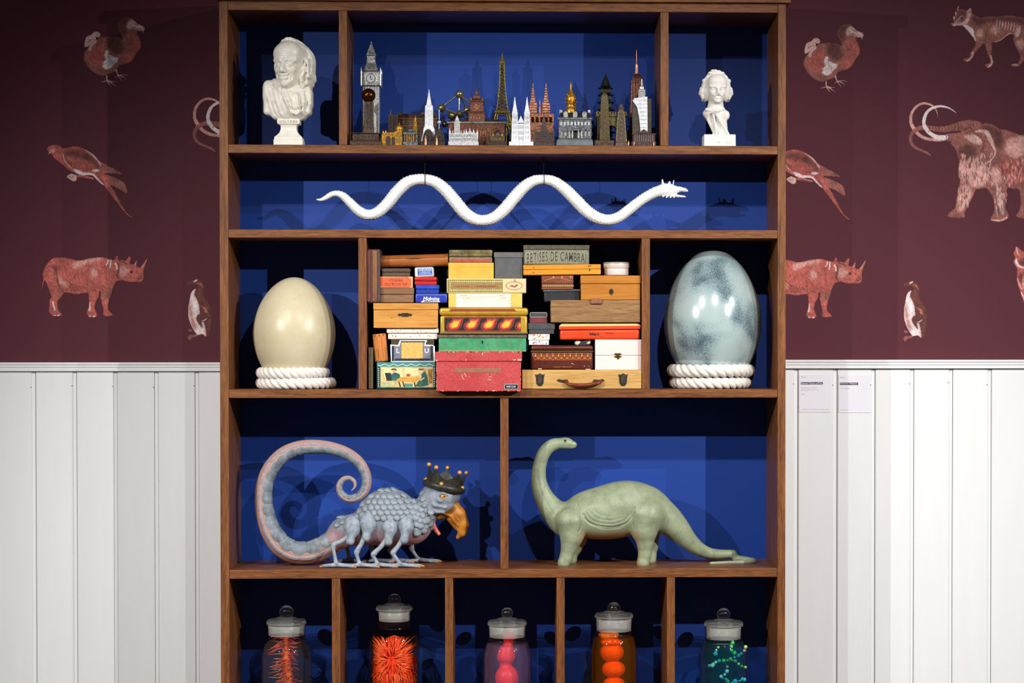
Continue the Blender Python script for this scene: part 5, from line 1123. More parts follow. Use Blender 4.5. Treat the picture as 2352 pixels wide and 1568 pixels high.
b.text("Riley's", INK, 1365, 767.5, 23, 7.5, -.0004, shear=.2, bold=.03); b.text('TOFFEE', flat('#8a1c10', .5), 1399, 765.5, 20, 3.6, -.0004); b.text('HALIFAX', flat('#b0301a', .5), 1382, 772.5, 13, 2, -.0004)
# small bow between the tins
a = W(1338, 796, .03); t = thing('ribbon_bow', 'small black and white bow squeezed under the toffee tin', 'bow', (a.x, .03, a.z), None)
BK = flat('#1c1c20', .5); IV = flat('#d8ccb4', .5)
MB().ball((a.x - .010, .03, a.z + .009), (.0085, .006, .0065), 14, 10).build('loop', IV, t, 180); MB().ball((a.x + .012, .03, a.z + .011), (.007, .006, .0065), 14, 10).build('loop', IV, t, 180)
MB().prism([(a.x - .010, a.z + .006), (a.x + .002, a.z + .014), (a.x + .010, a.z + .006), (a.x + .008, a.z + .0005), (a.x - .006, a.z + .001)], .0225, .034).build('knot', BK, t, 35, .002); MB().prism([(a.x - .006, a.z + .011), (a.x + .008, a.z + .0155), (a.x + .016, a.z + .013), (a.x + .004, a.z + .008)], .022, .026).build('tail', flat('#33343c', .5), t, 35, .001)
b = Bx('chest_tin', 'dark red-brown chest-shaped tin with gold arcaded border', 1218, 792.5, 1364, 849, .02, .15)
CB = flat('#4a1c12', .35, .1, '#5a2416', 40); b.body(CB, 792.5, 806, .0012, .006, 'lid', seg=4); b.body(CB, 806.5, 849, .0015, .006, seg=4); b.patch(flat('#5a4a24', .4, .4), 1219, 805, 1363.5, 808.5, 'lid_rim', .0002, .003)
bo = b.patch(flat('#7a2c14', .4), 1226, 811.5, 1356, 828, 'arcade_border', -.0008, .0006); GD = flat('#d8a850', .35, .3)
mb = MB()
for i in range(10):
    x = 1230 + i * 13.3
    mb.prism([(b.x(p), b.z(q)) for p, q in ((x, 812.5), (x + 2.2, 817), (x, 819.5), (x - 2.2, 817))], b.y + .0006, b.y + .0009)
    mb.prism([(b.x(p), b.z(q)) for p, q in ((x + 6.6, 819.5), (x + 8.4, 824), (x + 4.8, 824))], b.y + .0006, b.y + .0009)
    mb.tube([(b.x(x + 5 * math.cos(th)), b.y + .0007, b.z(815 + 11 * math.sin(th))) for th in np.linspace(0, math.pi, 9)], .0004, 4)
    mb.box(b.x(x - 2), b.x(x + 2), b.y + .0006, b.y + .0009, b.z(812), b.z(811.3))
STUFF('gold_arcade', mb, GD, b.t); b.text('Super Biscuit', flat('#a87844', .4), 1292, 842.5, 42, 3.6, -.0011, shear=.2)
mb = MB()
for p in ((1312, 834, 1318, 836.5), (1341, 840, 1343, 841), (1352, 841, 1354, 842)): mb.tube([(b.x(p[0]), b.y + .0012, b.z(p[1])), (b.x(p[2]), b.y + .0012, b.z(p[3]))], .0007, 5)
for q in ((1236, 845.5, 1244, 848), (1345, 847, 1357, 848.6)): mb.box(b.x(q[0]), b.x(q[2]), b.y + .0008, b.y + .0012, b.z(q[3]), b.z(q[1]))
STUFF('chipped_spot', mb, flat('#c8b8a8', .6), b.t)
b = Bx('pink_dotted_box', 'white box with pink dotted pattern and a brass clasp', 1367, 779.5, 1473, 849, .014, .15)
m = N('pink_dots'); m.set(.5); v = m.coord((1, 1, 1), (0, R(45), 0)); vo = m.n('ShaderNodeSeparateXYZ'); m.l(v, vo.inputs[0])
sx = m.math('SINE', m.math('MULTIPLY', vo.outputs[0], 2 * math.pi / .0036)); sz = m.math('SINE', m.math('MULTIPLY', vo.outputs[2], 2 * math.pi / .0036))
m.base(m.mix(m.math('GREATER_THAN', m.math('MULTIPLY', sx, sz), .45), '#ecdcd6', '#dc9a98')); PD = m.m
b.body(PD, 779.5, 815.5, 0, .0008, 'lid'); b.body(PD, 816, 849, 0, .0008)
bo = b.poly(BRASS, [(1410, 812), (1414, 810.5), (1418, 811.5), (1422, 810.5), (1428, 812), (1424, 815), (1414, 815)], 'clasp', .002, None, .0018); b.poly(BRASS, [(1410, 819), (1413, 817), (1425, 817), (1428, 819), (1422, 822), (1420, 826), (1417, 822)], 'clasp', .002, None, .0018); b.poly(flat('#5a4010', .4, .6), ell(1419, 814.5, 3, 3.5, 10), 'clasp_knob', .0035, None, .002)
b = Bx('wooden_case', 'pale wooden case with two iron latches and a brown carrying handle', 1199, 849, 1473.5, 893, .004, .19)
CW = wood('#b08444', '#cfa868', 'x', .55, .7); b.body(CW, bevel=.0015)
for cx in (1240, 1431):
    bo = b.poly(DKMETAL, [(cx - 11, 859), (cx - 6, 860), (cx, 857), (cx + 6, 860), (cx + 11, 859), (cx + 9, 867), (cx + 8, 880), (cx + 4, 886), (cx - 4, 886), (cx - 8, 880), (cx - 9, 867)], 'latch', .0015, None, .0015)
    b.poly(flat('#5a5048', .35, .8, '#7a7064', 300), [(cx - 4, 861), (cx + 4, 861), (cx + 5, 878), (cx, 883), (cx - 5, 878)], 'latch_tongue', .0035, bo, .002); b.poly(INK, ell(cx, 880, 1.5, 1.5, 8), 'latch_hole', .0038, bo)
    for dx in (-8, 8): b.poly(flat('#6a6058', .4, .7), ell(cx + dx, 862, 1.4, 1.4, 8), 'rivet', .0022, bo)
for cx, sg in ((1291, 1), (1376, -1)):
    b.poly(DKMETAL, [(cx - 13 * sg, 874), (cx - 8 * sg, 870), (cx, 872), (cx + 12 * sg, 871), (cx + 15 * sg, 876), (cx + 6 * sg, 879), (cx - 6 * sg, 877)], 'handle_mount', .0014, None, .0014)
mb = MB(); hp = crom([(1300, 876, .004), (1304, 881, .010), (1316, 883.5, .013), (1342, 884, .014), (1368, 880.5, .013), (1377, 878, .010), (1380, 874, .004)], 5)
mb.tube([(b.x(p[0]), b.y - p[2], b.z(p[1])) for p in hp], [.0032 + .0012 * math.sin(math.pi * i / (len(hp) - 1)) for i in range(len(hp))], 12); mb.build('carrying_handle', flat('#5a2412', .35, 0, '#7a3418', 60), b.t, 60)
b.poly(flat('#4a8a5a', .6), ell(1340, 866, 1.2, 1.8, 8), 'paint_spot', .0002)
# ================================================================== eight-legged crowned creature
def basilisk():
    BY = .105; s = (DIST + BY) / DIST / 1000; fl = SH[4][0]
    base = W(880, 1295, BY); base.z = fl
    t = thing('crowned_creature', 'grey scaly eight-legged bird-headed creature with curled tail and black crown', 'figurine', base)
    q = lambda x, y, d=0: np.array(W(x, y, BY) + Vector((0, d * s, 0)))
    # painted skin: slate grey, flushed pink below and in the folds
    m = N('creature_skin'); m.set(.5, 0, .35); v = m.coord(); f = m.noise(v, 60, 5); fine = m.noise(v, 500, 3)
    sp = m.n('ShaderNodeSeparateXYZ'); m.l(v, sp.inputs[0]); geo = m.n('ShaderNodeNewGeometry')
    grey = m.ramp(m.math('ADD', m.math('MULTIPLY', f, .6), m.math('MULTIPLY', fine, .4)), [(.34, '#6b7480'), (.52, '#87909a'), (.68, '#a2abb4')])
    hgt = m.math('ADD', m.math('MULTIPLY', sp.outputs[2], 6.0), m.math('MULTIPLY', f, .28))
    m.base(m.mix(m.ramp(hgt, [(.50, (1, 1, 1, 1)), (.72, (0, 0, 0, 1))]), grey, '#b5868a')); m.bump(fine, .2, .0008); SKIN = m.m
    GREY = flat('#737d87', .48, 0, '#97a1aa', 70, .15, .35); LEG = flat('#7d8896', .5, 0, '#a3adb8', 90, .1, .35); PLATE = flat('#5f6a72', .5, 0, '#8a949b', 55, .15, .35)
    m = N('tail_skin'); m.set(.5, 0, .35); v = m.coord(); f = m.noise(v, 55, 4); m.base(m.ramp(f, [(.34, '#a88684'), (.5, '#b58a78'), (.66, '#a09094')])); m.bump(m.noise(v, 320, 3), .4, .0012); TAILM = m.m
    # body
    S = SDF(q(735, 1268, -75), q(1066, 1098, 75), .0017)
    E = lambda x, y, d, r, k=10, op='add', rot=None: S.ell(q(x, y, d), tuple(a * s for a in r), k * s, op, rot)
    E(892, 1188, 0, (72, 50, 67)); E(818, 1216, 0, (62, 42, 36), 20); E(942, 1204, 0, (50, 46, 47), 14); E(775, 1238, 0, (34, 30, 24), 14)
    S.cap(q(958, 1196), q(990, 1152), 36 * s, 29 * s, 10 * s); E(1008, 1140, 0, (42, 36, 36), 5)
    for d in (-1, 1):
        # pouchy face folds
        E(1004, 1150, d * 21, (40, 16, 29), 3); E(1010, 1142, d * 27, (33, 12, 21), 1.5); E(1018, 1137, d * 31, (12, 6, 8), 4)
        S.chain([q(982, 1140, d * 28), q(1000, 1158, d * 36), (q(1024, 1163, d * 32))], [3.4 * s, 4.4 * s, 3.4 * s], 1.5 * s); S.chain([q(975, 1150, d * 26), q(992, 1172, d * 33), q(1020, 1174, d * 28)], [3.4 * s, 4.6 * s, 3.4 * s], 1.5 * s)
        S.chain([q(994, 1136, d * 33), q(1012, 1148, d * 38), q(1036, 1144, d * 30)], [2.5 * s, 3.5 * s, 2.5 * s], 2 * s)
        E(1019, 1137, d * 37, (9, 4, 6), 2, 'sub'); S.chain([q(1008, 1134, d * 35), q(1020, 1128, d * 37), q(1031, 1134, d * 32)], [2.2 * s, 2.8 * s, 2.2 * s], 1.5 * s)
    E(1046, 1136, 0, (12, 20, 20), 6)
    # muscular thighs
    th = [(812, 1206, 20, 26), (848, 1198, 19, 25), (898, 1207, 18, 21), (935, 1203, 18, 22)]
    vv, ff = S.mesh(1); body = part('body', vv, ff, SKIN, t, 180)
    for x, y, rx, rz in th:
        for d in (-1, 1):
            ys = sorted((q(0, 0, d * 20)[1], q(0, 0, d * 70)[1])); lo, hi = q(x - 32, y + 42), q(x + 32, y - 38)
            T_ = SDF((lo[0], ys[0], lo[2]), (hi[0], ys[1], hi[2]), .0014)
            T_.ell(q(x, y, d * 45), (rx * s, 18 * s, rz * s), 2 * s); T_.cap(q(x, y + 8, d * 49), q(x - 3, y + 25, d * 52), 13 * s, 9 * s, 4 * s); T_.cap(q(x - 3, y + 26, d * 52), q(x - 4, y + 32, d * 52), 9.5 * s, 10 * s, 1.5 * s)
            tv, tf = T_.mesh(1); part('thigh', tv, tf, LEG, t, 180)
    # overlapping scales on back, flanks and neck
    bvh = BVHTree.FromPolygons([Vector(p) for p in vv], ff.tolist())
    def scale_mesh():
        mb = MB(); n = 12; vs = [(0, 0, .0022)]; fs = []
        for rg, (r, z) in enumerate(((.55, .0019), (1, .0006), (.98, -.0012))):
            for i in range(n):
                a = 2 * math.pi * i / n; ln = 1.25 if math.sin(a) < 0 else .8; vs.append((.0088 * r * math.cos(a), .0088 * r * math.sin(a) * ln, z))
        for i in range(n):
            j = (i + 1) % n; fs.append((0, 1 + i, 1 + j))
            for k in range(2): fs.append((1 + k * n + i, 1 + (k + 1) * n + i, 1 + (k + 1) * n + j, 1 + k * n + j))
        me = bpy.data.meshes.new('scale'); me.from_pydata(vs, [], fs); me.materials.append(GREY); me.shade_smooth(); return me
    sm = scale_mesh(); rn = random.Random(9); off = Vector(ROOT[t.name])
    # hair-line pink rims, one per scale share, are left to the skin between them
    def lay(x, y, side, dirx, dirz, sc):
        p = q(x, y); o_ = Vector((p[0], BY - side * .2, p[2])); hit = bvh.ray_cast(o_, Vector((0, side, 0)))
        if hit[0] is None: return
        n = hit[1]; n = -n if n.dot(Vector((0, side, 0))) > 0 else n
        dn = Vector((dirx, 0, dirz)); dn = (dn - n * dn.dot(n)).normalized(); yv = -dn; xv = yv.cross(n).normalized()
        n2 = (n + dn * -.22).normalized(); yv = (yv - n2 * yv.dot(n2)).normalized(); xv = yv.cross(n2)
        M = Matrix((xv, yv, n2)).transposed().to_4x4() @ Matrix.Scale(sc * rn.uniform(.92, 1.1), 4); M.translation = hit[0] - off - n * .0002
        o = bpy.data.objects.new('scale', sm); COL.objects.link(o); o.parent = t; o.matrix_local = M
    for side in (1, -1):
        for r in range(9):
            for c in range(13):
                x = 778 + c * 14.5 + (7 if r % 2 else 0); y = 1124 + r * 11.5 + max(0, (850 - x)) * .42
                if x > 965: continue
                if side == 1 and y > 1186 + max(0, 845 - x) * .3: continue
                if side == -1 and y > 1200: continue
                lay(x, y, side, -.55, -.75, 1.18)
        for r in range(7):
            for c in range(5):
                x = 948 + c * 11 + r * 4 - 12; y = 1120 + r * 13 + c * 3
                if 1100 < y < 1215 and x < 984 - (1140 - y) * .25 + (6 if y > 1165 else -6): lay(x, y, side, -.45, -.8, .95)
        for x, y in ((968, 1200), (984, 1188), (978, 1210), (962, 1216), (992, 1196)): lay(x, y, side, -.4, -.8, 1.25)
    # tail: pink underside, slate plates along the inner flank
    tp = [(806, 1226, 18), (768, 1243, 24), (724, 1265, 24.5), (685, 1269, 24), (652, 1256, 24), (628, 1228, 22.5), (612, 1190, 20.5), (606, 1150, 19), (608, 1112, 18), (622, 1076, 17), (648, 1046, 16.3), (684, 1029, 15.5), (724, 1025, 14.8), (762, 1029, 13.6), (798, 1041, 12.6), (826, 1062, 11.6), (841, 1090, 10.8), (841, 1118, 10.3), (826, 1138, 9.6), (804, 1145, 8.8), (786, 1135, 8), (780, 1116, 7), (788, 1101, 6), (802, 1097, 5.2), (814, 1104, 4.2), (816, 1116, 3), (808, 1126, 1)]
    cv = crom(tp, 10); P = np.array([q(p[0], p[1], -6 * min(1, i / 60) - 6 * max(0, (i - 150) / 100)) for i, p in enumerate(cv)]); rd = np.array([p[2] for p in cv]) * s
    n = 28; M_ = len(P); T = np.gradient(P, axis=0); T /= np.linalg.norm(T, axis=1)[:, None]; B = np.array([0, -1., 0]); Nn = np.cross(T, B); Nn /= np.linalg.norm(Nn, axis=1)[:, None]; B2 = np.cross(Nn, T)
    ang = np.linspace(0, 2 * np.pi, n, endpoint=False)
    ridge = 1 + .07 * np.maximum(0, np.cos(ang - np.pi)) ** 8
    V = P[:, None, :] + (rd[:, None] * ridge[None, :])[..., None] * (np.cos(ang)[None, :, None] * Nn[:, None, :] + np.sin(ang)[None, :, None] * B2[:, None, :])
    i, j = np.meshgrid(np.arange(M_ - 1), np.arange(n), indexing='ij'); j2 = (j + 1) % n
    part('tail', V.reshape(-1, 3), np.stack([i * n + j, (i + 1) * n + j, (i + 1) * n + j2, i * n + j2], -1).reshape(-1, 4), TAILM, t, 180)
    inner = np.sign(np.dot(Nn[60], np.array(q(720, 1140)) - P[60]))      # +Nn points to the spiral's centre?
    L = np.concatenate([[0], np.cumsum(np.linalg.norm(np.diff(P, axis=0), axis=1))]); a = L[-1] * .045
    while a < L[-1] * .955:
        r0 = np.interp(a, L, rd); ln = max(.007, r0 * 1.5); b_ = min(a + ln, L[-1] * .965)
        for row, (c0, c1, lift) in enumerate(((-.25, 1.72, 1.05), (1.78, 2.35, 1.03))):
            for side in (1, -1):
                if row and side < 0: continue
                vs = []; fs = []; nu, nv = 6, 6
                for iu in range(nu + 1):
                    fu = iu / nu; l_ = a + (b_ - a) * (fu * 1.06 - .03 + (.5 * row if row else 0)); Pc = np.array([np.interp(l_, L, P[:, k]) for k in range(3)]); Nv = np.array([np.interp(l_, L, Nn[:, k]) for k in range(3)]); Bv = np.array([np.interp(l_, L, B2[:, k]) for k in range(3)]); rr = np.interp(l_, L, rd)
                    for iv in range(nv + 1):
                        fv = iv / nv; w_ = math.sin(math.pi * min(.97, max(.06, fu))) ** .16; an = (c0 + c1) / 2 + (fv - .5) * (c1 - c0) * w_
                        up = lift + .10 * (1 - (2 * fv - 1) ** 4) * (.35 + .65 * (1 - fu)) - (.06 if iv in (0, nv) or iu in (0, nu) else 0)
                        vs.append(Pc + rr * up * (math.cos(an) * Nv * inner + math.sin(an) * Bv * side))
                for iu in range(nu):
                    for iv in range(nv): k = iu * (nv + 1) + iv; fs.append((k, k + 1, k + nv + 2, k + nv + 1))
                part('tail_plate', vs, fs, PLATE if row == 0 else flat('#8a8690', .5, 0, '#a89498', 80, .1, .35), t, 180)
        a = b_
    # eight thin bird legs with clawed feet
    CLAW = flat('#c87a2c', .4); legs = [((803, 1232), (770, 1247), (777, 1290)), ((842, 1226), (823, 1263), (830, 1293)), ((892, 1236), (861, 1268), (871, 1295)), ((928, 1234), (906, 1264), (922, 1295))]
    for side in (-1, 1):
        for k, (hip, knee, ank) in enumerate(legs):
            yf = BY + side * 55 * s; dx = 0 if side < 0 else 22 + 5 * k
            kx = W(knee[0] + dx, knee[1], BY); hx = W(hip[0] + dx * .4, hip[1] - 4, BY); ax = W(ank[0] + dx, ank[1], BY)
            H = Vector((hx.x, BY + side * 51 * s, hx.z)); K = Vector((kx.x, yf, kx.z)); A = Vector((ax.x, yf + side * .004, fl + .0085))
            pts = crom([tuple(H), tuple(H.lerp(K, .5) + Vector((.001, 0, -.001))), tuple(K), tuple(K.lerp(A, .5) + Vector((-.001, 0, 0))), tuple(A)], 5)
            rr = [.0068, .0062, .0058, .0056, .0056, .0054, .0054, .0056, .006, .0066, .0072, .006, .0048, .0044, .0042, .0042, .0042, .0044, .0048, .0056, .006]
            leg = MB().tube(pts, rr, 12).build('leg', LEG, t, 180)
            fm = MB()
            for an, ln in ((-.35, .043), (.12, .05), (.5, .04), (math.pi + .2 * side, .034 if k == 0 else .026)):
                an = an * (1 if side < 0 else -1); d = Vector((math.cos(an), -math.sin(an) * .6 * -side * -1, 0)); e = A + d * ln
                fm.tube([A + Vector((0, 0, -.001)), A.lerp(e, .35) + Vector((0, 0, -.0025)), A.lerp(e, .7) + Vector((0, 0, -.0035)), e + Vector((0, 0, -.0048))], [.0062, .0045, .0042, .0036], 8)
                c0 = Vector((e.x, e.y, fl + .0036)); claws = MB(); claws.tube([c0 - d * .002, c0 + d * .004 + Vector((0, 0, -.0008)), c0 + d * .007 + Vector((0, 0, -.0024))], [.0034, .0028, .0008], 8); claws.build('claw', CLAW, leg, 180)
            fm.build('foot', LEG, leg, 180)
    # hooked beak and tongue
    S = SDF(q(985, 1252, -30), q(1090, 1140, 30), .0013)
    def C(a, b, ra, rb, k=4, flt=.75, op='add'): S.cap(q(*a), q(*b), ra * s, rb * s, k * s, op, flt)
    C((1040, 1166), (1050, 1182), 18, 20, 6); C((1050, 1182), (1060, 1202), 19, 16, 6); C((1060, 1204), (1061, 1222), 14, 11, 4); C((1060, 1222), (1051, 1234), 9, 4, 3)
    C((1030, 1176), (1008, 1187), 14, 6, 5); C((1036, 1190), (1052, 1212), 10, 8, 5); C((1044, 1158), (1046, 1170), 9, 14, 4)
    C((1064, 1178), (1072, 1205), 4, 5, 4); C((1072, 1205), (1069, 1222), 5, 4, 3)
    for d in (-1, 1):
        C((1050, 1183, d * 16), (1053, 1189, d * 15), 2.2, 2, 1, 1, 'sub'); C((1018, 1178, d * 9), (1036, 1184, d * 13), 2.6, 3, 2); C((1036, 1184, d * 13), (1052, 1206, d * 11), 3, 2.4, 2)
    C((1012, 1194), (1046, 1222), 3, 5, 2, 3.0, 'sub')
    vb, fb = S.mesh(1); part('beak', vb, fb, flat('#96561a', .4, 0, '#c8842c', 45, .25, .5), t, 180)
    pts = crom([tuple(q(1000, 1180)), tuple(q(994, 1196)), tuple(q(998, 1212)), tuple(q(1010, 1228))], 6); mb = MB(); mb.tube(pts, np.interp(np.linspace(0, 1, len(pts)), [0, .3, .8, 1], [6 * s, 6.4 * s, 5 * s, 3.6 * s]).tolist(), 12); mb.build('tongue', flat('#c8564a', .4, 0, '#d87a68', 80, .1), t, 180)
    for side in (-1, 1):
        c = q(1019.5, 1137, side * 33); MB().ball(c, (.0088, .0055, .0062), 18, 12).build('eye', flat('#e08a1c', .2, 0, '#eca23a', 200, 0, .6), t, 180)
        p = q(1021.5, 1136.5, side * 38.2); MB().ball(p, (.0019, .0012, .0022), 10, 8).build('pupil', flat('#1a120c', .2), t, 180)
        lid = [tuple(q(1009.5, 1138, side * 36)), tuple(q(1014, 1143, side * 38)), tuple(q(1021, 1144, side * 38)), tuple(q(1029, 1140, side * 35))]; MB().tube(crom(lid, 4), .0018, 8).build('eyelid', GREY, t, 180)
        lid = [tuple(q(1009.5, 1138, side * 36)), tuple(q(1014, 1131.5, side * 38)), tuple(q(1021, 1130, side * 38)), tuple(q(1029, 1136, side * 35))]; MB().tube(crom(lid, 4), .0022, 8).build('eyelid', GREY, t, 180)
    # crown: black band, scalloped wall, gilt balls
    cr = MB(); nn = 60; Cc = Vector(q(1021, 1110)); ax = Vector((.975, 0, -.222)).normalized(); az = Vector((.222, 0, .975)).normalized(); ay = Vector((0, 1, 0)); RX, RY = 41 * s, 40 * s
    peaks = [R(d) for d in (20, 92, 164, 236, 308)]
    hgt = lambda a: (8 + 22 * max(math.exp(-(abs((a - p + math.pi) % (2 * math.pi) - math.pi) / .36) ** 1.3) for p in peaks)) * s
    vs = []; fs = []
    for k in range(nn):
        a = 2 * math.pi * k / nn; h = hgt(a); d = ax * math.cos(a) + ay * (math.sin(a) * RY / RX)
        fl_ = 1 + .0042 * h / s
        for f2, z in ((1, -2 * s), (fl_, h), (fl_ - .05, h), (.94, -2 * s)): vs.append(Cc + d * RX * f2 + az * z)
    for k in range(nn):
        k2 = (k + 1) % nn
        for m_ in range(4): fs.append((k * 4 + m_, k2 * 4 + m_, k2 * 4 + (m_ + 1) % 4, k * 4 + (m_ + 1) % 4))
    BLK = flat('#24231f', .42, 0, '#3c3a33', 130, .2, .45); crown = cr.add(vs, fs).build('crown', BLK, t, 60); crown['label'] = 'black crown with gilt balls'
    MB().tube([Cc + (ax * math.cos(a) + ay * math.sin(a) * RY / RX) * RX * 1.02 - az * 7 * s for a in np.linspace(0, 2 * math.pi, 48, endpoint=False)], 8.2 * s, 12, closed=True).build('crown_band', BLK, crown, 180)
    GOLD = flat('#c88a3a', .3, .2, '#dca450', 200)
    for p in peaks:
        h = hgt(p); d = ax * math.cos(p) + ay * math.sin(p) * RY / RX; MB().ball(Cc + d * RX * (1 + .0045 * h / s) + az * (h + 4 * s), 5.2 * s, 14, 10).build('gilt_ball', GOLD, crown, 180)
    for p in (R(180), R(262), R(344), R(60), R(120)):
        d = ax * math.cos(p) + ay * math.sin(p) * RY / RX; MB().ball(Cc + d * RX * 1.06 - az * .5 * s, 5.4 * s, 14, 10).build('gilt_stud', GOLD, crown, 180)
basilisk()
# ================================================================== long-necked dinosaur
def dinosaur():
    BY = .118; s = (DIST + BY) / DIST / 1000; fl = SH[4][0]
    base = W(1420, 1297, BY); base.z = fl
    q = lambda x, y, d=0: np.array(W(x, y, BY) + Vector((0, d * s, 0)))
    m = N('dinosaur_paint'); m.set(.42, 0, .45); v = m.coord(); f = m.noise(v, 38, 5); fine = m.noise(v, 330, 3, .7)
    sp = m.n('ShaderNodeSeparateXYZ'); m.l(v, sp.inputs[0])
    g = m.ramp(m.math('ADD', m.math('MULTIPLY', f, .65), m.math('MULTIPLY', fine, .35)), [(.32, '#75806a'), (.5, '#8e997c'), (.68, '#9fa98c')])
    # buff belly and throat: low parts of the trunk between the legs
    under = m.math('ADD', m.math('MULTIPLY', sp.outputs[2], 7.0), m.math('MULTIPLY', f, .25))
    xin = m.ramp(m.math('ABSOLUTE', m.math('ADD', sp.outputs[0], .022)), [(.058, (1, 1, 1, 1)), (.078, (0, 0, 0, 1))])
    fac = m.math('MULTIPLY', m.ramp(under, [(.60, (1, 1, 1, 1)), (.73, (0, 0, 0, 1))]), xin)
    m.base(m.mix(fac, g, '#a88f66')); m.bump(fine, .25, .001); SK = m.m
    S = SDF(np.array(q(1208, 1315, -105)), np.array(q(1750, 992, 105)), .0021)
    def ch(p, k=8, flt=1.0, sc=1.0): S.chain([q(*a[:2], a[3] if len(a) > 3 else 0) for a in p], [a[2] * s * sc for a in p], k * s, 'add', flt)
    # head and neck
    cv = crom([(1282, 1018, 11), (1264, 1024, 12), (1250, 1039, 12.5), (1241, 1062, 13), (1237, 1090, 14.5), (1240, 1118, 17), (1252, 1146, 21), (1272, 1174, 27), (1296, 1196, 34)], 4); ch(cv, 6, .95)
    S.ell(q(1298, 1017, 0), (19 * s, 12 * s, 13 * s), 5 * s); S.cap(q(1304, 1018), q(1318, 1021), 10 * s, 7.5 * s, 4 * s); S.cap(q(1292, 1023), q(1314, 1026), 7 * s, 4.5 * s, 3 * s)
    for d in (-1, 1): S.ell(q(1298, 1010, d * 10), (5 * s, 3 * s, 3.5 * s), 2.5 * s); S.ell(q(1316, 1013.5, d * 4), (2.5 * s, 2 * s, 1.8 * s), 1 * s); S.chain([q(1323, 1023, d * 4), q(1312, 1024.5, d * 8), q(1298, 1023, d * 11), q(1292, 1026, d * 11)], [.9 * s] * 4, .8 * s, 'sub')
    # trunk
    S.ell(q(1404, 1176, 0), (112 * s, 60 * s, 60 * s), 14 * s); S.ell(q(1440, 1158, 0), (84 * s, 56 * s, 55 * s), 14 * s); S.ell(q(1372, 1190, 0), (80 * s, 56 * s, 46 * s), 14 * s); S.ell(q(1316, 1198, 0), (42 * s, 44 * s, 40 * s), 12 * s)
    S.ell(q(1488, 1172, 0), (54 * s, 50 * s, 52 * s), 12 * s)
    # tail, curling forward along the shelf
    cv = crom([(1495, 1172, 46, 0), (1530, 1192, 35, 0), (1556, 1214, 27, 2), (1580, 1240, 20, 8), (1604, 1260, 15, 18), (1630, 1272, 11.5, 28), (1658, 1275.5, 9.5, 36), (1688, 1275, 7.8, 40), (1712, 1279, 6.2, 34), (1728, 1283.5, 5, 22), (1732, 1287, 4.4, 10), (1722, 1290.5, 4, 0), (1700, 1291.5, 3.6, -5), (1670, 1291, 3.0, -7), (1648, 1291.5, 2.4, -9), (1630, 1293, 1.8, -10)], 4)
    pts = []; rr = []
    for a in cv:
        p = q(a[0], a[1], a[3]); p[2] = max(p[2], fl + a[2] * s) if a[0] > 1600 else p[2]
        if a[0] > 1690 or a[3] < -1: p[2] = fl + a[2] * s
        pts.append(p); rr.append(max(a[2], 2.2) * s)
    S.chain(pts, rr, 5 * s)
    # legs: pillar-like, toes spread on the shelf
    def leg(p, d, k=8):
        P = []
        for (x, y, r) in p: P.append((q(x, y, d), r * s))
        S.chain([a for a, _ in P], [r for _, r in P], k * s, 'add', .9)
        x, y, r = p[-1]; c = q(x, y, d); c[2] = fl + 7 * s
        S.cap(P[-1][0], c, r * s, r * 1.02 * s, 4 * s)
        for ox, oy in ((-9, -4), (-2, -10), (6, -9), (-10, 3)): S.cap(c, (c[0] + ox * s, c[1] + oy * s * (1 if d < 0 else -1), fl + 3.4 * s), 7 * s, 4 * s, 2.5 * s)
    leg([(1310, 1196, 34), (1312, 1228, 26), (1307, 1252, 18), (1300, 1276, 14), (1294, 1290, 13)], -34); leg([(1484, 1180, 40), (1478, 1214, 30), (1480, 1244, 18), (1479, 1270, 13.5), (1475, 1290, 13.5)], -34)
    leg([(1326, 1206, 28), (1330, 1240, 18), (1322, 1262, 13), (1314, 1278, 12)], 32); leg([(1492, 1190, 34), (1496, 1230, 20), (1500, 1258, 12.5), (1497, 1276, 12.5)], 34)
    vv, ff = S.mesh(1)
    X2 = lambda pts: [(W(x, y, BY - .05).x, W(x, y, BY - .05).z) for x, y in pts]
    def groove(pts, w=1.6, d=1.3):
        nonlocal vv
        vv = crease(vv, ff, X2([tuple(p) for p in crom(pts, 4)]), w * s, d * s)
    # loose folds of skin on the flank, shoulder and neck
    groove([(1340, 1180), (1350, 1197), (1375, 1207), (1410, 1210), (1440, 1200), (1456, 1176)], 1.8, 2.2); groove([(1346, 1176), (1360, 1194), (1390, 1202), (1425, 1198), (1448, 1180), (1458, 1164)], 1.5, 1.6); groove([(1350, 1170), (1370, 1188), (1400, 1194), (1430, 1188)], 1.4, 1.3); groove([(1356, 1164), (1376, 1180), (1404, 1184)], 1.3, 1.0); groove([(1342, 1190), (1360, 1204), (1392, 1214), (1425, 1211)], 1.5, 1.4)
    groove([(1326, 1160), (1334, 1180), (1336, 1200), (1330, 1220)], 2, 1.6); groove([(1456, 1166), (1452, 1186), (1454, 1208)], 2, 1.4)
    groove([(1252, 1120), (1262, 1146), (1280, 1168)], 1.5, 1); groove([(1236, 1100), (1242, 1130), (1258, 1160), (1274, 1186)], 1.3, 1); groove([(1234, 1080), (1235, 1106)], 1.2, .8)
    for k in range(9): x = 1262 + k * 5; y = 1138 + k * 5.2; groove([(x, y), (x - 4, y + 7)], .9, .7)
    o = part('dinosaur_model', vv, ff, SK, None, 180); base_to(o, base); tag(o, 'pale green long-necked dinosaur model looking back over its shoulder', 'dinosaur')
    EYE = flat('#1c1a14', .15)
    for d in (-1, 1):
        MB().ball(q(1298, 1011, d * 12), .0026, 12, 8).build('eye', EYE, o, 180); MB().ball(q(1315.5, 1013.5, d * 5.6), .0012, 8, 6).build('nostril', EYE, o, 180)
dinosaur()
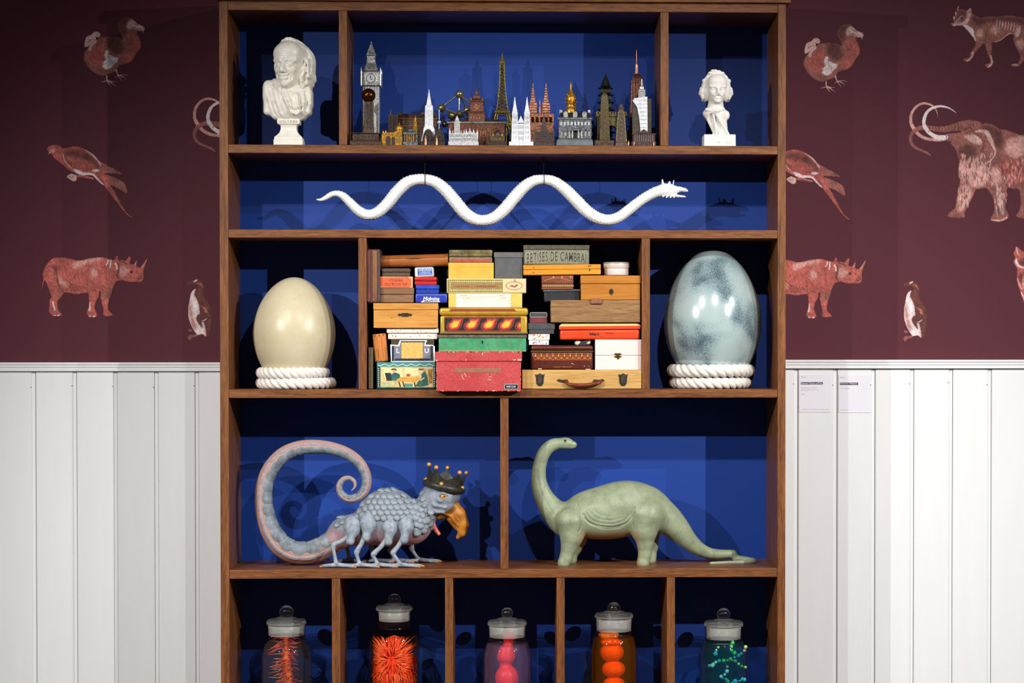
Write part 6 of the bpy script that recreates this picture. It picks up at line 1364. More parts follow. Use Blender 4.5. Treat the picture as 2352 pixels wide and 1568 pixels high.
# ================================================================== specimen jars
def clear_glass(name, tint=(1, 1, 1, 1), rough=.02, ior=1.45, gloss=1.0, haze=0.0, hazecol=(.8, .8, .8, 1)):
    """thin-walled glass: clear transmission with Fresnel reflections"""
    m = bpy.data.materials.new(name); m.use_nodes = True; t = m.node_tree; n = t.nodes; n.remove(n['Principled BSDF']); out = n['Material Output']
    f0 = ((ior - 1) / (ior + 1)) ** 2; lw = n.new('ShaderNodeLayerWeight'); pw = n.new('ShaderNodeMath'); pw.operation = 'POWER'; pw.inputs[1].default_value = 5
    t.links.new(lw.outputs['Facing'], pw.inputs[0]); fr = n.new('ShaderNodeMath'); fr.operation = 'MULTIPLY_ADD'; fr.inputs[1].default_value = 1 - f0; fr.inputs[2].default_value = f0; t.links.new(pw.outputs[0], fr.inputs[0])
    tr = n.new('ShaderNodeBsdfTransparent'); tr.inputs[0].default_value = tint
    gl = n.new('ShaderNodeBsdfGlossy'); gl.inputs['Roughness'].default_value = rough; gl.inputs['Color'].default_value = (gloss, gloss, gloss, 1)
    mx = n.new('ShaderNodeMixShader'); t.links.new(fr.outputs[0], mx.inputs[0]); t.links.new(tr.outputs[0], mx.inputs[1]); t.links.new(gl.outputs[0], mx.inputs[2]); last = mx
    if haze:
        df = n.new('ShaderNodeBsdfDiffuse'); df.inputs[0].default_value = hazecol; m2 = n.new('ShaderNodeMixShader'); m2.inputs[0].default_value = haze
        t.links.new(mx.outputs[0], m2.inputs[1]); t.links.new(df.outputs[0], m2.inputs[2]); last = m2
    t.links.new(last.outputs[0], out.inputs[0]); return m
JARGLASS = clear_glass('jar_glass', (.9, .915, .91, 1), .03, 1.5)
FROST = clear_glass('ground_glass', (.9, .9, .9, 1), .25, 1.5, .8, .46, (.8, .78, .75, 1))
LIDGLASS = clear_glass('lid_glass', (.93, .95, .94, 1), .05, 1.62, 1.0, .06, (.8, .8, .78, 1))  # pale diffuse haze paints white reflections into the glass colour
RIM = clear_glass('rim_glass', (.9, .9, .9, 1), .2, 1.5, .9, .2, (.85, .84, .82, 1))  # stronger haze: the lid rim's brightness is put into its colour
m = N('solid_glass'); m.set(.07, 0, .5); m.base((1, 1, 1, 1)); m.b.inputs['Transmission Weight'].default_value = 1; m.b.inputs['IOR'].default_value = 1.5; KNOB = m.m
JY = .112; JS = (DIST + JY) / DIST / 1000
def jar(label, cx, knob, lid, rim, neck, yshoulder, body, liq, ylevel, lx=0):
    """knob (y, r); lid (x0,x1,ytop); rim (ytop,ybottom); neck (x0,x1); body (x0,x1)"""
    fl = SH[5][0]; c = W(cx, 1500, JY); c.z = fl; s = JS; zf = lambda y: W(cx, y, JY).z - fl
    t = thing('specimen_jar', label, 'jar', c, 'glass specimen jars on the lowest visible shelf')
    rb = (body[1] - body[0]) / 2 * s; rn_ = (neck[1] - neck[0]) / 2 * s; rl = (lid[1] - lid[0]) / 2 * s
    zs = zf(yshoulder + 18); zn = zf(yshoulder); zr0, zr1 = zf(rim[1]), zf(rim[0])
    prof = [(0, .004), (rb * .9, .004), (rb * .985, .010), (rb, .02), (rb, zs - .018), (rb * .985, zs - .008), (rb * .95, zs), (rn_ + (rb - rn_) * .55, zn - .004), (rn_ + (rb - rn_) * .12, zn + .002), (rn_, zn + .006), (rn_, zr1 - .004), (rn_ + .0028, zr1 - .002), (rn_ + .003, zr1 + .002), (rn_ + .001, zr1 + .003)]
    MB().lathe(prof[1:], c, 64, caps=False).build('glass_body', JARGLASS, t, 60)
    MB().lathe([(rb * .9, 0), (rb * .97, .004), (rb * .97, .012), (rb * .5, .010)], c, 64).build('glass_base', LIDGLASS, t, 60)
    MB().lathe([(rn_ - .0045, zr0 + .001), (rn_ - .003, zr0), (rn_ - .0018, zr0 + .0008), (rn_ - .0008, zr1 - .001), (rn_ - .0008, zr1 + .001)], c, 64, caps=False).build('ground_neck', FROST, t, 60)
    ko = Vector((lx, 0, 0)); cl = c + ko; zl = zf(lid[2])
    MB().lathe([(rl * .93, zr1 + .002), (rl, zr1 + .004), (rl, zr1 + .010), (rl * .95, zr1 + .0135), (rl * .86, zr1 + .015), (rl * .8, zr1 + .0135), (rl * .55, zr1 + .0165), (rl * .48, zr1 + .019), (rl * .3, zr1 + .0205), (rl * .2, zr1 + .023)], cl, 64).build('lid', LIDGLASS, t, 60)
    MB().lathe([(rl * .93, zr1 + .0022), (rl * .995, zr1 + .0045), (rl * .995, zr1 + .0075)], cl, 64, caps=False).build('lid_edge', RIM, t, 60)
    zk = zf(knob[0]); rk = knob[1] * s
    kp = [(rk * .62, zr1 + .0215), (rk * .46, zr1 + .0235)] + [(rk * max(.02, math.sin(a)), zk - rk * math.cos(a)) for a in np.linspace(.55, math.pi, 14)]
    MB().lathe(kp, cl, 40).build('knob', KNOB, t, 60)
    zl_ = zf(ylevel); li = [(r - .003, h) for r, h in prof[1:] if h < zl_ - .002 and h > .003]
    rr_ = np.interp(zl_, [h for _, h in prof[1:]], [r for r, _ in prof[1:]]) - .003
    if liq is not None: MB().lathe([(.001, .007)] + li + [(rr_, zl_), (.0005, zl_)], c, 64).build('liquid', liq, t, 60)
    return t, c, zf
def liquid(name, col, haze=0.0, hz=(.5, .5, .5, 1)): return clear_glass(name, col, .03, 1.12, 1, haze, hz)
J1 = jar('glass jar of clear fluid holding an orange bristly stem', 658, (1406, 16.5), (611, 702, 1420), (1436, 1458), (616, 701), 1474, (601, 716), liquid('clear_fluid', (.86, .86, .8, 1), .06, (.3, .29, .24, 1)), 1470)
J2 = jar('tallest glass jar, crammed with an orange many-tentacled specimen', 906, (1377, 14.5), (863, 948, 1392), (1404, 1425), (870, 944), 1446, (849, 965), liquid('orange_fluid', (1, .8, .7, 1)), 1452)
J3 = jar('glass jar of violet fluid holding a coral-red knobbed specimen', 1165, (1408, 13.5), (1120, 1211, 1420), (1438, 1462), (1123, 1208), 1474, (1109, 1221), liquid('violet_fluid', (.93, .82, .94, 1), .11, (.62, .36, .6, 1)), 1478)
J4 = jar('glass jar of amber fluid holding stacked orange lumps', 1410, (1397, 15), (1365, 1454, 1408), (1421, 1448), (1368, 1451), 1459, (1356, 1464), liquid('amber_fluid', (.96, .52, .16, 1), .08, (.8, .26, .02, 1)), 1463)
J5 = jar('glass jar of teal fluid holding strings of turquoise and green beads', 1662, (1411, 15.5), (1617, 1708, 1424), (1440, 1466), (1622, 1704), 1470, (1608, 1717), liquid('teal_fluid', (.62, .9, .94, 1), .09, (.01, .2, .25, 1)), 1474)
# ---- contents
def jw(j, x, y, d=0): p = W(x, y, JY); return Vector((p.x, JY + d, p.z))
ORB = flat('#ff5a1e', .45, 0, '#ff7a38', 90, .1)
def spiny():
    t = thing('bristly_specimen', 'orange stem bristling with pink spines inside the clear jar', 'specimen', (J1[1].x, JY, SH[5][0] + .008))
    ax = crom([(657, 1462, 7), (658, 1490, 8.5), (659, 1520, 10), (662, 1548, 10.5), (666, 1580, 11), (668, 1640, 11), (664, 1715, 9)], 8)
    P = [jw(J1, a[0], a[1], .002 * math.sin(i * .3)) for i, a in enumerate(ax)]; P[-1].z = SH[5][0] + .009
    MB().tube(P, [a[2] * JS * (1 + .12 * math.sin(i * 1.9)) for i, a in enumerate(ax)], 16).build('stem', ORB, t, 180)
    rn = random.Random(12); mb = MB(); mb2 = MB()
    for k in range(150):
        u = rn.random(); i = int(u * (len(P) - 2)); p = P[i].lerp(P[i + 1], rn.random()); a = rn.uniform(0, 2 * math.pi); r = ax[i][2] * JS
        d = Vector((math.cos(a), math.sin(a), 0)); ln = rn.uniform(.016, .032) * (1.15 if d.x < 0 else .8)
        e = p + d * (r + ln) + Vector((0, 0, rn.uniform(-.004, .004)))
        (mb if d.x < .2 else mb2).tube([p + d * r * .8, p + d * (r + ln * .5) + Vector((0, 0, .002)), e], [.0019, .0014, .0005], 5)
    mb.build('spines', flat('#e8563c', .4, 0, '#f08a70', 60), t, 180)['kind'] = 'stuff'; mb2.build('spines', flat('#b81e4a', .4, 0, '#d8446a', 60), t, 180)['kind'] = 'stuff'
    for x0, y0, x1, y1 in ((650, 1470, 616, 1492), (652, 1478, 622, 1486), (664, 1476, 694, 1472), (664, 1482, 688, 1484), (648, 1482, 614, 1500)): MB().tube([jw(J1, x0, y0, -.01), jw(J1, (x0 + x1) / 2, (y0 + y1) / 2 + 1, -.02), jw(J1, x1, y1, -.018)], [.003, .0026, .001], 8).build('frond', flat('#c83a3c', .4), t, 180)
spiny()
def anemone():
    c = jw(J2, 906, 1515); t = thing('tentacled_specimen', 'bright orange anemone-like specimen filling the tallest jar', 'specimen', (J2[1].x, JY, SH[5][0] + .008))
    z0 = SH[5][0] + .009; R0 = 54 * JS; mb = MB()
    mb.lathe([(R0 * .5, z0 - c.z), (R0 * .72, z0 - c.z + .02), (R0 * .72, -.06), (R0 * .7, -.02), (R0 * .68, .01), (R0 * .6, .03), (R0 * .38, .05), (.002, .058)], c, 40); mb.build('body', flat('#f0401a', .5, 0, '#ff5a26', 60, .2), t, 180)
    rn = random.Random(6); a_, b_ = MB(), MB()
    cen = jw(J2, 901, 1512, -.046)
    for k in range(330):
        an = rn.uniform(0, 2 * math.pi); ln = rn.uniform(.022, .06); st = rn.uniform(.003, .026)
        d = Vector((math.cos(an), 0, math.sin(an))); p0 = cen + d * st + Vector((0, .012 + .35 * st, 0)); p1 = cen + d * (st + ln * .55) + Vector((0, -.004 + .1 * (st + ln * .5), rn.uniform(-.003, .002))); p2 = cen + d * (st + ln) + Vector((0, (st + ln) ** 2 * 9 - .002, -.004))
        # keep inside the jar
        pts = []
        for p in (p0, p1, p2):
            v2 = Vector((p.x - c.x, p.y - JY)); L = v2.length; 
            if L > .0515: v2 *= .0515 / L
            pts.append((c.x + v2.x, JY + v2.y, min(p.z, c.z + .055)))
        (a_ if k % 3 else b_).tube(pts, [.0017, .0014, .0007], 5)
    for k in range(560):
        an = rn.uniform(0, 2 * math.pi) if k < 320 else rn.uniform(-math.pi, 0); z = rn.uniform(z0 + .02, c.z + .015) if k < 320 else rn.uniform(c.z - .075, c.z - .015); d = Vector((math.cos(an), math.sin(an), 0)); b0 = Vector((c.x, JY, z)); w = d * .0365
        (a_ if k % 3 else b_).tube([b0 + w, b0 + d * .046 + Vector((0, 0, rn.uniform(-.012, .004))), b0 + d * .0515 + Vector((rn.uniform(-.004, .004), 0, rn.uniform(-.034, -.014)))], [.0018, .0015, .0007], 5)
    a_.build('tentacles', flat('#ff4a1c', .45, 0, '#ff6a34', 40), t, 180)['kind'] = 'stuff'; b_.build('tentacles', flat('#f8743c', .45, 0, '#ff9a60', 40), t, 180)['kind'] = 'stuff'
anemone()
def stacked(J, name, label, blobs, mat, k, rough=0):
    t = thing(name, label, 'specimen', (J[1].x, JY, SH[5][0] + .008))
    lo = jw(J, blobs[0][0] - 70, 1790); hi = jw(J, blobs[0][0] + 70, 1420); S = SDF((lo.x, JY - .05, SH[5][0] + .006), (hi.x, JY + .05, hi.z), .0016)
    for x, y, rx, rz in blobs: S.ell(jw(J, x, y), (rx * JS, rx * JS * .95, rz * JS), k * JS)
    v, f = S.mesh(2)
    if rough:
        n = normals(v, f); ph = np.sin(v[:, 0] * 900 + 3 * np.sin(v[:, 2] * 500)) * np.sin(v[:, 2] * 800 + 2 * np.sin(v[:, 1] * 700)) * np.sin(v[:, 1] * 850); v = v + n * (ph * rough)[:, None]
    o = part('specimen_form', v, f, mat, t, 180)
m = N('coral_red'); m.set(.42, 0, .4); m.base('#ff3a38'); m.b.inputs['Subsurface Weight'].default_value = .15; m.b.inputs['Subsurface Radius'].default_value = (.01, .003, .003)
stacked(J3, 'knobbed_specimen', 'smooth coral-red knobbed specimen inside the violet jar', [(1170, 1462, 16, 11), (1167, 1480, 11, 16), (1163, 1498, 19, 20), (1162, 1508, 21, 17), (1161, 1527, 13, 16), (1164, 1556, 27, 30), (1164, 1600, 16, 26), (1164, 1640, 27, 28), (1164, 1690, 20, 40), (1164, 1735, 26, 14)], m.m, 5)
stacked(J4, 'lumpy_specimen', 'rough orange lumps stacked inside the amber jar', [(1398, 1458, 24, 11), (1404, 1474, 26, 9), (1405, 1497, 27.5, 23), (1409, 1536, 27, 20), (1410, 1573, 26, 20), (1410, 1608, 25, 21), (1410, 1650, 25, 24), (1410, 1700, 26, 28), (1410, 1735, 27, 14)], flat('#ff8a1e', .6, 0, '#ff6a14', 70, .3), 2, .0012)
def beads():
    t = thing('beaded_specimen', 'wired strings of turquoise and green beads inside the teal jar', 'specimen', (J5[1].x, JY, SH[5][0] + .008))
    cols = [flat('#2ab8cc', .2, 0, '#1c9ab4', 300), flat('#2ac850', .2), flat('#9ad0d4', .25), flat('#8a8a7a', .3), flat('#a8e070', .2)]
    st = [[(1618, 1527), (1634, 1525), (1648, 1516), (1668, 1515), (1685, 1514), (1700, 1526), (1711, 1529)], [(1668, 1514), (1682, 1508), (1694, 1502), (1706, 1492), (1710, 1480)], [(1664, 1516), (1668, 1532), (1662, 1544), (1652, 1551), (1664, 1556), (1670, 1562), (1668, 1585), (1664, 1640), (1664, 1735)], [(1672, 1572), (1686, 1563), (1700, 1562), (1708, 1554)], [(1640, 1500), (1646, 1488), (1650, 1478)], [(1682, 1498), (1676, 1484), (1680, 1472)], [(1672, 1600), (1690, 1620), (1700, 1680), (1690, 1738)], [(1656, 1600), (1640, 1630), (1630, 1690), (1640, 1738)]]
    rn = random.Random(17); wires = MB()
    for si, p in enumerate(st):
        cv = crom([(a, b_, 0) for a, b_ in p], 6); P = [jw(J5, a[0], a[1], -.022 + .012 * math.sin(si * 2.1 + i * .09)) for i, a in enumerate(cv)]
        P = [Vector((p_.x, p_.y, max(p_.z, SH[5][0] + .012))) for p_ in P]; wires.tube(P, .0005, 5)
        d = 0
        for i in range(1, len(P)):
            d += (P[i] - P[i - 1]).length
            if d > .0085:
                d = 0; tn = (P[i] - P[i - 1]).normalized(); r = rn.uniform(.0034, .005)
                mb = MB(); mb.tube([P[i] - tn * r * .9, P[i] - tn * r * .7, P[i], P[i] + tn * r * .7, P[i] + tn * r * .9], [r * .5, r * .85, r, r * .85, r * .5], 10); mb.build('bead', rn.choice(cols), t, 60)
    wires.build('wire', flat('#9a9a94', .3, .8), t, 60)
    big = [(1641, 1497, .0055), (1684, 1495, .0052), (1680, 1471, .0046), (1686, 1560, .006), (1634, 1524, .005), (1707, 1556, .005)]
    for x, y, r in big: MB().ball(jw(J5, x, y, -.03), (r, r, r), 12, 8).build('bead', rn.choice(cols[:3]), t, 180)
beads()
# ================================================================== wallpaper prints (flat, part of the wall)
INKC = {'R': '#ab544b', 'M': '#8f544c', 'D': '#5c2b27', 'L': '#d2a8a3', 'W': '#e0cfcf', 'K': '#2a1417', 'P': '#cf988f', 'S': '#522421'}
INKC = {k: np.array(lin(v)[:3]) for k, v in INKC.items()}
m = N('printed_ink'); m.set(.6, 0, .3); at = m.n('ShaderNodeAttribute', attribute_name='print_ink'); m.l(at.outputs['Color'], m.b.inputs['Base Color']); PRINT = m.m
def blur(a, sg):
    r = int(math.ceil(sg * 2.5))
    if r < 1: return a
    k = np.exp(-np.arange(-r, r + 1) ** 2 / (2 * sg * sg)); k /= k.sum()
    for ax in (0, 1):
        p = np.pad(a, [(r, r) if i == ax else (0, 0) for i in (0, 1)], mode='edge'); a = sum(w * (p[i:i + a.shape[0], :] if ax == 0 else p[:, i:i + a.shape[1]]) for i, w in enumerate(k))
    return a
def inside(px, py, poly):
    c = np.zeros(px.shape, bool); n = len(poly)
    for i in range(n):
        (x0, y0), (x1, y1) = poly[i], poly[(i + 1) % n]
        if y0 == y1: continue
        c ^= ((y0 > py) != (y1 > py)) & (px < (x1 - x0) * (py - y0) / (y1 - y0) + x0)
    return c
def near(px, py, pts, w):
    w = [w] * len(pts) if isinstance(w, (int, float)) else w
    cv = crom([(a, b, c) for (a, b), c in zip(pts, w)], 6); full = np.zeros(px.shape, bool); mw = max(c[2] for c in cv) + 2
    J = np.nonzero((px[0] > min(c[0] for c in cv) - mw) & (px[0] < max(c[0] for c in cv) + mw))[0]; I = np.nonzero((py[:, 0] > min(c[1] for c in cv) - mw) & (py[:, 0] < max(c[1] for c in cv) + mw))[0]
    if len(I) == 0 or len(J) == 0: return full
    win = (slice(I[0], I[-1] + 1), slice(J[0], J[-1] + 1)); px, py = px[win], py[win]; m = np.zeros(px.shape, bool)
    for (ax, ay, aw), (bx, by, bw) in zip(cv[:-1], cv[1:]):
        dx, dy = bx - ax, by - ay; t = np.clip(((px - ax) * dx + (py - ay) * dy) / (dx * dx + dy * dy + 1e-9), 0, 1); m |= np.hypot(px - ax - t * dx, py - ay - t * dy) < aw + (bw - aw) * t
    full[win] = m; return full
def grain(shape, cell, rs):
    """smooth random field, cell = (rows, cols) pixels per knot"""
    n0, n1 = int(shape[0] / cell[0]) + 3, int(shape[1] / cell[1]) + 3; g = rs.rand(n0, n1); y = np.arange(shape[0]) / cell[0]; x = np.arange(shape[1]) / cell[1]
    i, j = y.astype(int), x.astype(int); fy, fx = (y - i)[:, None], (x - j)[None, :]; fy = fy * fy * (3 - 2 * fy); fx = fx * fx * (3 - 2 * fx)
    return (g[i][:, j] * (1 - fy) + g[i + 1][:, j] * fy) * (1 - fx) + (g[i][:, j + 1] * (1 - fy) + g[i + 1][:, j + 1] * fy) * fx
def animal(name, org, sc, layers, copies, step=.8, slant=.5, amp=.95, cut=None):
    """layers: (ink, 'p', points) patch | (ink, 's', points, widths) stroke, in crop coordinates; inked on a fine flat grid"""
    allp = [p for ly in layers for p in ly[2]]; x0, x1 = min(p[0] for p in allp) - 40, max(p[0] for p in allp) + 40; y0, y1 = min(p[1] for p in allp) - 40, max(p[1] for p in allp) + 40
    d = step * sc; xs = np.arange(x0, x1, d); ys = np.arange(y0, y1, d); PX, PY = np.meshgrid(xs, ys); col = np.zeros(PX.shape + (3,)); sil = np.zeros(PX.shape, bool); rs = np.random.RandomState(len(name))
    first = True
    for k, ly in enumerate(layers):
        if ly[1] == 's': mk = near(PX, PY, ly[2], ly[3]); sg = .45; op = .72 if ly[0] in 'SD' else .92
        else: mk = inside(PX, PY, [tuple(p) for p in crom(ly[2], 4, True)]); sg = {'W': .8, 'L': 1.6, 'K': .5}.get(ly[0], 3.2); op = .92
        a = blur(mk.astype(float), sg / step); new = mk & ~sil
        if new.sum() > .5 * mk.sum(): a = np.maximum(a, mk); op = 1
        sil |= mk; a = (a * op)[..., None]; col = col * (1 - a) + INKC[ly[0]] * a
    # engraver's hatching: slanted fine strokes and broader tonal variation
    sh = PX.shape; sk = np.zeros(sh); base = grain((sh[0], sh[1] + 400), (3.6 / step, 1.1 / step), rs)
    for r in range(sh[0]): o = int(200 + slant * (r - sh[0] / 2)) % 380; sk[r] = np.roll(base[r], o)[:sh[1]]
    tone = grain(sh, (16 / step, 14 / step), rs) * .6 + grain(sh, (6 / step, 6 / step), rs) * .4
    edge = np.clip(blur(sil.astype(float), 2.2 / step) * 2 - 1, 0, 1)
    f = (1 + amp * (sk - .5)) * (.6 + .8 * tone) * (.66 + .34 * edge); lum = col.mean(2); f = 1 + (f - 1) * np.clip(1.25 - lum, .45, 1)
    col = np.clip(col * f[..., None], .005, .9)
    # flat mesh of the inked cells
    cellm = sil[:-1, :-1] & sil[1:, :-1] & sil[:-1, 1:] & sil[1:, 1:]; use = np.zeros(sh, bool)
    for a_, b_ in ((0, 0), (1, 0), (0, 1), (1, 1)): use[a_:sh[0] - 1 + a_, b_:sh[1] - 1 + b_] |= cellm
    ids = np.full(sh, -1, np.int64); ids[use] = np.arange(use.sum()); i, j = np.nonzero(cellm)
    F = np.stack([ids[i + 1, j], ids[i + 1, j + 1], ids[i, j + 1], ids[i, j]], 1)
    c00, c10, c01 = (W(org[0] + a_ / sc, org[1] + b_ / sc, WALLY) for a_, b_ in ((x0, y0), (x1, y0), (x0, y1))); u = ((PX - x0) / (x1 - x0))[use]; v_ = ((PY - y0) / (y1 - y0))[use]
    V = np.array(c00)[None] + u[:, None] * np.array(c10 - c00)[None] + v_[:, None] * np.array(c01 - c00)[None]; V[:, 1] = WALLY - .0003
    o = part(name, V, F, PRINT, wall, 0); ca = o.data.color_attributes.new('print_ink', 'FLOAT_COLOR', 'POINT'); ca.data.foreach_set('color', np.concatenate([col[use], np.ones((use.sum(), 1))], 1).ravel().astype(np.float32))
    for (ax, ay, bx, by) in copies:
        c = o.copy(); COL.objects.link(c); c.location = o.location + (W(bx, by, WALLY) - W(ax, ay, WALLY)); c.parent = wall
    return o
animal('dodo_print', (160, 20), 6.72, [
    ('M', 'p', [(215, 720), (235, 650), (300, 580), (400, 490), (470, 440), (560, 428), (680, 430), (770, 450), (815, 480), (800, 420), (770, 360), (740, 310), (740, 260), (765, 205), (800, 160), (860, 135), (930, 135), (980, 165), (1040, 230), (1040, 330), (1050, 390), (1090, 470), (1105, 550), (1090, 620), (1040, 680), (1000, 760), (930, 830), (840, 860), (770, 880), (740, 930), (690, 980), (600, 1010), (540, 1035), (470, 1030), (380, 990), (300, 920), (250, 850), (215, 780)]),
    ('D', 'p', [(745, 260), (780, 190), (860, 140), (930, 140), (960, 170), (900, 220), (890, 330), (850, 420), (800, 400), (760, 340)]),
    ('D', 'p', [(560, 520), (640, 440), (760, 450), (830, 540), (850, 620), (780, 700), (700, 690), (620, 640)]),
    ('R', 'p', [(880, 420), (960, 370), (1050, 410), (1095, 500), (1095, 600), (1030, 690), (990, 760), (900, 840), (800, 850), (830, 740), (900, 640), (900, 520)]),
    ('R', 'p', [(330, 620), (430, 520), (500, 560), (540, 680), (520, 820), (420, 880), (300, 820), (270, 700)]),
    ('L', 'p', [(890, 230), (950, 170), (1000, 195), (1080, 245), (1140, 265), (1165, 300), (1150, 350), (1130, 390), (1110, 345), (1075, 350), (1040, 335), (980, 300), (920, 315), (885, 280)]),
    ('S', 's', [(930, 300), (990, 280), (1060, 320), (1100, 300)], 5), ('S', 's', [(960, 200), (1000, 230), (1060, 260)], 5),
    ('L', 'p', [(235, 600), (230, 510), (260, 430), (330, 400), (380, 355), (440, 355), (480, 395), (460, 440), (410, 440), (410, 510), (350, 570), (330, 640), (290, 640), (300, 580)]),
    ('S', 's', [(270, 540), (300, 500), (340, 470)], 5), ('S', 's', [(350, 480), (380, 440), (430, 400)], 5), ('S', 's', [(300, 570), (360, 520), (400, 480)], 4),
    ('W', 'p', [(500, 890), (530, 850), (510, 830), (560, 790), (540, 730), (550, 670), (580, 640), (605, 665), (600, 710), (640, 715), (680, 745), (745, 760), (730, 820), (680, 860), (640, 910), (570, 935)]),
    ('S', 's', [(520, 870), (580, 830), (640, 820)], 4), ('S', 's', [(600, 720), (610, 770), (650, 800), (660, 850)], 4),
    ('L', 's', [(575, 1040), (575, 1090), (600, 1150), (650, 1215)], [14, 13, 11, 4]), ('L', 's', [(590, 1110), (650, 1150), (725, 1200)], [11, 10, 4]), ('L', 's', [(590, 1100), (650, 1125), (725, 1120)], [9, 8, 4]), ('L', 's', [(580, 1110), (530, 1125), (475, 1140)], [9, 9, 4]),
    ('L', 's', [(720, 950), (735, 1000), (770, 1060), (810, 1120)], [13, 12, 10, 4]), ('L', 's', [(750, 1020), (820, 1050), (880, 1085)], [10, 9, 4]), ('L', 's', [(760, 1025), (830, 1020), (900, 1028)], [8, 8, 4]), ('L', 's', [(740, 1040), (715, 1050), (690, 1075)], [8, 7, 3])],
    [(332, 60, 1983, 75)])
animal('pigeon_print', (80, 310), 7.465, [
    ('R', 's', [(700, 700), (850, 715), (1000, 745)], [26, 26, 20]), ('L', 'p', [(545, 715), (590, 672), (640, 657), (700, 690), (720, 770), (660, 797), (600, 765)]), ('S', 's', [(580, 720), (610, 700)], 4), ('S', 's', [(620, 740), (650, 710)], 4),
    ('M', 'p', [(1060, 440), (1200, 490), (1300, 545), (1460, 630), (1485, 675), (1400, 665), (1300, 660), (1180, 650), (1040, 600)]),
    ('M', 'p', [(1180, 670), (1330, 710), (1440, 760), (1530, 810), (1560, 870), (1590, 980), (1560, 1000), (1480, 950), (1400, 900), (1300, 860), (1220, 760)]),
    ('R', 'p', [(1180, 850), (1280, 860), (1360, 950), (1420, 1070), (1480, 1170), (1550, 1300), (1610, 1360), (1665, 1410), (1640, 1415), (1560, 1350), (1450, 1220), (1330, 1060), (1250, 960)]),
    ('R', 'p', [(205, 240), (230, 200), (290, 172), (350, 165), (420, 180), (465, 215), (500, 225), (560, 210), (650, 195), (740, 197), (830, 225), (920, 275), (1000, 325), (1060, 390), (1105, 450), (1140, 540), (1200, 660), (1250, 740), (1300, 870), (1240, 900), (1180, 860), (1120, 810), (1050, 740), (980, 690), (870, 690), (770, 680), (680, 650), (600, 610), (530, 560), (450, 490), (370, 430), (310, 380), (290, 330), (250, 310)]),
    ('D', 'p', [(500, 330), (540, 280), (640, 240), (760, 235), (860, 270), (960, 330), (1060, 420), (1120, 520), (1100, 560), (1020, 600), (900, 605), (760, 590), (650, 545), (560, 480), (510, 410)]),
    ('R', 'p', [(510, 370), (620, 360), (800, 420), (900, 450), (1040, 500), (1010, 570), (880, 590), (740, 570), (620, 510), (540, 440)]),
    ('L', 's', [(860, 250), (950, 310), (1050, 400), (1110, 480), (1130, 530)], [4, 12, 14, 12, 3]), ('L', 's', [(490, 340), (500, 410), (560, 500), (640, 570)], [8, 9, 9, 4]),
    ('W', 'p', [(670, 590), (740, 600), (830, 640), (980, 655), (1050, 710), (1120, 790), (1190, 855), (1150, 850), (1060, 770), (990, 700), (870, 690), (760, 675), (700, 640)]), ('W', 'p', [(980, 605), (1030, 585), (1110, 600), (1080, 625), (1010, 625)]),
    ('S', 's', [(1040, 650), (1140, 760), (1200, 850)], 9), ('S', 's', [(1250, 890), (1350, 1010), (1500, 1230)], 5), ('S', 's', [(720, 300), (800, 340), (900, 420)], 6), ('S', 's', [(820, 310), (900, 380), (960, 450)], 6), ('S', 's', [(820, 470), (940, 490), (1050, 480)], 5), ('S', 's', [(860, 520), (960, 540), (1060, 530)], 5),
    ('P', 'p', [(290, 240), (330, 230), (350, 270), (310, 300), (270, 290)]), ('S', 's', [(240, 250), (290, 225), (340, 225)], 7), ('L', 's', [(255, 300), (235, 330), (220, 360)], [8, 7, 3]), ('S', 's', [(420, 310), (470, 260), (480, 230)], 6)],
    [(199, 342, 1851, 349)])
RH = [(220, 560), (225, 500), (250, 430), (300, 350), (370, 280), (430, 245), (520, 245), (600, 240), (700, 260), (800, 285), (880, 295), (970, 280), (1060, 255), (1150, 245), (1270, 235), (1370, 255), (1450, 275), (1510, 285), (1530, 230), (1555, 205), (1580, 230), (1585, 290), (1640, 285), (1700, 300), (1740, 270), (1780, 210), (1805, 250), (1800, 300), (1790, 350), (1830, 370), (1870, 350), (1915, 285), (1915, 350), (1910, 390), (1950, 420), (2000, 400), (2050, 330), (2105, 245), (2090, 330), (2050, 440), (2040, 520), (2040, 590), (2030, 650), (1990, 685), (1900, 690), (1800, 690), (1700, 670), (1650, 655), (1550, 680), (1500, 760), (1470, 830), (1460, 900), (1430, 960), (1400, 1100), (1410, 1190), (1470, 1250), (1480, 1290), (1400, 1305), (1310, 1290), (1310, 1200), (1290, 1100), (1260, 960), (1265, 870), (1240, 860), (1230, 950), (1180, 1040), (1160, 1150), (1190, 1230), (1210, 1300), (1150, 1325), (1060, 1315), (1010, 1260), (1020, 1200), (1050, 1110), (1050, 1000), (1035, 890), (940, 890), (850, 905), (760, 895), (650, 880), (590, 890), (550, 960), (500, 1010), (490, 1100), (510, 1200), (570, 1270), (520, 1300), (410, 1295), (340, 1240), (330, 1180), (340, 1100), (330, 1050), (350, 990), (370, 960), (350, 880), (310, 780), (280, 690), (240, 650)]
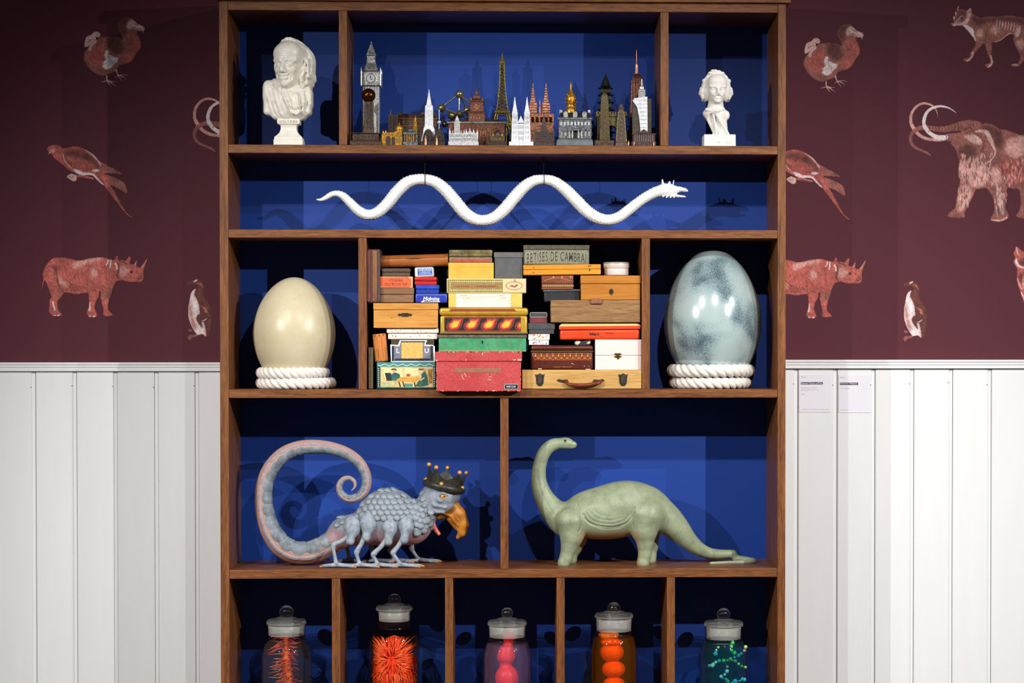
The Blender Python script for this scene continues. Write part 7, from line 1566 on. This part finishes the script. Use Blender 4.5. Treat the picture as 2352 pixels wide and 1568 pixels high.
animal('rhinoceros_print', (70, 560), 7.84, [('R', 's', [(225, 560), (235, 640), (222, 720), (200, 820)], [10, 9, 14, 5]), ('R', 'p', RH),
    ('M', 'p', [(1270, 870), (1380, 850), (1460, 800), (1455, 900), (1400, 1000), (1300, 1000)]), ('M', 'p', [(520, 780), (600, 870), (560, 950), (500, 1000), (490, 880)]),
    ('P', 'p', [(800, 330), (900, 300), (1060, 260), (1260, 240), (1240, 300), (1000, 360), (850, 430), (760, 420)]), ('P', 'p', [(1090, 480), (1150, 420), (1200, 500), (1180, 600), (1110, 600)]), ('P', 'p', [(1600, 450), (1700, 400), (1760, 460), (1720, 560), (1620, 580)]), ('P', 'p', [(500, 560), (560, 640), (700, 740), (650, 760), (540, 720)]),
    ('W', 's', [(1400, 290), (1390, 340), (1360, 380)], 9), ('W', 's', [(1450, 300), (1440, 370), (1430, 430)], 11), ('W', 's', [(1530, 350), (1555, 400), (1555, 450)], 15), ('W', 's', [(400, 1040), (420, 1120), (440, 1200)], [8, 14, 10]), ('W', 's', [(1070, 1060), (1070, 1130), (1060, 1200)], 10),
    ('S', 's', [(460, 380), (465, 480), (480, 620), (520, 760), (600, 860)], [8, 12, 12, 12, 6]), ('S', 's', [(380, 420), (440, 440), (430, 540)], [6, 16, 8]), ('S', 's', [(1030, 640), (1030, 780), (1040, 880)], 8), ('S', 's', [(1060, 850), (1140, 835), (1200, 870)], 7), ('S', 's', [(1370, 500), (1370, 620), (1400, 720)], 7), ('S', 's', [(1570, 340), (1590, 460), (1560, 580), (1610, 640)], [10, 16, 14, 6]), ('S', 's', [(1600, 310), (1680, 330), (1740, 360)], 12), ('K', 'p', [(1790, 490), (1830, 480), (1850, 510), (1820, 535), (1790, 520)]), ('K', 's', [(1930, 620), (1980, 630), (2010, 610)], 7), ('K', 'p', [(1960, 580), (1990, 575), (1985, 600)]), ('S', 's', [(1535, 250), (1550, 280), (1545, 310)], 10), ('S', 's', [(640, 640), (700, 700), (760, 750)], 6), ('S', 's', [(720, 830), (850, 840), (930, 800)], 5), ('W', 's', [(420, 1285), (450, 1290)], 10), ('W', 's', [(490, 1285), (520, 1285)], 9), ('W', 's', [(1050, 1300), (1080, 1305)], 10), ('W', 's', [(1130, 1305), (1160, 1305)], 10), ('P', 's', [(2000, 420), (2050, 350), (2095, 270)], [8, 8, 4]), ('P', 's', [(1880, 380), (1905, 320)], 6)],
    [(338, 595, 1988, 599)])
animal('auk_print', (400, 610), 8.25, [
    ('M', 'p', [(245, 1365), (300, 1305), (360, 1310), (430, 1300), (440, 1335), (350, 1370), (300, 1418), (270, 1395)]), ('M', 'p', [(255, 1212), (320, 1195), (355, 1245), (300, 1258)]),
    ('W', 'p', [(410, 440), (360, 460), (320, 510), (300, 590), (285, 680), (265, 780), (262, 900), (275, 1000), (310, 1110), (360, 1210), (420, 1290), (480, 1310), (540, 1300), (600, 1345), (615, 1250), (580, 1080), (500, 1000), (490, 900), (470, 740), (430, 600)]),
    ('D', 'p', [(235, 330), (290, 290), (370, 270), (430, 250), (500, 265), (550, 310), (575, 380), (575, 440), (550, 500), (570, 570), (630, 660), (690, 780), (715, 900), (725, 1020), (715, 1150), (690, 1260), (660, 1360), (690, 1390), (640, 1370), (610, 1330), (600, 1230), (575, 1110), (555, 1060), (520, 1075), (545, 1190), (500, 1140), (445, 1070), (420, 990), (450, 930), (490, 912), (480, 800), (460, 700), (420, 620), (390, 560), (385, 510), (410, 450), (440, 400), (400, 370), (330, 360), (280, 370)]),
    ('R', 'p', [(285, 690), (335, 695), (312, 740), (340, 880), (370, 1000), (400, 1110), (410, 1240), (370, 1210), (320, 1080), (290, 950), (280, 800)]), ('R', 'p', [(400, 1290), (470, 1300), (450, 1330), (400, 1320)]), ('P', 's', [(560, 1230), (585, 1290), (600, 1340)], [14, 16, 6]), ('R', 's', [(510, 760), (600, 830), (640, 900)], [10, 20, 8]), ('W', 'p', [(370, 292), (420, 262), (436, 280), (388, 306)]), ('W', 's', [(530, 1045), (580, 1030), (625, 995)], [3, 7, 4]), ('P', 's', [(590, 850), (605, 885)], 8), ('R', 's', [(440, 330), (500, 350), (540, 420)], [8, 16, 8])],
    [(440, 650, 2084, 654)])
r_ = random.Random(31)
animal('mammoth_print', (2060, 210), 4.9, [
    ('P', 's', [(540, 545), (440, 545), (330, 530), (240, 480), (180, 400), (155, 330), (165, 250), (210, 180), (270, 140), (330, 135), (390, 155), (430, 190), (455, 250), (460, 300)], [14, 18, 20, 22, 22, 20, 18, 17, 16, 15, 13, 10, 7, 3]),
    ('M', 's', [(900, 400), (760, 385), (640, 405), (540, 425), (440, 422), (340, 408), (260, 410), (195, 445), (158, 500), (160, 570), (200, 625), (270, 660), (340, 690), (382, 722)], [70, 60, 44, 36, 32, 28, 26, 24, 22, 20, 18, 16, 15, 8]),
    ('M', 'p', [(550, 480), (640, 465), (720, 450), (740, 350), (800, 318), (880, 330), (930, 365), (1000, 355), (1080, 370), (1160, 420), (1230, 430), (1320, 460), (1400, 500), (1500, 560), (1600, 640), (1680, 780), (1700, 950), (1650, 1060), (1510, 1120), (1490, 1250), (1500, 1420), (1400, 1430), (1340, 1400), (1380, 1330), (1390, 1230), (1370, 1110), (1300, 1100), (1245, 1090), (1230, 1200), (1225, 1300), (1255, 1380), (1250, 1430), (1180, 1465), (1060, 1460), (1055, 1420), (1090, 1350), (1085, 1230), (1040, 1130), (1000, 1090), (940, 1100), (890, 1110), (850, 1200), (800, 1290), (765, 1370), (760, 1420), (620, 1420), (570, 1400), (590, 1360), (650, 1310), (670, 1210), (690, 1090), (710, 1000), (690, 960), (690, 870), (700, 790), (680, 720), (650, 640), (600, 590), (600, 565), (550, 555)]),
    ('P', 'p', [(700, 800), (800, 740), (900, 760), (1000, 850), (1040, 980), (940, 1080), (840, 1060), (740, 1000), (700, 940)]), ('R', 'p', [(1180, 760), (1300, 760), (1420, 820), (1400, 1000), (1300, 1060), (1200, 960)]), ('P', 'p', [(720, 1080), (820, 1060), (840, 1160), (760, 1320), (680, 1340), (690, 1200)]),
    ('D', 'p', [(960, 380), (1100, 400), (1190, 480), (1180, 620), (1120, 640), (1060, 500), (960, 430)]), ('D', 'p', [(680, 640), (800, 600), (900, 640), (860, 740), (760, 760), (700, 730)]),
    ('P', 'p', [(1240, 560), (1330, 510), (1431, 490), (1520, 600), (1420, 720), (1300, 740), (1220, 680)]), ('L', 'p', [(760, 500), (880, 490), (960, 550), (930, 600), (820, 560)]), ('L', 's', [(890, 450), (1000, 455), (1050, 540), (1085, 620), (1108, 690), (1060, 770), (980, 825)], [10, 22, 24, 14, 9, 8, 3]), ('L', 'p', [(1120, 1100), (1165, 1110), (1195, 1250), (1205, 1380), (1165, 1360), (1130, 1220)]), ('L', 's', [(1070, 1445), (1160, 1455), (1240, 1420)], 8), ('P', 'p', [(1080, 860), (1150, 880), (1180, 980), (1120, 1060), (1060, 960)]),
    ('W', 's', [(548, 515), (470, 515), (400, 490), (340, 440), (306, 370), (312, 290), (350, 220), (420, 178), (500, 167), (580, 185), (640, 220), (675, 246)], [27, 27, 25, 23, 22, 21, 19, 17, 14, 11, 8, 3]),
    ('S', 's', [(545, 490), (560, 520), (548, 550)], 6), ('S', 's', [(770, 430), (820, 405), (850, 440)], 10), ('S', 's', [(880, 480), (940, 520), (980, 600), (940, 680)], 7), ('S', 's', [(1180, 850), (1200, 960), (1240, 1060)], 9)] +
    [('D', 's', [(360 + 36 * i, 385 - 3 * i), (368 + 36 * i, 425), (358 + 36 * i, 455 - 1 * i)], 5) for i in range(11)] + [(('D', 'L', 'D', 'P')[i % 4], 's', [(x, y), (x + 8 + dx, y + 30), (x + 2 + dx, y + 62)], [2, 6, 2]) for i, (x, y, dx) in enumerate([(r_.uniform(700, 1060), r_.uniform(660, 1010), r_.uniform(-14, 18)) for _ in range(110)] + [(r_.uniform(1180, 1480), r_.uniform(740, 1030), r_.uniform(-14, 18)) for _ in range(60)] + [(r_.uniform(690, 820), r_.uniform(1060, 1300), r_.uniform(-20, 0)) for _ in range(30)] + [(r_.uniform(1090, 1230), r_.uniform(1040, 1380), r_.uniform(-8, 8)) for _ in range(30)])] + [('D', 's', [(600 + 30 * i, 1415), (605 + 30 * i, 1385)], 4) for i in range(5)],
    [(2088, 300, 443, 290)])
animal('thylacine_print', (2160, 0), 9.22, [
    ('M', 'p', [(220, 500), (260, 430), (270, 370), (300, 330), (310, 280), (350, 200), (375, 125), (395, 150), (400, 200), (470, 190), (560, 215), (630, 160), (660, 200), (665, 280), (700, 290), (780, 340), (860, 370), (960, 350), (1100, 350), (1250, 340), (1400, 325), (1520, 325), (1650, 350), (1771, 375), (1900, 430), (2000, 560), (2040, 760), (1960, 1000), (1860, 1180), (1771, 1290), (1700, 1370), (1640, 1420), (1550, 1420), (1490, 1385), (1530, 1340), (1620, 1340), (1670, 1280), (1680, 1180), (1620, 1050), (1560, 920), (1540, 820), (1550, 750), (1480, 720), (1400, 760), (1300, 850), (1200, 895), (1100, 910), (1095, 1000), (1090, 1120), (1110, 1260), (1120, 1340), (1070, 1420), (1000, 1445), (945, 1400), (960, 1350), (1030, 1340), (1050, 1280), (1010, 1180), (980, 1090), (950, 980), (930, 920), (880, 960), (800, 1050), (730, 1130), (690, 1220), (630, 1290), (560, 1310), (480, 1280), (500, 1240), (600, 1210), (640, 1110), (700, 1020), (740, 920), (700, 820), (640, 740), (560, 640), (480, 560), (400, 540), (330, 550), (290, 565), (240, 530)]),
    ('D', 'p', [(700, 330), (860, 385), (1100, 370), (1300, 360), (1500, 360), (1771, 400), (1800, 520), (1500, 480), (1250, 470), (1000, 480), (800, 520), (700, 450)]), ('D', 'p', [(400, 210), (520, 210), (560, 290), (500, 350), (420, 330), (380, 380), (330, 400), (360, 290)]),
    ('W', 'p', [(480, 550), (560, 535), (640, 580), (700, 640), (710, 740), (765, 870), (720, 850), (690, 780), (600, 680)]), ('L', 'p', [(220, 495), (260, 515), (330, 490), (430, 470), (520, 430), (570, 370), (620, 340), (610, 430), (540, 520), (450, 545), (330, 550), (280, 567)]), ('L', 'p', [(560, 260), (630, 160), (658, 230), (640, 330), (590, 360), (570, 320)]), ('S', 's', [(590, 270), (620, 220), (630, 280)], 9), ('L', 's', [(355, 215), (375, 135), (390, 160)], [8, 12, 5]), ('W', 's', [(315, 265), (325, 300)], 13), ('W', 's', [(285, 350), (290, 390)], 14), ('K', 'p', [(420, 370), (450, 350), (480, 370), (450, 395)]), ('K', 'p', [(235, 470), (270, 450), (290, 480), (255, 495)]), ('L', 's', [(330, 470), (380, 410), (440, 345), (490, 350)], [8, 10, 9, 5]), ('S', 's', [(350, 500), (420, 480), (470, 440)], 7),
    ('P', 'p', [(760, 700), (830, 620), (900, 640), (900, 760), (820, 780)]), ('P', 'p', [(1080, 600), (1200, 560), (1250, 660), (1150, 740)]), ('P', 's', [(1140, 890), (1260, 860), (1380, 770), (1470, 710), (1540, 720)], [4, 12, 12, 16, 8]), ('L', 's', [(650, 1130), (690, 1120), (670, 1200), (600, 1270), (560, 1300)], [10, 14, 12, 16, 6]), ('L', 's', [(1060, 1170), (1085, 1260), (1095, 1340), (1040, 1400), (1000, 1430)], [8, 12, 14, 16, 6]), ('L', 's', [(1510, 1380), (1600, 1370), (1650, 1390)], [6, 14, 10]), ('L', 'p', [(1580, 700), (1660, 560), (1700, 580), (1680, 720), (1620, 790)]), ('P', 'p', [(1600, 900), (1750, 850), (1771, 960), (1680, 1040)])] +
    [('L', 's', [(1200 + 62 * i, 400 + 14 * i), (1195 + 60 * i, 500 + 16 * i), (1180 + 60 * i, 590 + 14 * i)], [3, 9, 3]) for i in range(9)], [])
animal('pitcher_plant_print', (2280, 540), 7.83, [
    ('R', 'p', [(375, 310), (400, 240), (425, 200), (500, 250), (564, 290), (700, 330), (790, 430), (780, 700), (720, 980), (640, 1220), (564, 1225), (520, 1100), (480, 980), (440, 870), (430, 760), (440, 620), (400, 540), (368, 480), (400, 400), (370, 340)]),
    ('D', 'p', [(465, 480), (500, 425), (564, 400), (680, 430), (720, 500), (640, 560), (560, 555), (500, 530)]), ('W', 's', [(430, 420), (425, 480), (470, 550), (540, 580), (620, 590), (720, 560)], [8, 20, 20, 16, 16, 8]), ('L', 's', [(425, 215), (440, 290), (480, 370)], [8, 14, 8]), ('L', 's', [(445, 780), (480, 880), (530, 970)], [8, 14, 8]), ('D', 'p', [(460, 720), (540, 680), (540, 800), (490, 850)]), ('L', 's', [(510, 1030), (560, 1120), (600, 1180)], [10, 18, 8]), ('P', 's', [(555, 740), (545, 860), (560, 960)], [10, 16, 8])], [])
# ================================================================== caption cards
CARD = flat('#dedce6', .55); CTX = flat('#6a6874', .6); CBAR = flat('#221c28', .55)
def card(x0, y0, x1, y1, label, bar, title, lines, top, foot):
    BYc = YB - .0004; a = W(x0, y1, BYc); b_ = W(x1, y0, BYc); k = (b_.x - a.x) / (x1 - x0)
    o = MB().box(a.x, b_.x, BYc - .0009, BYc, a.z, b_.z).build('caption_card', CARD, None, 35); base_to(o, (a.x, BYc, a.z)); tag(o, label, 'label', 'caption cards beside the cabinet')
    XX = lambda x: a.x + (x - x0) * k; ZZ = lambda y: b_.z - (y - y0) * k; yf = BYc - .0011
    MB().box(XX(bar[0]), XX(bar[2]), yf, yf + .0003, ZZ(bar[3]), ZZ(bar[1])).build('title_bar', CBAR, o)
    text_mb(title, XX((bar[0] + bar[2]) / 2), ZZ((bar[1] + bar[3]) / 2), yf - .0002, (bar[2] - bar[0] - 3) * k, 3.9 * k).build('lettering', flat('#ecebf0', .6), o, 0)
    for st, xa, xb, y, h in lines: text_mb(st, XX((xa + xb) / 2), ZZ(y), yf, (xb - xa) * k, h * k).build('lettering', CTX, o, 0)
card(1835, 860, 1909, 946.5, 'white caption card with the dark title Between Voltaire and Poe', (1839, 877.3, 1890, 882.8), 'Between Voltaire and Poe', [('Mark Dion', 1840, 1852, 865.6, 2), ('Mixed furniture, egg, tins,', 1840, 1877, 890.4, 2.3), ('figurines, plaster, jars and curios', 1840, 1881, 895.4, 2.3), ('2016', 1840, 1848, 905, 2), ('Courtesy the artist and gallery, Paris / Mixed media', 1840, 1902, 940, 1.8)], None, None)
card(1926, 861, 1999, 947.5, 'white caption card with the dark title Extinction Wallpaper', (1929, 878.3, 1971, 883.8), 'Extinction Wallpaper', [('Mark Dion', 1930, 1940, 866.5, 2), ('Printed wallpaper', 1930, 1952, 891.2, 2.2), ('Courtesy the artist', 1930, 1950, 940.6, 1.8)], None, None)
